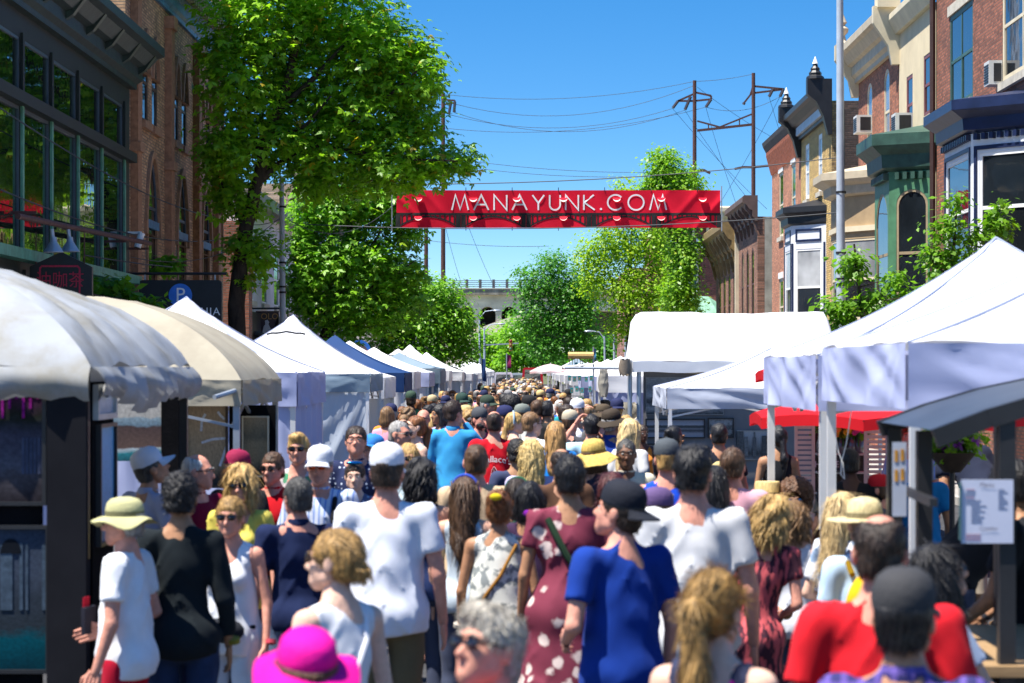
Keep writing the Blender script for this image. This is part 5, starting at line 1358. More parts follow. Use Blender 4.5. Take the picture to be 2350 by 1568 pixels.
REDC = canvas('red_parasol', (.62, .012, .02), .3, .1)
parasol('large red parasol behind the white legs of the right tent', 3.55, 22.5, 1.67, 1.98, 1.5, REDC)
parasol('second red parasol mostly hidden beyond the low white tent', 3.97, 26.3, 2.06, 2.4, 1.5, REDC)
parasol('red parasol at the right edge behind the food cart', 5.2, 19.2, 1.82, 2.1, 1.25, REDC)
parasol('pale pink and white parasol over the far right crowd', 1.35, 118, 1.95, 2.35, 1.1, canvas('pink_parasol', (.70, .48, .48), .3, .0, (.75, .72, .75)))
WOODW = mk('cream_slat_paint', (.55, .50, .38), .6, var=.15)
def shutter(label, xa, xb, ya, yb, Y):
    t = thing('shutter', label, 'shutter', (XX((xa + xb) / 2, Y), Y, 0), 'cream shutters of the flower stand')
    x0, x1, z0, z1 = XX(xa, Y), XX(xb, Y), .0, ZZ(ya, Y)
    for a, b in ((x0, x0 + .035), (x1 - .035, x1)): MB().box((a, Y - .02, z0), (b, Y + .02, z1)).build('stile', WOODW, t)
    n = 26
    for k in range(n):
        z = z0 + .05 + (z1 - z0 - .08) * k / (n - 1)
        MB().bar((x0 + .035, Y, z), (x1 - .035, Y, z), .012, .036).build('slat', WOODW, t)
shutter('cream slatted shutter left of the jars', 1823, 1870, 975, 1090, 27)
shutter('cream slatted shutter right of the jars', 1983, 2040, 985, 1095, 26.6)
t = thing('flower_stand', 'dark shelf stand with jars and a chalk sign between two shutters', 'stand', (XX(1930, 27.2), 27.2, 0))
MB().box((XX(1872, 27.2), 27.3, 0), (XX(1985, 27.2), 27.35, ZZ(970, 27.2))).build('back_board', DARKW, t)
for yy in (1040, 1082, 1130): MB().box((XX(1872, 27.2), 27.0, ZZ(yy, 27.2) - .02), (XX(1985, 27.2), 27.3, ZZ(yy, 27.2))).build('shelf', WOODW, t)
MB().box((XX(1880, 27), 26.95, ZZ(1080, 27)), (XX(1950, 27), 26.98, ZZ(1044, 27))).build('chalk_board', BLACK, t)
lettering(Frame((0, 26.95, 0), (1, 0, 0), (0, -1, 0)), 'HOME', XX(1897, 27), ZZ(1066, 27), .10, mk('chalk_white', (.45, .45, .44), .8), t, .006)
MB().sphere(PT(1908, 1050, 26.93), .03, 8, 6, (1, .4, 1.2)).build('yellow_emblem', mk('yellow_paint', (.55, .38, .02)), t)
jarm = glass('jar_glass', (.10, .10, .10), .08, 1.45)
for k, xx in enumerate((1886, 1905, 1930, 1955, 1972)):
    j = thing('glass_jar', ('glass jar at the left end of the flower shelf', 'second glass jar from the left of the flower shelf', 'glass jar in the middle of the flower shelf', 'fourth glass jar from the left of the flower shelf', 'glass jar at the right end of the flower shelf')[k], 'jar', (XX(xx, 27.1), 27.12, ZZ(1040, 27.2)), 'jars on the flower shelf')
    MB().lathe([(.001, 0), (.05, 0), (.055, .02), (.055, .13), (.04, .16), (.042, .18)], (XX(xx, 27.1), 27.12, ZZ(1040, 27.2)), 12).build('jar', jarm, j, True)
FLW = [mk('petal_yellow', (.70, .42, .01), .6, var=.3), mk('petal_orange', (.65, .2, .01), .6, var=.3), mk('petal_pink', (.5, .03, .18), .6)]
for i, (xx, yy, c, lab) in enumerate(((1893, 983, 0, 'pale yellow green flowers in a jar'), (1935, 985, 0, 'bright yellow sunflowers in jars'), (1915, 990, 1, 'orange yellow blooms among the sunflowers'), (1970, 984, 2, 'pink blooms right of the sunflowers'))):
    t = thing('flower_bunch', lab, 'flowers', PT(xx, 1010, 27.05), 'flowers of the flower stand')
    MB().tube([PT(xx, 1025, 27.05), PT(xx, 990, 27.05)], .01, 5).build('stem', SAP, t)
    mb = MB()
    for k in range(9):
        c0 = PT(xx + random.uniform(-15, 15), yy + random.uniform(-9, 10), 27.0 + random.uniform(-.08, .05))
        for q in range(9):
            a = 2 * math.pi * q / 9; d = Vector((math.cos(a), -.25, math.sin(a))) * .036; s = Vector((-math.sin(a), 0, math.cos(a))) * .011
            mb.add([c0, c0 + d * .6 - s, c0 + d, c0 + d * .6 + s], [(0, 1, 2, 3)])
    mb.build('petals', FLW[c], t)['kind'] = 'stuff'
    leaves('foliage', [(xx, yy + 4, 16, 10)], 27.1, 25, 4, .07, SAP, t, OVAL, .03, .3, .3, seed=60 + i)
for x_, z_ in ((XX(1905, 24), ZZ(985, 24)),):
    t = thing('white_string', 'white string lines hanging in a loop below the tent valance', 'string', (x_, 15.5, 2))
    MB().tube([PT(1910, 935, 15.5), PT(1915, 990, 15.5), PT(1925, 1040, 15.5), PT(1934, 1062, 15.5), PT(1938, 1100, 15.5), PT(1930, 1090, 15.5), PT(1931, 1060, 15.5), PT(1942, 1020, 15.5), PT(1955, 935, 15.5)], .004, 5).build('string', WHITE, t)
# purple flower basket at right
t = thing('flower_basket', 'hanging basket with purple petunias behind the cart posts', 'flowers', PT(2175, 1040, 17))
leaves('foliage', [(2165, 1000, 42, 34), (2220, 1010, 34, 30), (2190, 1030, 30, 20)], 17, 170, 6, .06, BGR, t, OVAL, .04, .5, .2, seed=70)
leaves('blossoms', [(2200, 1000, 46, 32), (2160, 1020, 26, 22)], 17, 46, 4, .05, leafmat('petunia', (.16, .02, .30), (.30, .05, .50)), t, STAR, .02, .2, .6, seed=71)
MB().lathe([(.06, -.12), (.16, 0), (.17, .02)], PT(2185, 1045, 17), 14).build('basket', DARKW, t, True)
MB().tube([PT(2185, 1045, 17), PT(2185, 1045, 17) + Vector((0, 0, -1.45))], .02).build('stand_pole', BLACK, t)

# ------------------------------------------------------------------ food cart
t = thing('food_cart', 'black food cart with curved grey metal roof and a menu sheet at the right', 'cart', (2.4, 9.6, 0))
cx0, cy0, cy1 = 1.53, 9.0, 10.35
prof = [(cx0 - .0, 1.89), (cx0 + .2, 1.965), (cx0 + .42, 2.03), (cx0 + .7, 2.09), (cx0 + 1.0, 2.125), (cx0 + 1.3, 2.13), (cx0 + 1.6, 2.10), (cx0 + 1.9, 2.04), (cx0 + 2.3, 1.89)]
m = len(prof)
MB().add([(x, cy0, z) for x, z in prof] + [(x, cy1, z) for x, z in prof], [(i, i + 1, m + i + 1, m + i) for i in range(m - 1)]).build('roof', mk('cart_metal', (.08, .09, .11), .4, .5, var=.2, vs=3), t, True)
for yy in (cy0 - .02, cy1 + .02):
    for (a, b) in zip(prof[:-1], prof[1:]): MB().bar((a[0], yy, a[1] - .03), (b[0], yy, b[1] - .03), .04, .07).build('roof_trim', BLACK, t)
for (x, y) in ((cx0 + .06, cy1), (cx0 + .27, cy0), (cx0 + .08, 9.7), (cx0 + .52, cy0), (2.05, cy1), (2.7, cy0), (3.5, cy0), (3.5, cy1)):
    zt = np.interp(x, [p[0] for p in prof], [p[1] for p in prof])
    MB().bar((x, y, .35), (x, y, zt - .05), .06).build('post', BLACK, t)
MB().box((cx0 + .05, cy0 + .03, .35), (3.6, cy1 - .03, .98)).build('body', mk('cart_black', (.02, .018, .016), .5, var=.3), t)
MB().box((cx0 - .0, cy0 - .08, .98), (3.7, cy1 + .05, 1.02)).build('counter', mk('worn_wood', (.30, .19, .09), .6, var=.3, vs=6, vsc=(1, 8, 8)), t)
MB().bar((cx0 + .0, cy0 - .0, 1.62), (cx0 + .06, cy1, 1.62), .03).build('side_rail', BLACK, t)
for yy in (cy0 + .25, cy1 - .25):
    MB().lathe([(.30, -.03), (.32, 0), (.30, .03), (.27, .03), (.27, -.03), (.30, -.03)], (0, 0, 0), 20).build('wheel', BLACK, t)
    w_ = t.children[-1]; w_.rotation_euler = (0, R(90), 0); w_.location = Vector((cx0 + .02, yy, .32)) - t.location
FPM = Frame((0, cy0 - .04, 0), (1, 0, 0), (0, -1, 0))
YM = cy0 - .04
t = thing('menu_sheet', 'white printed menu sheet clipped to the food cart post', 'menu', PT(2265, 1245, YM))
fbox(MB(), FPM, XX(2206, YM), XX(2325, YM), ZZ(1247, YM), ZZ(1101, YM), 0, .004).build('sheet', mk('menu_paper', (.55, .57, .68), .35, var=.05), t)
fbox(MB(), FPM, XX(2201, YM), XX(2205.5, YM), ZZ(1240, YM), ZZ(1108, YM), -.003, .012).build('binding', mk('teal_strip', (.05, .12, .13), .5), t)
INK = mk('menu_ink', (.10, .10, .16), .7); INKR = mk('menu_ink_red', (.45, .15, .15), .7)
lettering(FPM, 'Menu', XX(2265, YM), ZZ(1113, YM), .024, INK, t, .007)
lettering(FPM, 'Combo', XX(2268, YM), ZZ(1213, YM), .022, INK, t, .007)
for k in range(13):
    yy = 1123 + 6.2 * k
    x0_ = 2216 if k < 6 else 2228
    fbox(MB(), FPM, XX(x0_, YM), XX(x0_ + random.uniform(18, 36), YM), ZZ(yy + 1.2, YM), ZZ(yy, YM), .0045, .0055).build('print_line', INKR if k % 3 == 0 and k < 6 else INK, t)
    if k < 8: fbox(MB(), FPM, XX(2290, YM), XX(2290 + random.uniform(10, 22), YM), ZZ(yy + 1.2, YM), ZZ(yy, YM), .0045, .0055).build('print_line', INK, t)
for k in range(3): fbox(MB(), FPM, XX(2216, YM), XX(2250, YM), ZZ(1226 + 6 * k + 1.2, YM), ZZ(1226 + 6 * k, YM), .0045, .0055).build('print_line', INKR, t)
YS = 9.72
FPB = Frame((0, YS, 0), (1, 0, 0), (0, -1, 0))
t = thing('food_poster', 'small poster with orange drink pictures between the cart posts', 'poster', PT(2058, 1180, YS))
fbox(MB(), FPB, XX(2048, YS), XX(2080, YS), ZZ(1185, YS), ZZ(1015, YS), 0, .006).build('sheet', mk('poster_pale', (.42, .46, .55), .5), t)
for xx, yy in ((2056, 1045), (2070, 1043), (2056, 1090), (2070, 1088)): fbox(MB(), FPB, XX(xx - 4, YS), XX(xx + 4, YS), ZZ(yy + 15, YS), ZZ(yy - 12, YS), .0065, .009).build('drink_print', mk('orange_print', (.50, .24, .03), .5, var=.3, vs=40), t)

# ------------------------------------------------------------------ far vehicles, flags
def van(label, x, y, z, ln, wd, ht, col, name, cat):
    t = thing(name, label, cat, (x, y, 0))
    g0 = gz(y)
    m_ = mk(name + '_paint', col, .3, .0, var=.05)
    pr = [(-wd / 2, .35), (-wd / 2 * 1.02, .9), (-wd / 2 * .97, 1.15), (-wd / 2 * .86, ht - .12), (-wd / 2 * .7, ht), (wd / 2 * .7, ht), (wd / 2 * .86, ht - .12), (wd / 2 * .97, 1.15), (wd / 2 * 1.02, .9), (wd / 2, .35)]
    k = len(pr)
    MB().add([(x + a, y, b) for a, b in pr] + [(x + a, y + ln, b) for a, b in pr], [(i, (i + 1) % k, k + (i + 1) % k, k + i) for i in range(k)] + [tuple(range(k))[::-1], tuple(range(k, 2 * k))]).build('body', m_, t)
    MB().add([(x - wd * .38, y - .01, 1.2), (x + wd * .38, y - .01, 1.2), (x + wd * .33, y - .005, ht - .2), (x - wd * .33, y - .005, ht - .2)], [(0, 1, 2, 3)]).build('rear_window', GL, t)
    for sx in (-1, 1):
        MB().box((x + sx * wd * .42 - .08, y - .03, .8), (x + sx * wd * .42 + .08, y - .005, 1.1)).build('tail_light', mk('tail_red', (.4, .01, .01), .3), t)
        for yy in (y + ln * .2, y + ln * .8):
            MB().tube([(x + sx * wd * .42 - .1, yy, .33), (x + sx * wd * .42 + .1, yy, .33)], .33, 14).build('wheel', BLACK, t)
    t.location.z += g0
    return t
van('white van parked across the far end of the crowd', XX(1155, 230), 230, 0, 5, 2.0, 2.3, (.7, .7, .72), 'white_van', 'van')
van('silver car parked behind the crowd left of the red van', XX(1192, 245), 245, 0, 4.6, 1.9, 2.2, (.45, .5, .55), 'silver_car', 'car')
van('red van at the far end of the street', XX(1222, 225), 225, 0, 5, 2.1, 2.75, (.5, .01, .02), 'red_van', 'van')
t = thing('feather_flag', 'dark navy feather flag among the far left tents', 'flag', (XX(1110, 120), 120, 0))
MB().tube([(XX(1110, 120), 120, 0), (XX(1104, 120), 120, ZZ(820, 120))], .02).build('pole', GALV, t)
MB().grid(lambda u, v: PT(1103 + 4 * v + 10 * u, 822 + 52 * v + 3 * u, 120) + Vector((0, .03 * math.sin(u * 3 + v * 5), 0)), 6, 10).build('cloth', TNAVY, t, True)
for i, (xx, yy, Y, wd, hg, c, lab) in enumerate(((1164, 815, 180, 9, 30, (.25, .01, .08), 'maroon pole banner right of the traffic light'), (1363, 800, 170, 5, 26, (.03, .2, .35), 'blue and red pole banner at far right'), (1372, 830, 165, 8, 18, (.5, .35, .02), 'small yellow pennant over the far right tents'))):
    t = thing('pole_banner', lab, 'flag', PT(xx, yy, Y))
    MB().grid(lambda u, v: PT(xx + wd * u, yy + hg * v, Y) + Vector((0, .04 * math.sin(v * 6), 0)), 4, 8).build('cloth', mk('flag%d' % i, c, .7), t, True)
    MB().tube([PT(xx - 1, yy - 4, Y), (XX(xx - 1, Y), Y, 0)], .05).build('pole', GALV, t)
# ------------------------------------------------------------------ people: bodies grown as smooth implicit surfaces
class Field:
    def __init__(s, lo, hi, h):
        s.lo = np.array(lo, dtype=np.float32); s.h = h
        s.n = np.ceil((np.array(hi) - s.lo) / h).astype(int) + 1
        s.ax = [s.lo[i] + h * np.arange(s.n[i], dtype=np.float32) for i in range(3)]
        s.F = np.full(s.n, .5, dtype=np.float32)
    def win(s, lo, hi):
        sl = []
        for i in range(3):
            a = max(0, int((lo[i] - s.lo[i]) / s.h)); b = min(s.n[i], int((hi[i] - s.lo[i]) / s.h) + 2)
            if b <= a: return None
            sl.append(slice(a, b))
        return tuple(sl), s.ax[0][sl[0]][:, None, None], s.ax[1][sl[1]][None, :, None], s.ax[2][sl[2]][None, None, :]
    def _mix(s, sl, d, k, sub=False):
        f = s.F[sl]
        if sub:
            s.F[sl] = np.maximum(f, -d) if k <= 0 else -(np.minimum(-f, d) - np.maximum(k - np.abs(-f - d), 0) ** 2 / (4 * k))
        else:
            s.F[sl] = np.minimum(f, d) if k <= 0 else np.minimum(f, d) - np.maximum(k - np.abs(f - d), 0) ** 2 / (4 * k)
        return s
    def cone(s, a, b, ra, rb, k=.02, sy=1.0):
        a, b = np.array(a, dtype=np.float32), np.array(b, dtype=np.float32); m = max(ra, rb) * max(1, sy) + k + .03
        w = s.win(np.minimum(a, b) - m, np.maximum(a, b) + m)
        if w is None: return s
        sl, X, Y, Z = w; d = b - a; L2 = float((d * d).sum()) + 1e-9
        px, py, pz = X - a[0], Y - a[1], Z - a[2]
        t = np.clip((px * d[0] + py * d[1] + pz * d[2]) / L2, 0, 1)
        return s._mix(sl, np.sqrt((px - t * d[0]) ** 2 + ((py - t * d[1]) / sy) ** 2 + (pz - t * d[2]) ** 2) - (ra + (rb - ra) * t), k)
    def ell(s, c, r, k=.02, sub=False, noise=None):
        c, r = np.array(c, dtype=np.float32), np.array(r, dtype=np.float32); m = r + k + .03
        w = s.win(c - m, c + m)
        if w is None: return s
        sl, X, Y, Z = w
        qx, qy, qz = (X - c[0]) / r[0], (Y - c[1]) / r[1], (Z - c[2]) / r[2]
        k0 = np.sqrt(qx ** 2 + qy ** 2 + qz ** 2); k1 = np.sqrt((qx / r[0]) ** 2 + (qy / r[1]) ** 2 + (qz / r[2]) ** 2) + 1e-6
        d = k0 * (k0 - 1) / k1
        if noise is not None: d = d + noise(X, Y, Z)
        return s._mix(sl, d, k, sub)
    def cut(s, fn):
        s.F = np.maximum(s.F, fn(s.ax[0][:, None, None], s.ax[1][None, :, None], s.ax[2][None, None, :]).astype(np.float32)); return s
    def wob(s, fn):
        s.F = s.F + fn(s.ax[0][:, None, None], s.ax[1][None, :, None], s.ax[2][None, None, :]).astype(np.float32); return s
    def mesh(s):
        """surface nets"""
        F = np.pad(s.F, 1, constant_values=.5); neg = F < 0
        c = np.zeros(np.array(F.shape) - 1, dtype=np.int8)
        offs = [(i, j, k) for i in (0, 1) for j in (0, 1) for k in (0, 1)]
        N = c.shape
        for i, j, k in offs: c += neg[i:i + N[0], j:j + N[1], k:k + N[2]]
        I = np.argwhere((c > 0) & (c < 8))
        if len(I) == 0: return np.zeros((0, 3)), np.zeros((0, 4), int)
        val = {o: F[I[:, 0] + o[0], I[:, 1] + o[1], I[:, 2] + o[2]] for o in offs}
        acc = np.zeros((len(I), 3)); cnt = np.zeros(len(I))
        for ax in range(3):
            for o in offs:
                if o[ax]: continue
                o2 = list(o); o2[ax] = 1; a, b = val[o], val[tuple(o2)]
                m = (a < 0) != (b < 0)
                t = np.where(m, a / np.where(np.abs(a - b) < 1e-9, 1e-9, a - b), 0)
                p = np.array(o, dtype=float)[None, :].repeat(len(I), 0); p[:, ax] = t
                acc += p * m[:, None]; cnt += m
        V = (I + acc / cnt[:, None] - 1) * s.h + s.lo
        idx = np.full(N, -1, dtype=np.int64); idx[I[:, 0], I[:, 1], I[:, 2]] = np.arange(len(I))
        Q = []
        for ax in range(3):
            b_, c_ = [(1, 2), (2, 0), (0, 1)][ax]
            sl0 = [slice(None)] * 3; sl1 = [slice(None)] * 3
            sl0[ax] = slice(0, -1); sl1[ax] = slice(1, None)
            a, b = neg[tuple(sl0)], neg[tuple(sl1)]
            E = np.argwhere(a != b)
            E = E[(E[:, b_] > 0) & (E[:, c_] > 0) & (E[:, b_] < F.shape[b_] - 1) & (E[:, c_] < F.shape[c_] - 1)]
            inside = a[E[:, 0], E[:, 1], E[:, 2]]
            def cell(db, dc):
                G = E.copy(); G[:, b_] -= db; G[:, c_] -= dc
                return idx[G[:, 0], G[:, 1], G[:, 2]]
            q = np.stack([cell(1, 1), cell(0, 1), cell(0, 0), cell(1, 0)], 1)
            q[~inside] = q[~inside][:, ::-1]
            Q.append(q)
        Q = np.concatenate(Q); Q = Q[(Q >= 0).all(1)]
        return V, Q
def to_obj(name, parts, mat, parent, smooth=True, tf=None, color=None):
    Vs, Fs, n = [], [], 0
    for V, Q in parts:
        if len(V) == 0: continue
        Vs.append(np.asarray(V, dtype=np.float64)); Fs.append(np.asarray(Q) + n); n += len(V)
    V = np.concatenate(Vs)
    if tf is not None: V = tf(V)
    quads = [f for f in Fs if f.shape[1] == 4]
    me = bpy.data.meshes.new(name)
    F = np.concatenate(quads).astype(np.int32)
    me.vertices.add(len(V)); me.vertices.foreach_set('co', V.astype(np.float32).ravel())
    me.loops.add(F.size); me.loops.foreach_set('vertex_index', F.ravel())
    me.polygons.add(len(F)); me.polygons.foreach_set('loop_start', np.arange(0, F.size, 4, dtype=np.int32))
    try: me.polygons.foreach_set('loop_total', np.full(len(F), 4, dtype=np.int32))
    except Exception: pass
    me.polygons.foreach_set('use_smooth', np.ones(len(F), dtype=bool))
    me.materials.append(mat)
    me.update(calc_edges=True)
    o = newobj(name, me, parent)
    if color: o.color = rgba(color)
    return o
def mbq(mb):
    """a small builder mesh as arrays, triangles written as flat quads"""
    return np.array([tuple(v) for v in mb.v]), np.array([f if len(f) == 4 else (f[0], f[1], f[2], f[2]) for f in mb.f if len(f) in (3, 4)])
def mb_obj(mb, name, mat, parent, tf=None, color=None, smooth=True):
    V = np.array([tuple(v) for v in mb.v])
    if tf is not None: V = tf(V)
    me = bpy.data.meshes.new(name)
    me.from_pydata([tuple(v) for v in V], [], mb.f)
    if smooth: me.shade_smooth(); me.set_sharp_from_angle(angle=R(45))
    me.materials.append(mat)
    o = newobj(name, me, parent)
    if color: o.color = rgba(color)
    return o

# materials that take their colour from the object they are on
def objcol(name, rough, var, vs, bs, bsc, vsc=(1, 1, 1), sheen=0.0, spec=.3, sss=0.0, kind=None, c2=None, trans=0):
    if name in MATS: return MATS[name]
    m, t, n, p, o = _base(name)
    oi = t.nodes.new('ShaderNodeObjectInfo')
    v = coords(t, 'Object', vsc)
    nz = noise(t, v, vs, 5, .6)
    c = mixc(t, 1.0, oi.outputs['Color'], ramp(t, nz.outputs['Fac'], [(.3, (1 - var,) * 3), (.7, (1 + var,) * 3)]), 'MULTIPLY')
    if kind == 'floral':
        vo = t.nodes.new('ShaderNodeTexVoronoi'); vo.inputs['Scale'].default_value = 11; vo.inputs['Randomness'].default_value = .9
        wn = noise(t, coords(t), 22, 4); ad = t.nodes.new('ShaderNodeVectorMath'); ad.operation = 'MULTIPLY_ADD'; ad.inputs[1].default_value = (.05,) * 3
        L(t, wn.outputs['Color'], ad.inputs[0]); L(t, coords(t), ad.inputs[2]); L(t, ad.outputs[0], vo.inputs['Vector'])
        f = ramp(t, vo.outputs['Distance'], [(.30, (1,) * 3), (.42, (0,) * 3)])
        sz = t.nodes.new('ShaderNodeSeparateColor'); L(t, vo.outputs['Color'], sz.inputs[0])
        g = ramp(t, sz.outputs[0], [(.40, (0,) * 3), (.45, (1,) * 3)])
        c = mixc(t, mixc(t, 1.0, f, g, 'MULTIPLY'), c, c2)
    elif kind == 'streak':
        wv = noise(t, coords(t, 'Object', (22, 22, 5)), 1.6, 3); c = mixc(t, ramp(t, wv.outputs['Fac'], [(.48, (0,) * 3), (.54, (1,) * 3)]), c, c2)
    elif kind == 'stripe':
        wv = t.nodes.new('ShaderNodeTexWave'); wv.inputs['Scale'].default_value = 9; L(t, coords(t), wv.inputs['Vector']); c = mixc(t, ramp(t, wv.outputs['Fac'], [(.7, (0,) * 3), (.8, (1,) * 3)]), c, c2)
    elif kind == 'plaid':
        for sc_, dr in ((7, 'X'), (7, 'Z')):
            wv = t.nodes.new('ShaderNodeTexWave'); wv.bands_direction = dr; wv.inputs['Scale'].default_value = sc_; L(t, coords(t), wv.inputs['Vector'])
            c = mixc(t, mixc(t, 1.0, ramp(t, wv.outputs['Fac'], [(.55, (0,) * 3), (.75, (1,) * 3)]), (.5, .5, .5), 'MULTIPLY'), c, c2)
    elif kind == 'print':
        wv = noise(t, coords(t), 17, 5); c = mixc(t, ramp(t, wv.outputs['Fac'], [(.52, (0,) * 3), (.56, (1,) * 3)]), c, c2)
    elif kind == 'dots':
        vo = t.nodes.new('ShaderNodeTexVoronoi'); vo.inputs['Scale'].default_value = 26; vo.inputs['Randomness'].default_value = .35; L(t, coords(t), vo.inputs['Vector'])
        c = mixc(t, ramp(t, vo.outputs['Distance'], [(.2, (1,) * 3), (.26, (0,) * 3)]), c, c2)
    L(t, c, p.inputs['Base Color'])
    p.inputs['Roughness'].default_value = rough
    p.inputs['Specular IOR Level'].default_value = spec
    if sheen: p.inputs['Sheen Weight'].default_value = sheen
    if sss:
        p.inputs['Subsurface Weight'].default_value = sss; p.inputs['Subsurface Radius'].default_value = (.02, .008, .004); p.inputs['Subsurface Scale'].default_value = .5
    if bs:
        bn = noise(t, v, bsc, 4)
        if sheen or kind: bn.noise_type = 'RIDGED_MULTIFRACTAL'; bn.inputs['Scale'].default_value = 5.5
        bump(t, p, bn.outputs['Fac'], bs, .01 if not (sheen or kind) else .02)
    MATS[name] = m
    return m
SKINM = objcol('skin', .58, .16, 22, .2, 60, spec=.3)
CLOTH = objcol('cloth', .88, .12, 5, .4, 16, spec=.1, sheen=.03)
HAIRM = objcol('hair', .45, .65, 60, .9, 90, (1, 1, .12), spec=.4)
CURLM = objcol('curly_hair', .55, .5, 40, 1.0, 55, spec=.4)
HATM = objcol('hat_cloth', .85, .10, 9, .3, 60)
STRAWM = objcol('straw', .8, .3, 60, .8, 120, (1, 1, .3))
LENS = mk('dark_lens', (.012, .010, .012), .08, var=.1, spec=.8)
LENSR = mk('red_mirror_lens', (.75, .10, .01), .12, .9, var=.4, vs=60)
LENSB = mk('blue_mirror_lens', (.02, .22, .50), .1, .9, var=.4, vs=40)
EYEW = mk('eye_white', (.6, .58, .55), .3); EYED = mk('eye_dark', (.03, .02, .015), .2)
LIP = objcol('lips', .45, .1, 20, 0, 10)
DENIM = objcol('denim', .85, .25, 9, .5, 120)

SK = dict(l=(.60, .33, .225), p=(.68, .42, .31), t=(.44, .22, .13), r=(.60, .27, .19), b=(.15, .070, .040), d=(.075, .034, .022), o=(.36, .18, .095))
HR = dict(bk=(.010, .009, .010), db=(.030, .018, .012), br=(.075, .038, .018), lb=(.19, .105, .045), bl=(.46, .29, .10), gb=(.34, .20, .065), gy=(.26, .25, .24), wh=(.50, .48, .45), au=(.19, .07, .022), pb=(.55, .40, .19), dg=(.05, .048, .046))
ARMS = dict(down=((.245, -.02, 1.13), (.262, .06, .885)), bent=((.265, -.06, 1.15), (.16, .20, 1.06)), phone=((.25, .02, 1.15), (.09, .27, 1.24)), up=((.28, .16, 1.26), (.07, .15, 1.55)), raised=((.33, .14, 1.42), (.16, .22, 1.66)), swing=((.25, -.12, 1.16), (.265, -.06, .90)), out=((.33, .02, 1.19), (.40, .22, 1.08)), fwd=((.235, .12, 1.17), (.21, .34, 1.05)), hip=((.36, -.06, 1.17), (.20, .02, 1.02)))

def rotm(yaw, pitch=0.0, roll=0.0):
    return np.array((Matrix.Rotation(R(yaw), 3, 'Z') @ Matrix.Rotation(R(-pitch), 3, 'X') @ Matrix.Rotation(R(roll), 3, 'Y')))
def head_field(h, fem, look):
    f = Field((-.125, -.14, -.16), (.125, .17, .13), h)
    f.ell((0, -.012, .012), (.077, .095, .094), 0)
    f.ell((0, .03, -.045), (.061 if not fem else .057, .066, .085), .03)
    f.cone((0, .07, -.115), (0, .072, -.105), .022 if not fem else .017, .025, .03)
    f.cone((-.04, .01, -.075), (.04, .01, -.075), .028, .028, .03)
    f.ell((0, .075, .012), (.05, .016, .013), .02)
    f.ell((-.032, .055, -.035), (.022, .022, .02), .02); f.ell((.032, .055, -.035), (.022, .022, .02), .02)
    for sx in (-1, 1):
        f.ell((sx * .030, .098, -.008), (.017, .016, .011), .012, True)
        f.ell((sx * .079, -.008, -.02), (.010, .022, .033), .008)
    f.cone((0, .086, -.004), (0, .112, -.045), .008, .0125, .012)
    f.ell((0, .098, -.05), (.019, .012, .010), .008)
    f.ell((0, .084, -.077), (.024, .012, .0065), .008); f.ell((0, .082, -.087), (.021, .012, .007), .008)
    return f
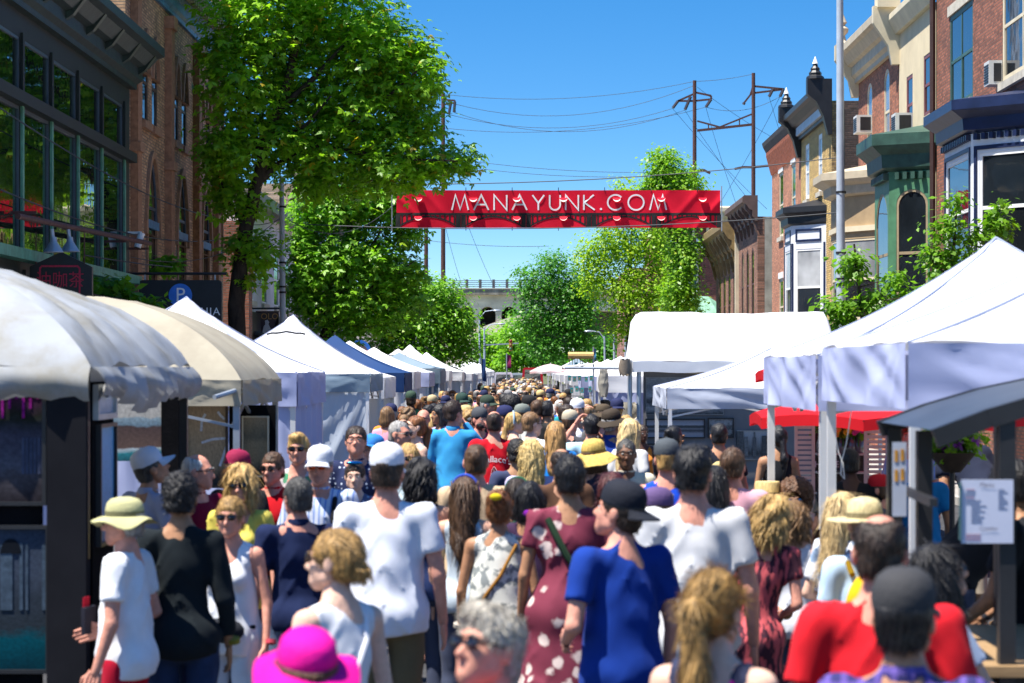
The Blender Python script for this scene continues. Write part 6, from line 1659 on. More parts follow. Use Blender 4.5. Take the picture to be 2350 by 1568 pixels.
def hair_mesh(style, h, seed, hat=None):
    """hair in head space (centre of the skull at 0)"""
    rs = np.random.RandomState(seed); ph = rs.rand(6) * 6
    f = Field((-.26, -.34, -.62) if style in ('long', 'braids', 'pony', 'ponylow') else (-.22, -.24, -.30), (.26, .20, .25), h if style not in ('long', 'braids') else h * 1.25)
    groove = lambda X, Y, Z: .0035 * np.sin(np.arctan2(X, Y + .01) * 34 + ph[0] + 6 * np.sin(Z * 14 + ph[1])) + .004 * np.sin(X * 55 + ph[2]) * np.sin(Z * 32 + ph[3])
    lump = lambda X, Y, Z: .009 * np.sin(X * 95 + ph[0]) * np.sin(Y * 90 + ph[1]) * np.sin(Z * 92 + ph[2]) + .004 * np.sin(X * 210 + Z * 180)
    face = lambda z=.0, w=.066: f.ell((0, .125, -.075 + z), (w, .085, .125), .012, True)
    if style in ('short', 'crop', 'bald', 'neat', 'curly', 'tousled', 'under'):
        e = {'crop': .003, 'short': .007, 'bald': .003, 'neat': .008, 'curly': .013, 'tousled': .006}[style]
        nzf = lump if style in ('curly',) else groove
        f.ell((0, -.016, .016 + e * .4), (.078 + e, .097 + e, .094 + e * 1.3), 0, False, nzf)
        f.ell((0, -.055, -.05), (.066 + e * .8, .05 + e * .6, .06), .02, False, nzf)
        if style == 'tousled': f.ell((.01, .05, .085), (.06, .05, .035), .03, False, groove)
        face()
        f.ell((0, .06, -.115), (.12, .085, .075), .01, True)
        for sx in (-1, 1): f.ell((sx * .085, .002, -.035), (.022, .028, .034), .006, True)
        if style == 'bald': f.ell((0, .02, .10), (.062, .09, .055), .02, True); f.ell((0, .09, .06), (.07, .06, .05), .02, True)
        f.cut(lambda X, Y, Z: (-.085 - Z) + 0 * X + 0 * Y)
    elif style == 'afro':
        f.ell((0, -.02, .035), (.145, .15, .135), 0, False, lump); f.ell((0, -.02, -.05), (.13, .12, .09), .04, False, lump); face(-.0, .07)
    elif style in ('bob', 'fullbob', 'wavy'):
        e = dict(bob=.010, fullbob=.024, wavy=.018)[style]
        wv = lambda X, Y, Z: groove(X, Y, Z) + (.010 * np.sin(Z * 60 + np.arctan2(X, Y) * 5 + ph[4]) if style != 'bob' else 0)
        f.ell((0, -.018, .02), (.080 + e, .10 + e, .095 + e), 0, False, wv)
        f.ell((0, -.045, -.08), (.088 + e, .068 + e, .10), .04, False, wv)
        for sx in (-1, 1): f.cone((sx * .078, .012, .0), (sx * .082, .018, -.14 if style != 'wavy' else -.17), .022, .026, .03)
        face(.0, .06); f.ell((0, .10, -.14), (.07, .09, .12), .01, True)
        f.cut(lambda X, Y, Z: (-.165 - Z) + .01 * np.sin(X * 60) + 0 * Y)
    elif style in ('long', 'braids'):
        e = .009 if style == 'long' else .02
        wv = groove if style == 'long' else (lambda X, Y, Z: .008 * np.sin(np.arctan2(X, Y) * 17 + ph[0]) + .006 * np.sin(Z * 120 + X * 40))
        f.ell((0, -.018, .018), (.080 + e, .10 + e, .094 + e), 0, False, wv)
        f.cone((0, -.06, -.06), (0, -.105, -.36), .085 + e * .6, .075, .05); f.cone((0, -.10, -.32), (.01, -.11, -.50), .07, .03, .04)
        for sx in (-1, 1): f.cone((sx * .075, -.005, -.02), (sx * .095, -.03, -.27), .028, .022, .04)
        face(.0, .062); f.ell((0, .11, -.16), (.075, .09, .13), .01, True)
        f.wob(lambda X, Y, Z: np.where(Z < -.02, .005 * np.sin(X * 70 + 8 * np.sin(Z * 9 + ph[3])) + .004 * np.sin(X * 150 + ph[1]), 0) + 0 * Y)
    elif style in ('pony', 'bun', 'lowbun', 'ponylow', 'updo'):
        e = .006
        f.ell((0, -.016, .018), (.078 + e, .098 + e, .095 + e), 0, False, groove)
        f.ell((0, -.05, -.04), (.07, .055, .06), .03, False, groove)
        face(); f.ell((0, .06, -.115), (.12, .085, .075), .01, True)
        for sx in (-1, 1): f.ell((sx * .085, .006, -.035), (.022, .026, .03), .006, True)
        if style == 'pony':
            f.cone((0, -.105, .02), (0, -.15, .0), .022, .034, .015); f.cone((0, -.15, .0), (.015, -.155, -.20), .036, .04, .02); f.cone((.015, -.155, -.18), (.03, -.14, -.36), .038, .012, .02)
        elif style == 'ponylow': f.cone((0, -.10, -.05), (0, -.13, -.22), .03, .04, .02); f.cone((0, -.13, -.2), (0, -.12, -.42), .04, .012, .02)
        elif style == 'lowbun': f.ell((.0, -.118, -.045), (.042, .034, .036), .012, False, lump)
        elif style == 'updo': f.ell((0, -.085, .07), (.062, .055, .05), .02, False, lump)
        else: f.ell((0, -.11, .05), (.04, .036, .036), .012, False, lump)
        f.wob(lambda X, Y, Z: np.where(Y < -.11, .004 * np.sin(X * 120 + 7 * np.sin(Z * 12)), 0) + 0 * Z)
        f.cut(lambda X, Y, Z: np.where(Y > -.09, -.085 - Z, -1) + 0 * X)
    if hat: f.cut(lambda X, Y, Z: np.where(np.sqrt((X / .088) ** 2 + ((Y + .01) / .105) ** 2) < 1.25, Z - .04, Z - .02) + 0 * X)
    return f.mesh()
def strands(style, seed, n):
    """loose locks that break up the outline of long hair"""
    rs = np.random.RandomState(seed); mb = MB()
    for i in range(n):
        a = rs.uniform(-2.4, 2.4); top = np.array([.088 * math.sin(a), -.02 - .10 * math.cos(a), rs.uniform(-.02, .09)])
        ln = dict(long=.42, braids=.42, bob=.2, fullbob=.22, wavy=.24).get(style, .1) * rs.uniform(.6, 1.05)
        if abs(a) > 1.9 and style in ('bob', 'fullbob', 'wavy'): ln *= .8
        pts = []
        ph_ = rs.rand() * 6; am = .006 if style == 'long' else .012
        for k in range(7):
            t = k / 6; out = 1 + .12 * math.sin(t * 2.6) + rs.uniform(-.02, .03)
            pts.append((top[0] * out + am * math.sin(ph_ + 9 * t), top[1] * out - .03 * t + am * math.cos(ph_ + 8 * t), top[2] - ln * t))
        mb.tube(pts, [.006, .008, .008, .007, .006, .004, .0012], 4)
    return mbq(mb)
def wisps(V, Q, n, style, seed, hat=None):
    """many fine locks lying over the hair and lifting from its outline"""
    rs = np.random.RandomState(seed)
    a, b, c, d = (V[Q[:, i]] for i in range(4)); C = (a + b + c + d) / 4
    nr = np.cross(c - a, d - b); ar = np.linalg.norm(nr, axis=1) + 1e-9; nr = nr / ar[:, None]
    if hat: ar = ar * (C[:, 2] < .0); n = n // 3
    k = rs.choice(len(Q), n, p=ar / ar.sum()); C = C[k] + rs.normal(size=(n, 3)) * .004; nr = nr[k]
    crown = np.array((.015, -.03, .11)); away = C - crown; away /= np.linalg.norm(away, axis=1, keepdims=True) + 1e-9
    longish = style in ('long', 'braids', 'bob', 'fullbob', 'wavy')
    fl = away * .7 + np.array((0, -.1, -1.0 if longish else -.35))
    if style in ('pony', 'bun', 'lowbun', 'ponylow', 'updo'):
        tie = np.array(dict(pony=(0, -.13, .01), ponylow=(0, -.11, -.06), lowbun=(0, -.12, -.045), updo=(0, -.08, .10), bun=(0, -.11, .05))[style])
        fl = np.where((C[:, 1:2] < tie[1] - .01) | (C[:, 2:3] < -.11), np.array((0, -.05, -1.0)), tie - C)
    curl = style in ('curly', 'afro', 'tousled')
    fl = fl + rs.normal(size=(n, 3)) * (1.2 if style in ('curly', 'afro') else .5 if curl else .16) * np.linalg.norm(fl, axis=1, keepdims=True)
    tn = fl - nr * (fl * nr).sum(1, keepdims=True); tn /= np.linalg.norm(tn, axis=1, keepdims=True) + 1e-9
    sd_ = np.cross(tn, nr)
    ln = (dict(long=.13, braids=.08, bob=.09, fullbob=.10, wavy=.09, afro=.03, curly=.03, crop=.010, bald=.014, neat=.03, tousled=.028, short=.022, pony=.07, ponylow=.07).get(style, .034) * rs.uniform(.5, 1.2, n))[:, None]
    lift = (ln * rs.uniform(.02, .18 if curl else .10, n)[:, None]); bend_ = sd_ * ln * rs.normal(0, .12, n)[:, None]
    w0 = (rs.uniform(.0010, .0026, n))[:, None]
    P_, Fq = [], []
    for i, (t_, ww) in enumerate(((0, .6), (.35, 1), (.7, .8), (1, .1))):
        p = C + tn * ln * t_ + nr * (lift * (t_ * 1.6 - t_ * t_ * (.9 if longish else .4)) + .0012) + bend_ * t_ * t_ - np.array((0, 0, .25)) * ln * t_ * t_ * (0 if curl else 1) * .5
        P_.append(p - sd_ * w0 * ww); P_.append(p + sd_ * w0 * ww)
    VV = np.stack(P_, 1).reshape(-1, 3); base = np.arange(n)[:, None] * 8
    for i in range(3): Fq.append(base + np.array([2 * i, 2 * i + 1, 2 * i + 3, 2 * i + 2]))
    return VV, np.concatenate(Fq)
def hat_parts(kind, back=False):
    """hat in head space as {part: MB}"""
    o = {}
    if kind == 'cap':
        c = MB(); prof = [(.094, .0), (.097, .02), (.094, .055), (.080, .088), (.052, .108), (.018, .115), (.001, .116)]
        c.lathe(prof, (0, -.010, .026), 24, .94, 1.13)
        o['crown'] = c
        b = MB(); sg = -1 if back else 1
        def bl(u, v):
            a = R(-54 + 108 * u); rr = .094 + .080 * v * max(0, math.cos(R((-54 + 108 * u) * 1.6))) ** .6
            return Vector((rr * .94 * math.sin(a), sg * (rr * 1.1 * math.cos(a) + .0) - .010, .027 - .022 * v - .03 * (math.sin(a)) ** 2 * v))
        b.grid(bl, 16, 5); b.grid(lambda u, v: bl(1 - u, v) - Vector((0, 0, .006)), 16, 5)
        o['bill'] = b
        bt = MB(); bt.sphere((0, -.010, .142), .008, 8, 5); o['button'] = bt
        if back:
            s_ = MB(); s_.grid(lambda u, v: Vector((.05 * math.cos(math.pi * u) * 1.0, .098 + .004 * math.sin(math.pi * u), .018 + .016 * v)), 8, 1); o['strap'] = s_
    elif kind in ('bucket', 'straw', 'floppy', 'boater', 'sunhat', 'visor'):
        br, dr, cr, ht = dict(bucket=(.165, .035, .094, .10), straw=(.20, .012, .098, .105), floppy=(.215, .075, .10, .11), boater=(.19, .0, .098, .11), sunhat=(.25, .06, .105, .11), visor=(.20, .02, .098, .02))[kind]
        c = MB()
        if kind == 'boater': prof = [(cr, 0), (cr * 1.0, ht * .9), (cr * .95, ht), (.001, ht)]
        else: prof = [(cr, 0), (cr * 1.0, ht * .35), (cr * .92, ht * .72), (cr * .70, ht * .95), (cr * .3, ht * 1.05), (.001, ht * 1.04)]
        c.lathe(prof, (0, -.008, .02), 24, .95, 1.12); o['crown'] = c
        b = MB(); sd_ = br * 7
        def brf(u, v):
            a = 2 * math.pi * u; rr = cr + (br - cr) * v
            w_ = (.018 * math.sin(3 * a + sd_) + .012 * math.sin(5 * a)) * v if kind in ('floppy', 'sunhat', 'bucket') else .004 * math.sin(3 * a) * v
            return Vector((rr * .97 * math.cos(a), rr * 1.1 * math.sin(a) - .008, .022 - dr * v ** 1.5 + w_))
        b.grid(brf, 32, 6); b.grid(lambda u, v: brf(1 - u, v) - Vector((0, 0, .005)), 32, 6); o['brim'] = b
        bd = MB(); bd.lathe([(cr * 1.015, .004), (cr * 1.02, .03)], (0, -.008, .02), 24, .95, 1.12); o['band'] = bd
    return o
def glasses(kind):
    fr = MB(); ln = []
    for sx in (-1, 1):
        m = MB(); m.sphere((sx * .033, .104 - .004, -.008), .001, 12, 8, (27, 7, 19 if kind != 'specs' else 15)); ln.append(m)
        fr.tube([(sx * .058, .098, -.002), (sx * .079, .05, -.002), (sx * .083, -.01, -.006)], .0035, 5)
    fr.tube([(-.010, .108, -.004), (.010, .108, -.004)], .0035, 5)
    fr.tube([(-.06, .098, .006), (-.03, .108, .010), (0, .110, .006), (.03, .108, .010), (.06, .098, .006)], .004, 5)
    return fr, ln
def hand(mb, wrist, d, side, curl=.6):
    """palm and five bent fingers at a wrist, pointing along d"""
    d = Vector(d).normalized(); w_ = Vector(wrist)
    ax = Vector((side, 0, 0)); ax = (ax - d * ax.dot(d)); ax = ax.normalized() if ax.length > .1 else d.orthogonal().normalized()
    inn = -ax                                           # palm side faces the body
    acr = d.cross(inn).normalized()
    if acr.y < 0: acr = -acr                             # thumb side forward
    p1 = w_ + d * .085
    for k in range(4):
        o = acr * (.03 - .02 * k)
        mb.tube([w_ + o * .7, w_ + d * .04 + o, p1 + o], [.014, .0155, .012], 6)
        ln = (.066, .078, .072, .056)[k]
        q1 = p1 + o + d * ln * .45 + inn * ln * .15 * curl; q2 = q1 + d * ln * .3 * (1 - .4 * curl) + inn * ln * .35 * curl; q3 = q2 + d * ln * .2 * (1 - .9 * curl) + inn * ln * .3 * curl
        mb.tube([p1 + o - d * .01, q1, q2, q3], [.0098, .009, .008, .0055], 6)
    t0 = w_ + d * .025 + acr * .03
    mb.tube([t0, t0 + acr * .025 + d * .028 + inn * .008, t0 + acr * .03 + d * .06 + inn * .02], [.012, .0105, .007], 6)

def person(label, loc, H=1.72, face=0, fem=False, skin='l', hair='short', hc='br', hat=None, hatc=(.5, .5, .5), hatc2=None, hatback=False, top='tee', tc=(.5, .5, .5), tmat=None, bot='pants', bc=(.05, .06, .1),
           arms=('down', 'down'), yaw=0, pitch=0, glass_=None, w=1.0, hb=.022, hh=.012, beard=None, group='people in the street crowd', bend=0, sit=False, seed=0, extra=None, lean=0, walk=.0, strap=None, socks=False, strands_n=0, fem_bust=.02):
    """one standing, walking, bending or sitting person; returns the root"""
    t = thing('person', label, 'person', loc, group)
    sc = H / 1.755
    t.scale = (sc, sc, sc); t.rotation_euler = (0, 0, R(face))
    sk = SK[skin] if isinstance(skin, str) else skin
    rs = np.random.RandomState(seed + 1); ph = rs.rand(8) * 6.28
    sw = .180 if not fem else .158
    sw *= .5 + .5 * w
    hw = .095 if not fem else .098
    dz = -.44 if sit else 0.0                                # lowered root for sitters keeps the seat at chair height
    AR = []
    for s_, nm in ((1, arms[1]), (-1, arms[0])):
        e, hd = ARMS[nm]; k = sw / .18
        AR.append((np.array((s_ * sw, -.01, 1.415)), np.array((s_ * e[0] * k, e[1], e[2])), np.array((s_ * (hd[0] * k if hd[0] > .12 else hd[0]), hd[1], hd[2])), s_))
    if sit: LG = [(np.array((s * hw, 0, .92)), np.array((s * .12, .42, .93)), np.array((s * .12, .44, .50)), s) for s in (1, -1)]
    else: LG = [(np.array((s * hw, 0, .92)), np.array((s * .10, .03 + walk * s * .5, .49)), np.array((s * .10, -.02 + walk * s, .085)), s) for s in (1, -1)]
    def torso(f, g, lo=None):
        f.cone((-sw * .80, -.014, 1.405), (sw * .80, -.014, 1.405), .050 + g * .8, .050 + g * .8, .03)
        for s in (-1, 1): f.cone((s * .03, -.022, 1.475), (s * sw * .86, -.016, 1.412), .034 + g * .5, .040 + g * .7, .03)
        f.ell((0, .0, 1.285), ((.148 if not fem else .130) * w + g, .105 * (.4 + .6 * w) + g, .17), .05)
        f.ell((0, .012 * w, 1.08), ((.142 if not fem else .122) * w + g, .108 * w + g, .19), .05)
        f.ell((0, -.005, .945), ((.158 if not fem else .168) * w + g, .118 * w + g, .13), .05)
        f.ell((0, -.055, .93), (.12 * w + g, .075 * w + g, .09), .04)
        if fem:
            for s in (-1, 1): f.ell((s * .062, .078, 1.27), (.055 + g, .052 + fem_bust + g, .058 + g), .03)
        f.cone((0, -.02, 1.42), (0, -.0, 1.50), .055 + g * .3, .05, .04)
    # ---- bending of the upper body, then the seat drop
    Rb = rotm(0, -bend) if bend else None
    def tf(V):
        V = np.array(V, dtype=float)
        if bend:
            wt = np.clip((V[:, 2] - .86) / .30, 0, 1); wt = wt * wt * (3 - 2 * wt)
            a = -np.radians(bend) * wt; y, z = V[:, 1].copy(), V[:, 2] - .95
            V[:, 1] = y * np.cos(a) - z * np.sin(a); V[:, 2] = .95 + y * np.sin(a) + z * np.cos(a)
        if lean: V[:, 0] += lean * np.clip(V[:, 2] - .9, 0, 2)
        V[:, 2] += dz
        return V
    HCn = np.array((0, .012, 1.642)); Rh = rotm(yaw, pitch)
    def tfh(V): return tf((np.asarray(V) * .955) @ Rh.T + HCn)
    # ---- skin
    f = Field((-.48, -.30 - abs(walk), .0), (.48, .55 if sit else .42 + abs(walk), 1.60 if max(a[2][2] for a in AR) < 1.5 else 1.80), hb)
    torso(f, 0)
    f.cone((0, -.018, 1.44), (0, .004, 1.56), .052 if not fem else .045, .05 if not fem else .043, .03)
    for S, E, W_, s in AR:
        f.cone(S, E, .048 if not fem else .039, .036 if not fem else .031, .03); f.cone(E, W_, .037 if not fem else .032, .024 if not fem else .021, .012)
    for Hp, K, A, s in LG:
        f.cone(Hp, K, .085, .056, .03); f.cone(K, K + (A - K) * .45, .055, .052, .02); f.cone(K + (A - K) * .45, A, .052, .036, .02)
        f.cone(A - (0, .02, .03), A + (0, .15, -.045), .04, .03, .02)
    hv = head_field(hh, fem, None).mesh()
    mbh = MB()
    for S, E, W_, s in AR: hand(mbh, W_ - (W_ - E) * .02, W_ - E, s, .35 + .5 * rs.rand())
    hvV, hvQ = mbq(mbh)
    bodyV, bodyQ = f.mesh()
    bV = np.concatenate([tf(bodyV), tfh(hv[0]), tf(hvV)]); bQ = np.concatenate([bodyQ, hv[1] + len(bodyV), hvQ + len(bodyV) + len(hv[0])])
    to_obj('body', [(bV, bQ)], SKINM, t, color=sk)
    # ---- shirt, dress
    rid = lambda a: (1 - np.abs(np.sin(a))) ** 3
    def fold(X, Y, Z):
        lo_ = np.clip((1.40 - Z) * 3.5, 0, 1)
        q = .014 * rid(X * 17 + Y * 19 + ph[2] + 1.6 * np.sin(Z * 6 + ph[3])) * lo_ * (.5 + .5 * np.sin(Z * 5 + X * 6 + ph[4]))
        q = q + .013 * rid(Z * 19 + np.abs(X) * 29 + ph[0] + 1.2 * np.sin(Y * 17)) * (.5 + .5 * np.sin(X * 9 + Z * 7 + ph[1]))
        q = q + .004 * np.sin(X * 31 + Z * 12 + ph[5]) * np.sin(Z * 21 + Y * 14 + ph[6])
        return .006 - q
    tm = tmat or CLOTH
    g = .013
    f = Field((-.46, -.30, .40 if top in ('dress', 'longdress') else .74), (.46, .42, 1.56), hb)
    if top == 'longdress': f = Field((-.46, -.34, .22), (.46, .42, 1.56), hb)
    torso(f, g)
    if bot != 'skirt': f.ell((0, -.012, .93), ((.158 if not fem else .168) * w + g + .016, .125 * w + g + .018, .15), .04)
    hem = {'dress': .50, 'longdress': .28, 'tank': .86, 'crop': 1.0, 'tee': .84, 'polo': .86, 'long': .84, 'cami': .84, 'loose': .80, 'sleeveless': .83, 'shirt': .80}[top]
    if bot == 'skirt': hem = 1.0
    if top in ('dress', 'longdress'): f.cone((0, -.01, .95), (0, 0, hem), .165 * w, .23 * w, .06, .8)
    elif top in ('loose', 'sleeveless', 'shirt', 'tee'): f.cone((0, -.005, 1.15), (0, -.005, hem), .15 * w + g, .165 * w + g, .05, .76)
    sl = {'tee': .62, 'polo': .6, 'long': 1.75, 'loose': .7, 'dress': .5, 'shirt': 1.9, 'longdress': .5}.get(top, 0)
    for S, E, W_, s in AR:
        if sl:
            r_ = .062 if not fem else .053
            f.cone(S - (s * .004, 0, -.004), S + (E - S) * min(1, sl), r_ + .010, r_ + .005, .025)
            if sl > 1: f.cone(E, E + (W_ - E) * min(1, sl - 1), .054, .043, .015)
    f.wob(fold)
    for S, E, W_, s in AR:
        if sl:
            e2 = S + (E - S) * min(1, sl); dd = (E - S) / np.linalg.norm(E - S)
            if sl > 1: e2 = E + (W_ - E) * min(1, sl - 1); dd = (W_ - E) / np.linalg.norm(W_ - E)
            # trim the sleeve end flat
            wn = f.win(e2 - .12, e2 + .12)
            if wn:
                sl_, X, Y, Z = wn
                dist = (X - e2[0]) * dd[0] + (Y - e2[1]) * dd[1] + (Z - e2[2]) * dd[2]
                rad = np.sqrt((X - e2[0]) ** 2 + (Y - e2[1]) ** 2 + (Z - e2[2]) ** 2)
                f.F[sl_] = np.where((rad < .11) & (np.abs(X) > sw * .98), np.maximum(f.F[sl_], dist), f.F[sl_])
        else:
            f.ell(S + np.array((s * .025, .0, .0)), (.062, .10, .105 if top != 'cami' else .13), .01, True)
    nk = {'tank': .085, 'cami': .10, 'sleeveless': .068, 'dress': .078}.get(top, .062)
    f.ell((0, .015, 1.505), (nk, nk * .95, .07 if top not in ('tank', 'cami') else .11), .012, True)
    if top in ('tank', 'cami', 'sleeveless'): f.ell((0, .10, 1.47), (.06, .09, .10), .02, True)
    if top == 'cami': f.ell((0, -.12, 1.46), (.10, .07, .13), .02, True)
    f.cut(lambda X, Y, Z: hem - Z + .008 * np.sin(X * 20 + ph[3]) + 0 * Y)
    to_obj('dress' if 'dress' in top else ('shirt' if top not in ('tank', 'cami') else 'tank_top'), [tuple(f.mesh())], tm, t, tf=tf, color=tc)
    if top in ('polo', 'shirt'):
        cb = MB(); cb.lathe([(.066, -.012), (.070, .018), (.060, .036), (.058, .034), (.064, .0)], (0, -.012, 1.478), 18, 1.0, .95)
        mb_obj(cb, 'collar', tm, t, tf, tc)
    # ---- trousers, skirt
    if bot in ('pants', 'jeans', 'shorts'):
        f = Field((-.30, -.26 - abs(walk), .05), (.30, .60 if sit else .26 + abs(walk), 1.06), hb * 1.15)
        f.ell((0, -.005, .945), ((.158 if not fem else .168) * w + .012, .118 * w + .012, .13), .05); f.ell((0, -.055, .93), (.12 * w + .014, .075 * w + .014, .09), .04)
        for Hp, K, A, s in LG:
            f.cone(Hp, K, .098, .070, .03); f.cone(K, A + (0, 0, .02), .069, .056, .02)
        f.wob(lambda X, Y, Z: .005 * np.sin(Z * 26 + X * 20 + ph[4]) * np.sin(X * 30 + Y * 30 + ph[5]))
        f.cut(lambda X, Y, Z: np.maximum(((.46 if bot == 'shorts' else .07) - Z) if not sit else -1 + 0 * Z, Z - 1.02) + 0 * X + 0 * Y)
        to_obj('trousers' if bot != 'shorts' else 'shorts', [tuple(f.mesh())], DENIM if bot == 'jeans' else CLOTH, t, tf=tf, color=bc)
    elif bot == 'skirt':
        f = Field((-.34, -.30, .40), (.34, .34, 1.06), hb); f.ell((0, -.005, .95), (.17 * w + .026, .125 * w + .028, .14), .05); f.cone((0, -.01, .95), (0, 0, .5), .165 * w, .22 * w, .05, .8)
        f.wob(lambda X, Y, Z: .012 * np.sin(np.arctan2(X, Y) * 9 + ph[6]) * np.clip((.95 - Z) * 2, 0, 1)); f.cut(lambda X, Y, Z: np.maximum(.48 - Z, Z - 1.02) + 0 * X + 0 * Y)
        to_obj('skirt', [tuple(f.mesh())], CLOTH, t, tf=tf, color=bc)
    sh = MB()
    for Hp, K, A, s in LG:
        sh = MB(); a = Vector(A)
        sh.sphere((a.x, a.y + .055, a.z - .045), .055, 10, 6, (.85, 2.3, .75)); sh.box((a.x - .045, a.y - .07, a.z - .085), (a.x + .045, a.y + .175, a.z - .07))
        mb_obj(sh, 'shoe', CLOTH, t, tf, random.choice([(.03, .03, .03), (.5, .5, .5), (.1, .06, .03)]))
    # ---- hair, hat, face
    curly = hair in ('afro', 'curly', 'braids')
    hcol = HR[hc] if isinstance(hc, str) else hc
    if hair != 'none':
        parts = [hair_mesh(hair, hh * (1.0 if hair not in ('long', 'braids') else 1.1), seed + 3, hat)]
        if strands_n: parts.append(strands(hair, seed, strands_n))
        if hh <= .0106: parts.append(wisps(*parts[0], int((2200 if hh < .0075 else 1300 if hh < .009 else 650) * (1.5 if hair in ('long', 'braids', 'wavy', 'fullbob', 'pony') else 1)), hair, seed, hat))
        to_obj('hair', parts, CURLM if curly else HAIRM, t, tf=tfh, color=hcol)
    if beard:
        f = Field((-.10, -.02, -.18), (.10, .15, .02), hh * .8)
        f.ell((0, .035, -.075), (.068, .07, .065), 0, False, lambda X, Y, Z: .003 * np.sin(X * 160) * np.sin(Z * 150)); f.ell((0, .10, -.045), (.05, .05, .028), .01, True); f.ell((0, .09, -.02), (.1, .08, .03), .01, True); f.ell((0, .105, -.082), (.018, .02, .008), .004, True)
        f.cut(lambda X, Y, Z: Z + .045 - .0 * X + (Y < .04) * -.03)
        to_obj('beard', [tuple(f.mesh())], CURLM, t, tf=tfh, color=HR[beard])
    if hat:
        hp = hat_parts(hat, hatback); hm = STRAWM if hat in ('straw', 'boater', 'floppy', 'visor') and max(hatc) > .15 else HATM
        root = None
        for nm in ('crown', 'brim', 'bill', 'button', 'strap', 'band'):
            if nm in hp:
                c = hatc if nm in ('crown', 'button', 'strap', 'bill', 'brim') else tuple(x * .35 for x in hatc)
                if nm in ('bill', 'band', 'strap') and hatc2: c = hatc2
                o = mb_obj(hp[nm], 'hat' if root is None else nm, hm, t if root is None else root, tfh, c)
                root = root or o
    seen_face = abs(((face + yaw + 180) % 360) - 180) > 50
    if seen_face:
        if glass_ and glass_ != 'none':
            fr, ln = glasses('specs' if glass_ == 'specs' else 'sun')
            g_ = mb_obj(fr, 'glasses', EYED, t, tfh)
            if glass_ != 'specs':
                for m in ln: mb_obj(m, 'lens', dict(sun=LENS, red=LENSR, blue=LENSB, white=LENS)[glass_], g_, tfh)
        if not glass_ or glass_ == 'specs':
            for sx in (-1, 1):
                e = MB().sphere((sx * .030, .0815, -.008), .0115, 10, 8, (1.15, .8, .62)); eo = mb_obj(e, 'eye', EYEW, t, tfh)
                e = MB().sphere((sx * .030, .0868, -.008), .0056, 8, 6); mb_obj(e, 'iris', EYED, eo, tfh)
        for sx in (-1, 1):
            e = MB().tube([(sx * .014, .099, .012), (sx * .03, .099, .018), (sx * .046, .090, .013)], [.003, .0042, .002], 5); mb_obj(e, 'eyebrow', HAIRM, t, tfh, tuple(c * .6 for c in hcol))
        e = MB().sphere((0, .0905, -.080), .001, 10, 6, (21, 7, 7.5)); mb_obj(e, 'mouth', LIP, t, tfh, (sk[0] * .75, sk[1] * .42, sk[2] * .42))
    if extra: extra(t, tf, tfh)
    return t
# ------------------------------------------------------------------ the named people of the crowd
FLOR = objcol('floral_cloth', .85, .1, 5, .3, 16, kind='floral', c2=(.62, .50, .46))
FLOR2 = objcol('floral_cloth_pale', .85, .1, 5, .3, 16, kind='print', c2=(.20, .22, .22))
FLOR3 = objcol('floral_cloth_bright', .85, .1, 5, .3, 16, kind='print', c2=(.05, .25, .12))
STREAK = objcol('streak_cloth', .8, .1, 5, .3, 16, kind='streak', c2=(.55, .09, .10))
STRIPE = objcol('stripe_cloth', .85, .1, 5, .3, 16, kind='stripe', c2=(.20, .30, .60))
PLAID = objcol('plaid_cloth', .85, .1, 5, .3, 16, kind='plaid', c2=(.16, .10, .40))
DOTS = objcol('dotted_cloth', .85, .1, 5, .3, 16, kind='dots', c2=(.5, .55, .65))
PRINTP = objcol('print_cloth', .85, .1, 5, .3, 16, kind='print', c2=(.25, .35, .50))
def strapf(pts, r, col, name='strap', mat=None):
    def fn(t, tf, tfh):
        mb = MB(); mb.tube(pts, r, 6); mb_obj(mb, name, mat or CLOTH, t, tf, col)
    return fn
def multi(*fs):
    def fn(t, tf, tfh):
        for f in fs: f(t, tf, tfh)
    return fn
def crossstrap(col, r=.014, s=1):
    return strapf([(s * .12, -.075, 1.425), (s * .09, -.118, 1.36), (s * .03, -.137, 1.24), (-s * .06, -.145, 1.12), (-s * .13, -.135, 1.0)], r, col)
def backpack(col, z=1.22):
    def fn(t, tf, tfh):
        mb = MB(); mb.sphere((0, -.20, z), .15, 14, 10, (.95, .62, 1.35)); mb_obj(mb, 'backpack', CLOTH, t, tf, col)
        for s in (-1, 1):
            m = MB(); m.tube([(s * .09, -.13, z + .17), (s * .10, -.03, z + .245), (s * .10, .09, z + .16)], .016, 6); mb_obj(m, 'strap', CLOTH, t, tf, tuple(c * .3 for c in col))
    return fn
def headband(col, r=.008, z=.03, name='headband'):
    def fn(t, tf, tfh):
        mb = MB(); mb.tube([(.092 * math.cos(a), -.02, .02 + .105 * math.sin(a)) for a in np.linspace(-.3, math.pi + .3, 16)], r, 6); mb_obj(mb, name, DOTS, t, tfh, col)
    return fn
def blob(name, c, r, sc, col, mat=None, head=False):
    def fn(t, tf, tfh):
        mb = MB(); mb.sphere(c, r, 10, 7, sc); mb_obj(mb, name, mat or CLOTH, t, tfh if head else tf, col)
    return fn
def boxy(name, lo, hi, col, mat=None, head=False):
    def fn(t, tf, tfh):
        mb = MB(); mb.box(lo, hi); mb_obj(mb, name, mat or CLOTH, t, tfh if head else tf, col, False)
    return fn
def bracelet(side, arm, col, k=.88):
    def fn(t, tf, tfh):
        e, h = (Vector(v) for v in ARMS[arm]); e.x *= side; h.x *= side; p = e.lerp(h, k); d = (h - e).normalized()
        mb = MB(); mb.tube([p - d * .012, p + d * .012], .032, 10); mb_obj(mb, 'bracelet', STRAWM, t, tf, col)
    return fn
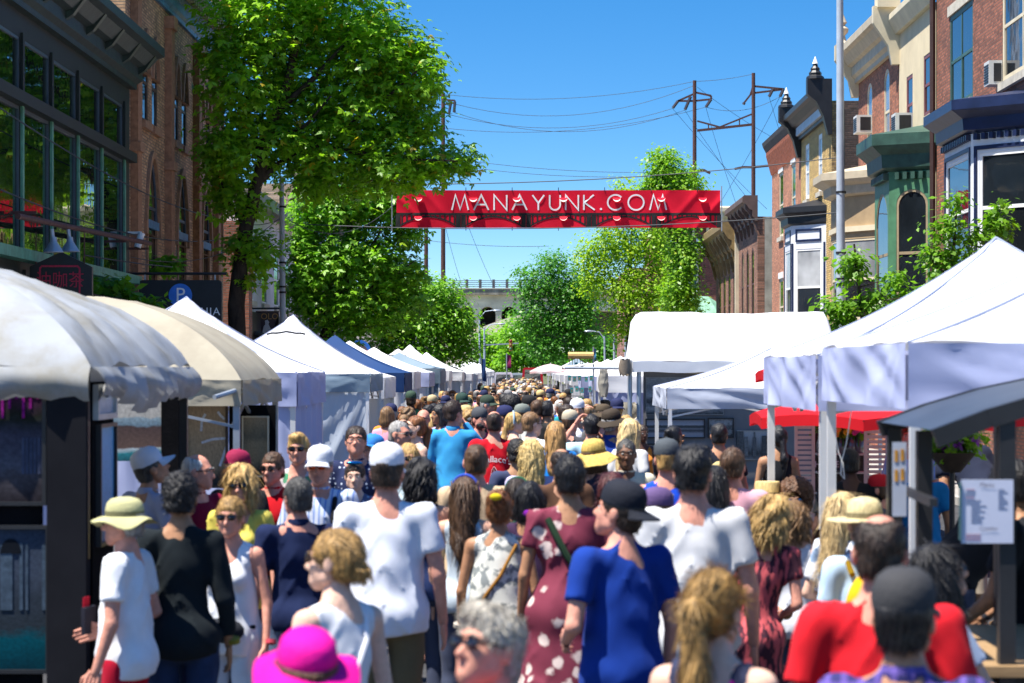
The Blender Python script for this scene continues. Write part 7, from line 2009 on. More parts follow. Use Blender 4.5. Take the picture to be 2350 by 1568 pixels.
def backtext(lines, col):
    def fn(t, tf, tfh):
        sh = [c for c in t.children if c.name.startswith('shirt')][0]
        bv = BVHTree.FromPolygons([v.co for v in sh.data.vertices], [p.vertices for p in sh.data.polygons])
        for s, z, size, bow in lines:
            vs, fs = text_mesh(s, size); out = []
            for x, y, _ in vs:
                zz = z + y - bow * x * x
                hit = bv.ray_cast(Vector((x, -1, zz)), Vector((0, 1, 0)))[0]
                out.append((x, (hit.y if hit else -.14) - .006, zz))
            mb = MB().add(out, fs); mb_obj(mb, 'shirt_print', CLOTH, t, None, col, False)
        m = MB()
        for (a, b, w_) in (((-.035, 1.13), (-.02, 1.20), .016), ((.035, 1.13), (.025, 1.20), .016), ((-.02, 1.2), (0, 1.235), .014), ((.025, 1.2), (0, 1.235), .014), ((-.03, 1.165), (.03, 1.165), .02), ((0, 1.16), (0, 1.21), .018)):
            pts = []
            for (x, z) in (a, b):
                hit = bv.ray_cast(Vector((x, -1, z)), Vector((0, 1, 0)))[0]; pts.append(Vector((x, (hit.y if hit else -.14) - .006, z)))
            m.bar(pts[0], pts[1], .003, w_, (0, 1, 0))
        mb_obj(m, 'shirt_emblem', CLOTH, t, None, col, False)
    return fn
TAKEN = []
ALLP = []
def P(label, x, ytop, s, dH=0.0, dx=0.0, **kw):
    if 290 <= s <= 610: s *= .935
    Y = FP / s; X = XX(x, Y) + dx
    ztop = ZZ(ytop, Y)
    hatx = .03 if kw.get('hat') else .015
    H = ztop - gz(Y) - hatx + dH
    sit = kw.get('sit')
    if sit: H = min(1.75, (ztop - gz(Y) - hatx) / (1 - .44 / 1.755))
    hb, hh = (.0125, .007) if s >= 600 else (.0145, .008) if s >= 430 else (.019, .0105) if s >= 300 else (.025, .013)
    kw.setdefault('hb', hb); kw.setdefault('hh', hh); kw.setdefault('seed', int(x * 7 + ytop) % 9973)
    TAKEN.append((X, Y))
    o = person(label, (X, Y, gz(Y)), H, **kw)
    ALLP.append(o)
    return o
WHT, NVY, BLK = (.70, .71, .74), (.012, .022, .07), (.014, .015, .018)
# --- nearest row
P('person in a bright fuchsia wide brimmed hat at the bottom edge', 705, 1418, 950, face=15, fem=True, hair='bob', hc='br', hat='bucket', hatc=(.68, .0, .26), hatc2=(.6, .0, .22), tc=(.6, .02, .3), top='tank', pitch=-18)
P('man in a charcoal cap and navy plaid collar nearest the camera at right', 2075, 1290, 930, face=-12, hair='short', hc='bk', skin='t', hat='cap', hatc=(.035, .035, .038), top='polo', tc=(.022, .02, .10), tmat=PLAID, yaw=-6, pitch=-4)
P('elderly person with pale grey hair and sunglasses in magenta at the bottom', 1130, 1375, 920, face=112, fem=False, hair='tousled', hc=(.44, .40, .33), skin='r', glass_='sun', top='tee', tc=(.6, .01, .22), yaw=22, pitch=-14)
P('woman with a long golden brown ponytail and bare shoulders in front', 1640, 1293, 850, face=-22, fem=True, hair='pony', hc='gb', skin='p', top='cami', tc=(.03, .035, .07), yaw=-12, extra=multi(strapf([(.085, -.02, 1.47), (.07, -.09, 1.40), (.05, -.115, 1.30)], .009, (.65, .01, .35)), strapf([(-.085, -.02, 1.47), (-.07, -.09, 1.40), (-.05, -.115, 1.30)], .009, (.65, .01, .35))))
P('blonde woman with a low bun in a white tank top facing left', 772, 1203, 680, face=40, fem=True, hair='lowbun', hc='gb', skin='p', glass_='sun', top='tank', tc=WHT, yaw=32, pitch=-5, arms=('bent', 'down'), extra=strapf([(.10, -.05, 1.46), (.06, -.11, 1.34), (.0, -.12, 1.22)], .010, (.75, .75, .78)))
P('man in a royal blue T-shirt with a black cap worn backwards', 1425, 1093, 600, face=28, hair='short', hc='db', skin='r', hat='cap', hatc=(.008, .010, .018), hatback=True, top='tee', tc=(.008, .035, .22), yaw=38, pitch=-14, bot='shorts', bc=(.1, .1, .11), arms=('bent', 'down'), w=1.05)
P('man with thinning dark hair in a red T-shirt behind the charcoal cap', 2020, 1162, 790, face=-6, hair='bald', hc='db', skin='r', top='tee', tc=(.55, .012, .02), yaw=-4, w=1.1)
P('dark haired woman with blue mirrored sunglasses right of the charcoal cap', 2150, 1240, 640, face=-70, fem=True, hair='bob', hc='bk', skin='l', glass_='blue', top='tee', tc=(.30, .36, .48), yaw=-15, pitch=-16, arms=('fwd', 'fwd'))
P('person in a cream straw hat and pale blue shirt with yellow backpack', 2010, 1130, 560, face=5, fem=True, hair='short', hc='lb', hat='straw', hatc=(.60, .50, .27), top='tee', tc=(.42, .55, .68), extra=multi(backpack((.62, .36, .01)), crossstrap((.02, .02, .02), .012)), dx=-.05)
P('man in a grey white T-shirt with thick dark hair walking away', 1590, 1012, 560, face=-4, hair='tousled', hc='bk', skin='r', top='tee', tc=(.58, .58, .59), yaw=-8, w=1.02)
P('woman with curly blonde bob in a maroon streaked sleeveless dress', 1722, 1133, 505, face=-10, fem=True, hair='wavy', hc='bl', skin='r', top='dress', tc=(.05, .012, .025), tmat=STREAK, bot='none', lean=.15, strands_n=50, arms=('down', 'bent'), extra=bracelet(1, 'bent', (.3, .15, .06)))
P('woman with straight light brown hair behind the streaked dress', 1823, 1143, 460, face=-20, fem=True, hair='bob', hc='lb', skin='l', top='tank', tc=(.55, .56, .6), strands_n=40)
P('blonde woman in a white shirt with blue green embroidery facing right', 1935, 1122, 490, face=-50, fem=True, hair='long', hc='pb', skin='p', top='loose', tc=WHT, tmat=PRINTP, strands_n=50, arms=('bent', 'bent'), extra=crossstrap((.015, .02, .05), .008))
P('woman in a maroon dress with white flowers and short black hair', 1308, 1037, 490, face=4, fem=True, hair='tousled', hc='bk', skin='o', top='dress', tc=(.16, .022, .045), tmat=FLOR, bot='none', w=1.22, arms=('down', 'down'), extra=crossstrap((.015, .035, .018), .018, -1))
P('woman in a white patterned sleeveless top with a yellow flower hair clip', 1145, 1118, 470, face=-8, fem=True, hair='updo', hc='au', skin='o', top='sleeveless', tc=(.62, .62, .56), tmat=FLOR2, bot='shorts', bc=(.45, .44, .40), w=1.15, arms=('down', 'down'), extra=multi(blob('flower_clip', (0, -.15, .08), .03, (1.3, .5, .8), (.62, .48, .02), None, True), crossstrap((.30, .14, .03), .012, 1), bracelet(-1, 'down', (.42, .38, .33))))
P('woman with long brown hair tied with a blue spotted bandana', 1068, 1087, 430, face=-12, fem=True, hair='long', hc='br', skin='l', top='tank', tc=(.45, .52, .58), strands_n=70, extra=headband((.02, .06, .38), .014))
P('man in a tan shirt with close cropped hair seen from behind', 1092, 1012, 400, face=0, hair='crop', hc='br', skin='r', top='tee', tc=(.52, .38, .24), w=1.1)
P('person in a black long sleeved top and jeans with curly black hair', 415, 1078, 530, face=6, fem=True, hair='curly', hc='bk', skin='o', top='long', tc=(.010, .014, .017), bot='jeans', bc=(.012, .030, .085), w=1.05, arms=('phone', 'down'), yaw=-8, extra=multi(bracelet(1, 'down', (.25, .20, .02)), boxy('phone', (-.14, .27, 1.18), (-.06, .29, 1.33), (.02, .02, .03)), strapf([(.05, -.03, 1.48), (.0, -.07, 1.45), (-.06, -.02, 1.47)], .008, (.10, .22, .03))))
P('man in an olive bucket hat and white T-shirt holding a dark notebook', 288, 1128, 545, face=78, hair='short', hc='gy', skin='r', hat='bucket', hatc=(.42, .40, .20), glass_='sun', top='tee', tc=WHT, bot='shorts', bc=(.40, .008, .03), yaw=8, arms=('down', 'bent'), extra=multi(boxy('notebook', (.04, .24, 1.04), (.20, .26, 1.18), (.02, .02, .03)), boxy('red_card', (.08, .262, 1.14), (.16, .266, 1.23), (.5, .01, .03))))
P('woman with cropped blonde hair and sunglasses wearing a belt bag', 530, 1132, 495, face=168, fem=True, hair='neat', hc='gb', skin='r', glass_='sun', top='sleeveless', tc=WHT, bot='pants', bc=(.58, .59, .63), arms=('down', 'down'), yaw=4, extra=multi(blob('belt_bag', (0, .15, .985), .10, (1.35, .55, .75), (.02, .022, .028)), strapf([(-.17, .06, 1.0), (0, .135, 1.0), (.17, .06, 1.0)], .012, (.02, .02, .02)), bracelet(-1, 'down', (.5, .05, .08)), blob('earring', (.085, -.005, -.06), .008, (1, 1, 1), (.5, .2, .1), None, True)))
P('man in a navy polo with greying hair seen from behind', 683, 1088, 475, face=12, hair='short', hc='dg', skin='r', top='polo', tc=(.010, .017, .055), bot='jeans', bc=(.12, .16, .24), yaw=20, glass_='sun')
P('man in a white cap with red mirrored sunglasses and striped shirt', 735, 1017, 400, face=172, hair='short', hc='gy', skin='r', hat='cap', hatc=(.66, .68, .72), glass_='red', top='shirt', tc=(.55, .60, .72), tmat=STRIPE, w=1.08, extra=strapf([(-.10, -.05, 1.45), (-.11, .06, 1.42), (-.11, .125, 1.30), (-.12, .13, 1.1)], .018, (.012, .012, .014)))
P('blonde woman with dark sunglasses and yellow shirt walking toward the camera', 552, 1064, 430, face=172, fem=True, hair='fullbob', hc='bl', skin='r', glass_='sun', top='tee', tc=(.62, .52, .10), yaw=4, strands_n=40)
P('man in a maroon cap behind the blonde woman in yellow', 545, 1027, 375, face=150, hair='short', hc='db', skin='r', hat='cap', hatc=(.24, .008, .05), hatback=True, top='tee', tc=BLK, yaw=0, pitch=-10)
P('white haired man in a dark red polo looking right', 452, 1034, 405, face=-128, hair='bald', hc='wh', skin='r', glass_='specs', top='polo', tc=(.17, .006, .025), yaw=30, w=1.12)
P('man in a white cap and lilac grey polo bending over the stall', 343, 1020, 410, face=-40, hair='short', hc='dg', skin='t', hat='cap', hatc=(.62, .64, .72), hatback=False, top='polo', tc=(.38, .40, .55), yaw=-30, pitch=-25)
P('man with dark sunglasses in a red polo left of the blonde', 627, 1032, 372, face=160, hair='short', hc='br', skin='r', glass_='sun', top='polo', tc=(.48, .008, .015), yaw=0)
P('woman with short blonde hair in a floral top behind the white capped man', 685, 988, 345, face=176, fem=True, hair='tousled', hc='bl', skin='r', glass_='sun', top='sleeveless', tc=(.55, .45, .45), tmat=FLOR3, yaw=0)
P('man with glasses in a navy dotted shirt', 818, 972, 325, face=165, hair='short', hc='db', skin='r', glass_='specs', top='polo', tc=(.012, .02, .07), tmat=DOTS, yaw=15, pitch=-10)
P('person in a bright blue cap near the big white wall', 857, 992, 315, face=150, hair='short', hc='br', skin='r', hat='cap', hatc=(.03, .20, .52), top='tee', tc=(.04, .05, .10), pitch=-14)
P('young woman with white sunglasses pushed up on her hair', 815, 1053, 360, face=178, fem=True, hair='updo', hc='db', skin='p', top='tee', tc=(.10, .12, .2), tmat=DOTS, extra=blob('raised_glasses', (0, .07, .105), .02, (3.6, .6, .8), (.7, .72, .75), LENSB, True))
P('dark haired woman in a navy tank top walking away beside the white cap', 965, 1048, 425, face=-8, fem=True, hair='wavy', hc='bk', skin='l', top='tank', tc=NVY, strands_n=40)
P('blonde woman with sunglasses partly hidden behind the white cap', 938, 1013, 335, face=-165, fem=True, hair='bob', hc='bl', skin='r', glass_='sun', top='tee', tc=(.4, .5, .55), strands_n=30)
P('man in a white T-shirt and white cap walking away in the centre', 888, 1011, 505, face=-2, hair='short', hc='db', skin='r', hat='cap', hatc=(.68, .69, .74), hatback=False, top='tee', tc=(.66, .68, .75), bot='pants', bc=(.13, .10, .055), w=1.08)
P('grey haired man in sunglasses and navy shirt by the white wall', 915, 960, 272, face=-120, hair='crop', hc='gy', skin='r', glass_='sun', top='polo', tc=(.04, .06, .16), yaw=0)
P('woman in a teal tank top looking down in profile', 955, 948, 245, face=112, fem=True, hair='pony', hc='au', skin='p', glass_='sun', top='tank', tc=(.02, .22, .28), pitch=-15)
P('bald man with a grey beard in black behind the teal tank top', 972, 935, 200, face=165, hair='none', skin='r', glass_='sun', top='tee', tc=BLK, beard='gy')
P('tall man in a bright blue shirt raising a hand to his face', 1040, 915, 232, face=-10, hair='short', hc='db', skin='r', top='shirt', tc=(.035, .26, .52), arms=('down', 'up'), yaw=-35, glass_='sun', bot='pants', bc=(.22, .16, .09))
P('man in a red T-shirt with white lettering on its back', 1134, 938, 242, face=0, hair='bald', hc='db', skin='r', top='tee', tc=(.50, .008, .018), bot='jeans', bc=(.03, .04, .08), hb=.02, extra=backtext([("Wallace's", 1.30, .085, 1.2), ('HOUSE', 1.06, .06, 0)], (.7, .66, .66)))
P('bearded man in a backward grey cap and crimson shirt', 1100, 932, 205, face=-145, hair='short', hc='bk', skin='r', hat='cap', hatc=(.06, .065, .075), hatback=True, beard='bk', top='tee', tc=(.48, .015, .08), yaw=0)
P('blonde woman with a pale blue headband turned right', 1180, 942, 218, face=-55, fem=True, hair='ponylow', hc='bl', skin='p', top='cami', tc=(.5, .5, .5), yaw=-30, extra=headband((.30, .42, .50), .010))
P('person with light brown bob and glasses in a white T-shirt', 1220, 942, 232, face=-25, hair='neat', hc='lb', skin='p', glass_='specs', top='tee', tc=WHT, yaw=-35)
P('woman with long auburn blonde hair in a bright blue top', 1275, 962, 255, face=-5, fem=True, hair='long', hc=(.36, .20, .07), skin='p', top='tee', tc=(.01, .18, .55), strands_n=30)
P('dark haired man in a light blue shirt raising both arms to take a photo', 1358, 947, 240, face=-3, hair='short', hc='bk', skin='r', top='tee', tc=(.38, .58, .68), arms=('raised', 'up'))
P('man in a dark brown bucket hat by the awning', 1403, 932, 240, face=-40, hair='short', hc='gy', skin='t', hat='bucket', hatc=(.04, .028, .018), top='polo', tc=(.02, .05, .25), pitch=-12)
P('second man in a brown wide brimmed hat behind the first', 1384, 922, 205, face=-20, hair='short', hc='br', skin='r', hat='bucket', hatc=(.07, .05, .03), top='tee', tc=(.1, .1, .1))
P('woman with long straight blonde hair beside the grey wall', 1447, 956, 258, face=-45, fem=True, hair='long', hc='pb', skin='p', glass_='sun', top='tee', tc=(.55, .55, .56), strands_n=40, arms=('bent', 'bent'))
P('person in a floppy golden straw hat in the middle of the crowd', 1362, 1002, 335, face=-40, fem=True, hair='bob', hc='br', skin='l', hat='floppy', hatc=(.58, .40, .10), top='tee', tc=(.03, .03, .05), pitch=-8)
P('woman with long crimped golden braids seen from behind', 1220, 1007, 335, face=4, fem=True, hair='braids', hc=(.50, .36, .14), skin='o', top='tee', tc=(.45, .4, .6), strands_n=90)
P('older man with glasses and a cream shirt facing the camera', 1437, 1002, 330, face=-170, hair='crop', hc='dg', skin='b', glass_='specs', top='polo', tc=(.56, .52, .40), yaw=-12)
P('balding man half hidden between the braids and the straw hat', 1288, 1022, 360, face=8, hair='bald', hc='db', skin='t', top='tee', tc=(.1, .05, .03))
P('man in a dark grey cap and royal blue tank top', 1530, 1002, 385, face=-6, hair='crop', hc='gb', skin='r', hat='cap', hatc=(.055, .065, .075), hatc2=None, hatback=False, top='tank', tc=(.01, .06, .48), arms=('out', 'down'), w=1.1)
P('person in a purple cap with a pale emblem turned right', 1507, 1112, 480, face=-70, hair='short', hc='br', skin='r', hat='cap', hatc=(.10, .06, .16), top='tee', tc=(.3, .3, .35), extra=blob('cap_emblem', (.0, .088, .075), .03, (1.0, .4, .8), (.55, .48, .28), None, True))
P('man with short dark hair in a pink T-shirt', 1682, 1022, 400, face=-8, hair='neat', hc='br', skin='r', top='tee', tc=(.62, .33, .40), yaw=-10)
P('woman with long dark hair and a white floral top', 1640, 1062, 405, face=-15, fem=True, hair='long', hc='bk', skin='l', top='tee', tc=(.55, .56, .5), tmat=FLOR2, strands_n=30)
P('woman in a black strappy top looking at the photographs', 1785, 972, 258, face=10, fem=True, hair='ponylow', hc='bk', skin='o', top='tank', tc=BLK, yaw=15, bot='pants', bc=BLK)
P('dark haired man in a navy top looking at the wall of photographs', 1650, 967, 252, face=0, hair='short', hc='bk', skin='t', top='tee', tc=(.015, .018, .03), extra=backpack((.45, .36, .16), 1.2))
P('dark haired woman browsing in front of the boathouse photograph', 1545, 972, 262, face=-35, fem=True, hair='bun', hc='bk', skin='o', top='tee', tc=(.03, .03, .04), arms=('up', 'bent'))
P('woman with a large brown afro and blue sunglasses eating', 1825, 1060, 335, face=172, fem=True, hair='afro', hc=(.085, .036, .014), skin='b', glass_='blue', top='tee', tc=(.5, .45, .55), tmat=FLOR3, arms=('up', 'up'), sit=True, yaw=0)
P('person in a straw boater hat with a dark band seated', 1762, 1087, 335, face=20, fem=True, hair='short', hc='br', skin='l', hat='boater', hatc=(.62, .46, .20), hatc2=(.05, .04, .03), top='tee', tc=(.05, .03, .06), tmat=FLOR3, sit=True)
P('man in a black T-shirt with short black hair behind the tent leg', 1950, 1022, 350, face=6, hair='crop', hc='bk', skin='d', top='tee', tc=BLK, w=1.15)
P('person in a red and white cap by the poster', 2018, 1083, 350, face=60, hair='short', hc='br', skin='r', hat='cap', hatc=(.50, .012, .02), hatc2=(.55, .52, .5), top='tee', tc=(.1, .1, .12), yaw=10, sit=False, dH=0)
P('boy in a bright blue T-shirt beyond the food cart', 2112, 1012, 330, face=10, hair='crop', hc='bk', skin='o', top='tee', tc=(.01, .16, .42), dH=-.05)
P('person in a navy shirt and khaki trousers leaning over a table', 2275, 985, 300, face=25, hair='short', hc='bk', skin='o', top='tee', tc=(.014, .018, .035), bot='pants', bc=(.36, .30, .22), bend=48, arms=('fwd', 'fwd'), dH=.35)
P('person in a striped T-shirt beyond the petunia basket', 2090, 968, 260, face=160, hair='short', hc='br', skin='r', top='tee', tc=(.4, .42, .45), tmat=STRIPE)
P('person in a dark grey shirt bending forward behind the cart posts', 2165, 1150, 470, face=-62, hair='short', hc='bk', skin='o', top='tee', tc=(.012, .013, .016), bend=46, arms=('fwd', 'fwd'), dH=.42)
P('person in black with a watch leaning in at the right edge', 2395, 1040, 560, face=62, hair='short', hc='bk', skin='o', top='tee', tc=BLK, bend=12, arms=('fwd', 'fwd'), extra=bracelet(1, 'fwd', (.03, .03, .04)))
# people half seen between the others
P('man with dark hair in the shade left of the braids', 1186, 1004, 310, face=10, hair='curly', hc='bk', skin='o', top='tee', tc=(.04, .05, .1))
P('woman with dark hair and a purple bow beneath the black haired head', 1215, 1100, 430, face=-30, fem=True, hair='bob', hc='bk', skin='o', top='tee', tc=(.04, .02, .05), extra=blob('hair_bow', (.05, -.12, -.10), .03, (1.6, .6, .9), (.16, .01, .25), None, True))
P('woman with dark brown hair and a green headband', 1188, 1092, 410, face=-10, fem=True, hair='bob', hc='db', skin='o', top='tank', tc=(.05, .12, .08), extra=headband((.01, .12, .06), .010))
P('person with dark red hair and sunglasses on top of the head', 1405, 1078, 430, face=-20, fem=True, hair='bob', hc=(.07, .012, .012), skin='l', top='tee', tc=(.1, .02, .03), extra=blob('raised_glasses', (0, .07, .105), .02, (3.6, .6, .8), (.02, .02, .02), LENS, True))
P('person in a tan cap and grey backpack in the middle distance', 1308, 938, 215, face=-35, hair='short', hc='br', skin='r', hat='cap', hatc=(.42, .36, .26), top='tee', tc=(.05, .05, .06), extra=backpack((.06, .07, .07)))
P('young man in a white cap worn backwards and a white T-shirt', 1324, 912, 190, face=-160, hair='short', hc='db', skin='t', hat='cap', hatc=(.66, .67, .72), hatback=True, top='tee', tc=WHT, yaw=-20)
P('dark haired man in sunglasses behind the raised arm', 1300, 925, 195, face=-110, hair='short', hc='db', skin='t', glass_='sun', top='tee', tc=(.5, .25, .08))
P('tall dark man with black hair and navy T-shirt in mid crowd', 1255, 917, 180, face=-5, hair='tousled', hc='bk', skin='o', top='tee', tc=(.012, .025, .07))
P('man with light brown hair and a grey backpack in mid crowd', 1233, 915, 180, face=-20, hair='neat', hc='br', skin='r', top='tee', tc=(.03, .03, .03))
P('person in a grey green cap above the blonde headband woman', 1198, 925, 185, face=-70, hair='short', hc='br', skin='r', hat='cap', hatc=(.16, .18, .16), top='tee', tc=(.55, .55, .5))
P('man in a navy baseball cap with a dark beard', 1158, 928, 200, face=-120, hair='short', hc='bk', skin='t', hat='cap', hatc=(.015, .02, .08), beard='db', top='tee', tc=(.5, .5, .52), yaw=0)
P('person with a large round dark afro in mid crowd', 1172, 908, 165, face=5, hair='afro', hc='bk', skin='d', top='tee', tc=(.03, .03, .035))
P('person in a black cap looking left in mid crowd', 1214, 905, 165, face=80, hair='short', hc='bk', skin='o', hat='cap', hatc=(.012, .012, .014), top='tee', tc=(.02, .03, .08))
P('person in a dark green cap at the left of the packed crowd', 1118, 905, 160, face=-110, hair='short', hc='gy', skin='r', hat='cap', hatc=(.03, .05, .035), top='tee', tc=(.04, .05, .04))
P('woman in a lilac top with a phone beside the teal tank top', 1010, 925, 190, face=120, fem=True, hair='bob', hc='bk', skin='o', top='tee', tc=(.35, .3, .5), arms=('phone', 'bent'))
P('blonde woman reading a white leaflet by the left tents', 1032, 922, 175, face=-140, fem=True, hair='bob', hc='bl', skin='p', top='tee', tc=(.3, .3, .33), extra=boxy('leaflet', (-.10, .27, 1.12), (.10, .275, 1.38), (.6, .6, .6)), arms=('phone', 'phone'))
P('man in a green cap and dark jacket below the tall blue shirt', 1060, 900, 150, face=-150, hair='short', hc='bk', skin='r', hat='cap', hatc=(.02, .05, .04), top='tee', tc=(.03, .03, .03))

# chairs under the seated ones
def chair(label, x, y, rz):
    z = gz(y); t = thing('cafe_chair', label, 'chair', (x, y, z), 'chairs under the seated people'); t.rotation_euler = (0, 0, rz)
    W_ = mk('chair_wood', (.20, .12, .06), .6, var=.2)
    t.location = (0, 0, 0)
    MB().box((-.2, -.2, .41), (.2, .2, .44)).build('seat', W_, t)
    for a in (-.18, .18):
        for b in (-.18, .18): MB().bar((a, b, 0), (a, b, .41), .03).build('leg', W_, t)
        MB().bar((a, -.18, .44), (a, -.2, .86), .028).build('back_post', W_, t)
    for zz in (.6, .72, .84): MB().bar((-.18, -.19, zz), (.18, -.19, zz), .02, .05).build('back_slat', W_, t)
    t.location = (x, y, z)
for lab, x, yy, s, f_ in (('wooden chair under the woman with the afro', 1825, 0, 335, 172), ('wooden chair under the straw boater hat', 1762, 0, 335, 20)):
    Y = FP / (s * .935); chair(lab, XX(x, Y), Y, R(f_))

# ------------------------------------------------------------------ the packed crowd further off: a few builds, copied one by one
random.seed(21)
def clone(root):
    r = root.copy(); COL.objects.link(r)
    for ch in root.children:
        c = ch.copy(); COL.objects.link(c); c.parent = r
        for g_ in ch.children:
            d = g_.copy(); COL.objects.link(d); d.parent = c
    return r
LO = dict(hb=.034, hh=.017)
proto = []
for i, kw in enumerate((dict(hair='short', top='tee'), dict(hair='bald', top='polo', w=1.12), dict(fem=True, hair='long', top='tank'), dict(fem=True, hair='bob', top='tee'), dict(hair='short', hat='cap', hatc=(.5, .5, .5), top='tee'), dict(fem=True, hair='pony', top='tank'),
                        dict(hair='neat', top='tee', arms=('bent', 'down'), glass_='sun'), dict(fem=True, hair='fullbob', top='tee', glass_='sun'), dict(hair='crop', top='tee', hat='cap', hatback=True), dict(fem=True, hair='bob', hat='straw', hatc=(.55, .42, .2), top='tee'), dict(hair='tousled', top='polo', glass_='sun', face=180), dict(fem=True, hair='updo', top='sleeveless', face=180))):
    kw = dict(kw); fc = kw.pop('face', 0)
    proto.append((person('proto', (0, 0, 0), 1.72, face=180 if i in (6, 7, 10, 11) else 0, seed=100 + i, **LO, **kw), kw, i in (6, 7, 10, 11)))
SHC = [('white', (.68, .69, .72)), ('white', (.66, .66, .66)), ('black', (.015, .015, .018)), ('navy', (.015, .025, .08)), ('royal blue', (.02, .10, .42)), ('pale blue', (.35, .48, .62)), ('grey', (.22, .23, .25)), ('red', (.48, .015, .03)), ('pink', (.6, .28, .36)), ('yellow', (.6, .42, .04)), ('green', (.05, .2, .08)), ('tan', (.45, .34, .22)), ('teal', (.02, .25, .28)), ('purple', (.16, .05, .26)), ('orange', (.6, .2, .03))]
HRC = [('black', 'bk'), ('dark brown', 'db'), ('brown', 'br'), ('brown', 'br'), ('light brown', 'lb'), ('blond', 'bl'), ('golden blond', 'gb'), ('grey', 'gy'), ('auburn', 'au'), ('white', 'wh'), ('dark brown', 'db')]
HATC = [('white', (.65, .65, .67)), ('navy', (.015, .02, .07)), ('black', (.014, .014, .016)), ('dark green', (.03, .06, .04)), ('tan', (.42, .34, .2)), ('grey', (.2, .2, .21)), ('straw coloured', (.55, .42, .18))]
NEAR = lambda Y: ('near the vented tent', 'near the navy tent', 'past the navy tent', 'near the slate tent', 'near the thin peak')[0 if Y < 43 else 1 if Y < 50 else 2 if Y < 62 else 3 if Y < 70 else 4]
spots = []
tries = 0
while len(spots) < 222 and tries < 60000:
    tries += 1
    Y = 26.5 + 50 * random.random() ** 1.0
    if len(spots) > 60 and Y < 30: continue
    x = random.uniform(-1.95, 1.42 if Y < 42 else 1.2)
    if all((x - a) ** 2 + ((Y - b) * .8) ** 2 > .30 for a, b in TAKEN): TAKEN.append((x, Y)); spots.append((x, Y))
used = [False] * len(proto)
seen_lab = {}
spots.sort(key=lambda q: q[1])
for k, (x, Y) in enumerate(spots):
    i = random.choice((0, 0, 1, 1, 2, 2, 3, 3, 4, 5, 5, 6, 6, 6, 7, 7, 7, 8, 9, 10, 10, 10, 11, 11, 11)); root, kw, cam_facing = proto[i]
    r = clone(root) if used[i] else root
    used[i] = True
    r.location = (x, Y, gz(Y)); H = random.gauss(1.63 if kw.get('fem') else 1.74, .08); H = min(1.93, max(1.36, H)); r.scale = (H / 1.755,) * 3
    r.rotation_euler = (0, 0, R((180 if cam_facing else 0) + random.gauss(0, 28)))
    sn, scol = random.choice(SHC); hn, hk = random.choice(HRC); an, acol = random.choice(HATC)
    skn = SK[random.choice('llllpprrrttobd')]
    if kw.get('hat') == 'straw': an, acol = HATC[6]
    jit = random.uniform(.8, 1.15)
    for c in r.children:
        nm = c.name.split('.')[0]
        if nm in ('shirt', 'tank_top'): c.color = rgba(scol)
        elif nm == 'collar': c.color = rgba(scol)
        elif nm == 'hair': c.color = rgba(tuple(q * jit for q in HR[hk]))
        elif nm == 'eyebrow': c.color = rgba(tuple(q * .6 for q in HR[hk]))
        elif nm == 'body': c.color = rgba(tuple(q * jit for q in skn))
        elif nm == 'mouth': c.color = rgba((skn[0] * .7, skn[1] * .4, skn[2] * .4))
        elif nm == 'hat':
            c.color = rgba(acol)
            for g_ in c.children: g_.color = rgba(acol)
        elif nm in ('trousers', 'shorts'): c.color = rgba(random.choice([(.05, .06, .1), (.3, .25, .16), (.03, .03, .03), (.2, .22, .25)]))
    hd = f'in a {an} {"straw hat" if kw.get("hat") == "straw" else "cap"}' if kw.get('hat') else (f'with balding {hn} hair' if kw['hair'] == 'bald' else f'with {"long " if kw["hair"] in ("long",) else ""}{hn} {"ponytail" if kw["hair"] == "pony" else "hair"}')
    if 'straw coloured straw hat' in hd: hd = 'in a straw hat'
    side = 'left' if x < -.7 else 'right' if x > .45 else 'middle'
    lab = f'{sn} shirted person {hd} {"facing us" if cam_facing else "seen from behind"} {NEAR(Y)}'
    if lab in seen_lab: lab = f'{sn} shirted person {hd} {"facing us" if cam_facing else "from behind"} {side} {NEAR(Y)}'
    seen_lab[lab] = 1
    tag(r, lab, 'person', 'small figures packed in the mid street crowd')
for u, (root, kw, c) in zip(used, proto):
    if not u:
        for ch in list(root.children): bpy.data.objects.remove(ch)
        bpy.data.objects.remove(root)

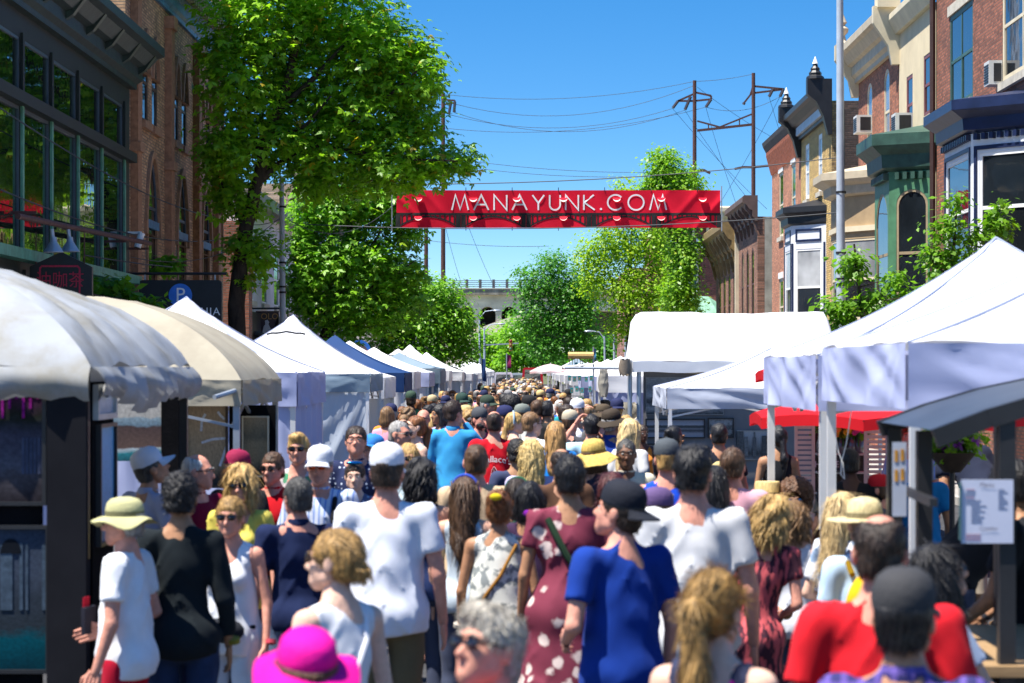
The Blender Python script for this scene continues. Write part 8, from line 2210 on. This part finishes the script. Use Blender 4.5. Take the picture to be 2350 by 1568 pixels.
# ------------------------------------------------------------------ the far crowd: one mass of small figures
def vcolmat(name):
    m, t, n, p, o = _base(name)
    a = t.nodes.new('ShaderNodeAttribute'); a.attribute_name = 'Col'
    L(t, mixc(t, 1.0, a.outputs['Color'], ramp(t, noise(t, coords(t), 6, 3).outputs['Fac'], [(.3, (.8,) * 3), (.7, (1.15,) * 3)]), 'MULTIPLY'), p.inputs['Base Color'])
    p.inputs['Roughness'].default_value = .75
    return m
def small_figure():
    V, F, K = [], [], []
    def put(mb, kind):
        b = len(V); V.extend(tuple(v) for v in mb.v); F.extend(tuple(i + b for i in f) for f in mb.f); K.extend([kind] * len(mb.f))
    put(MB().lathe([(.03, 1.40), (.05, 1.46), (.055, 1.52), (.078, 1.58), (.082, 1.66), (.05, 1.745), (.001, 1.75)], (0, 0, 0), 8, .95, 1.15), 0)
    put(MB().lathe([(.088, 1.62), (.092, 1.69), (.06, 1.765), (.001, 1.775)], (0, -.02, 0), 8, .97, 1.12), 1)
    put(MB().lathe([(.15, .84), (.16, .95), (.14, 1.1), (.165, 1.25), (.20, 1.38), (.12, 1.45), (.05, 1.47)], (0, 0, 0), 8, 1.1, .7), 2)
    for s in (-1, 1):
        put(MB().tube([(s * .20, 0, 1.39), (s * .25, -.02, 1.14)], [.055, .05], 6), 2)
        put(MB().tube([(s * .25, -.02, 1.15), (s * .25, .06, .86)], [.036, .025], 6), 0)
        put(MB().tube([(s * .09, 0, .92), (s * .1, 0, .05)], [.09, .055], 6), 3)
    return np.array(V), F, K
fv, ff, fk = small_figure()
VV, FF, CC = [], [], []
rs = np.random.RandomState(5)
nfar = 0
for k in range(620):
    Y = 77 + 140 * rs.rand() ** 1.25
    x = rs.uniform(-1.9 + (Y - 77) * .004, 1.25)
    a = rs.rand() * 6.28; H = rs.normal(1.0, .045)
    c, s = math.cos(a), math.sin(a)
    W_ = fv.copy(); W_[:, 0], W_[:, 1] = fv[:, 0] * c - fv[:, 1] * s, fv[:, 0] * s + fv[:, 1] * c
    W_ = W_ * H * .985 + np.array((x, Y, gz(Y)))
    b = len(VV) * len(fv)
    VV.append(W_); FF += [tuple(i + b for i in f) for f in ff]
    cols = [SK[rs.choice(list('llpprrtobd'))], HR[HRC[rs.randint(len(HRC))][1]] if rs.rand() > .22 else HATC[rs.randint(len(HATC))][1], SHC[rs.randint(len(SHC))][1], [(.05, .06, .1), (.3, .25, .16), (.03, .03, .03)][rs.randint(3)]]
    for f, kd in zip(ff, fk): CC += [rgba(cols[kd])] * len(f)
me = bpy.data.meshes.new('distant_crowd')
me.from_pydata([tuple(v) for v in np.concatenate(VV)], [], FF)
ca = me.color_attributes.new('Col', 'FLOAT_COLOR', 'CORNER'); ca.data.foreach_set('color', np.array(CC, dtype=np.float32).ravel())
me.shade_smooth(); me.set_sharp_from_angle(angle=R(60)); me.materials.append(vcolmat('far_crowd'))
o = newobj('distant_crowd', me); o['kind'] = 'stuff'; tag(o, 'dense mass of tiny people filling the far end of the street', 'crowd')
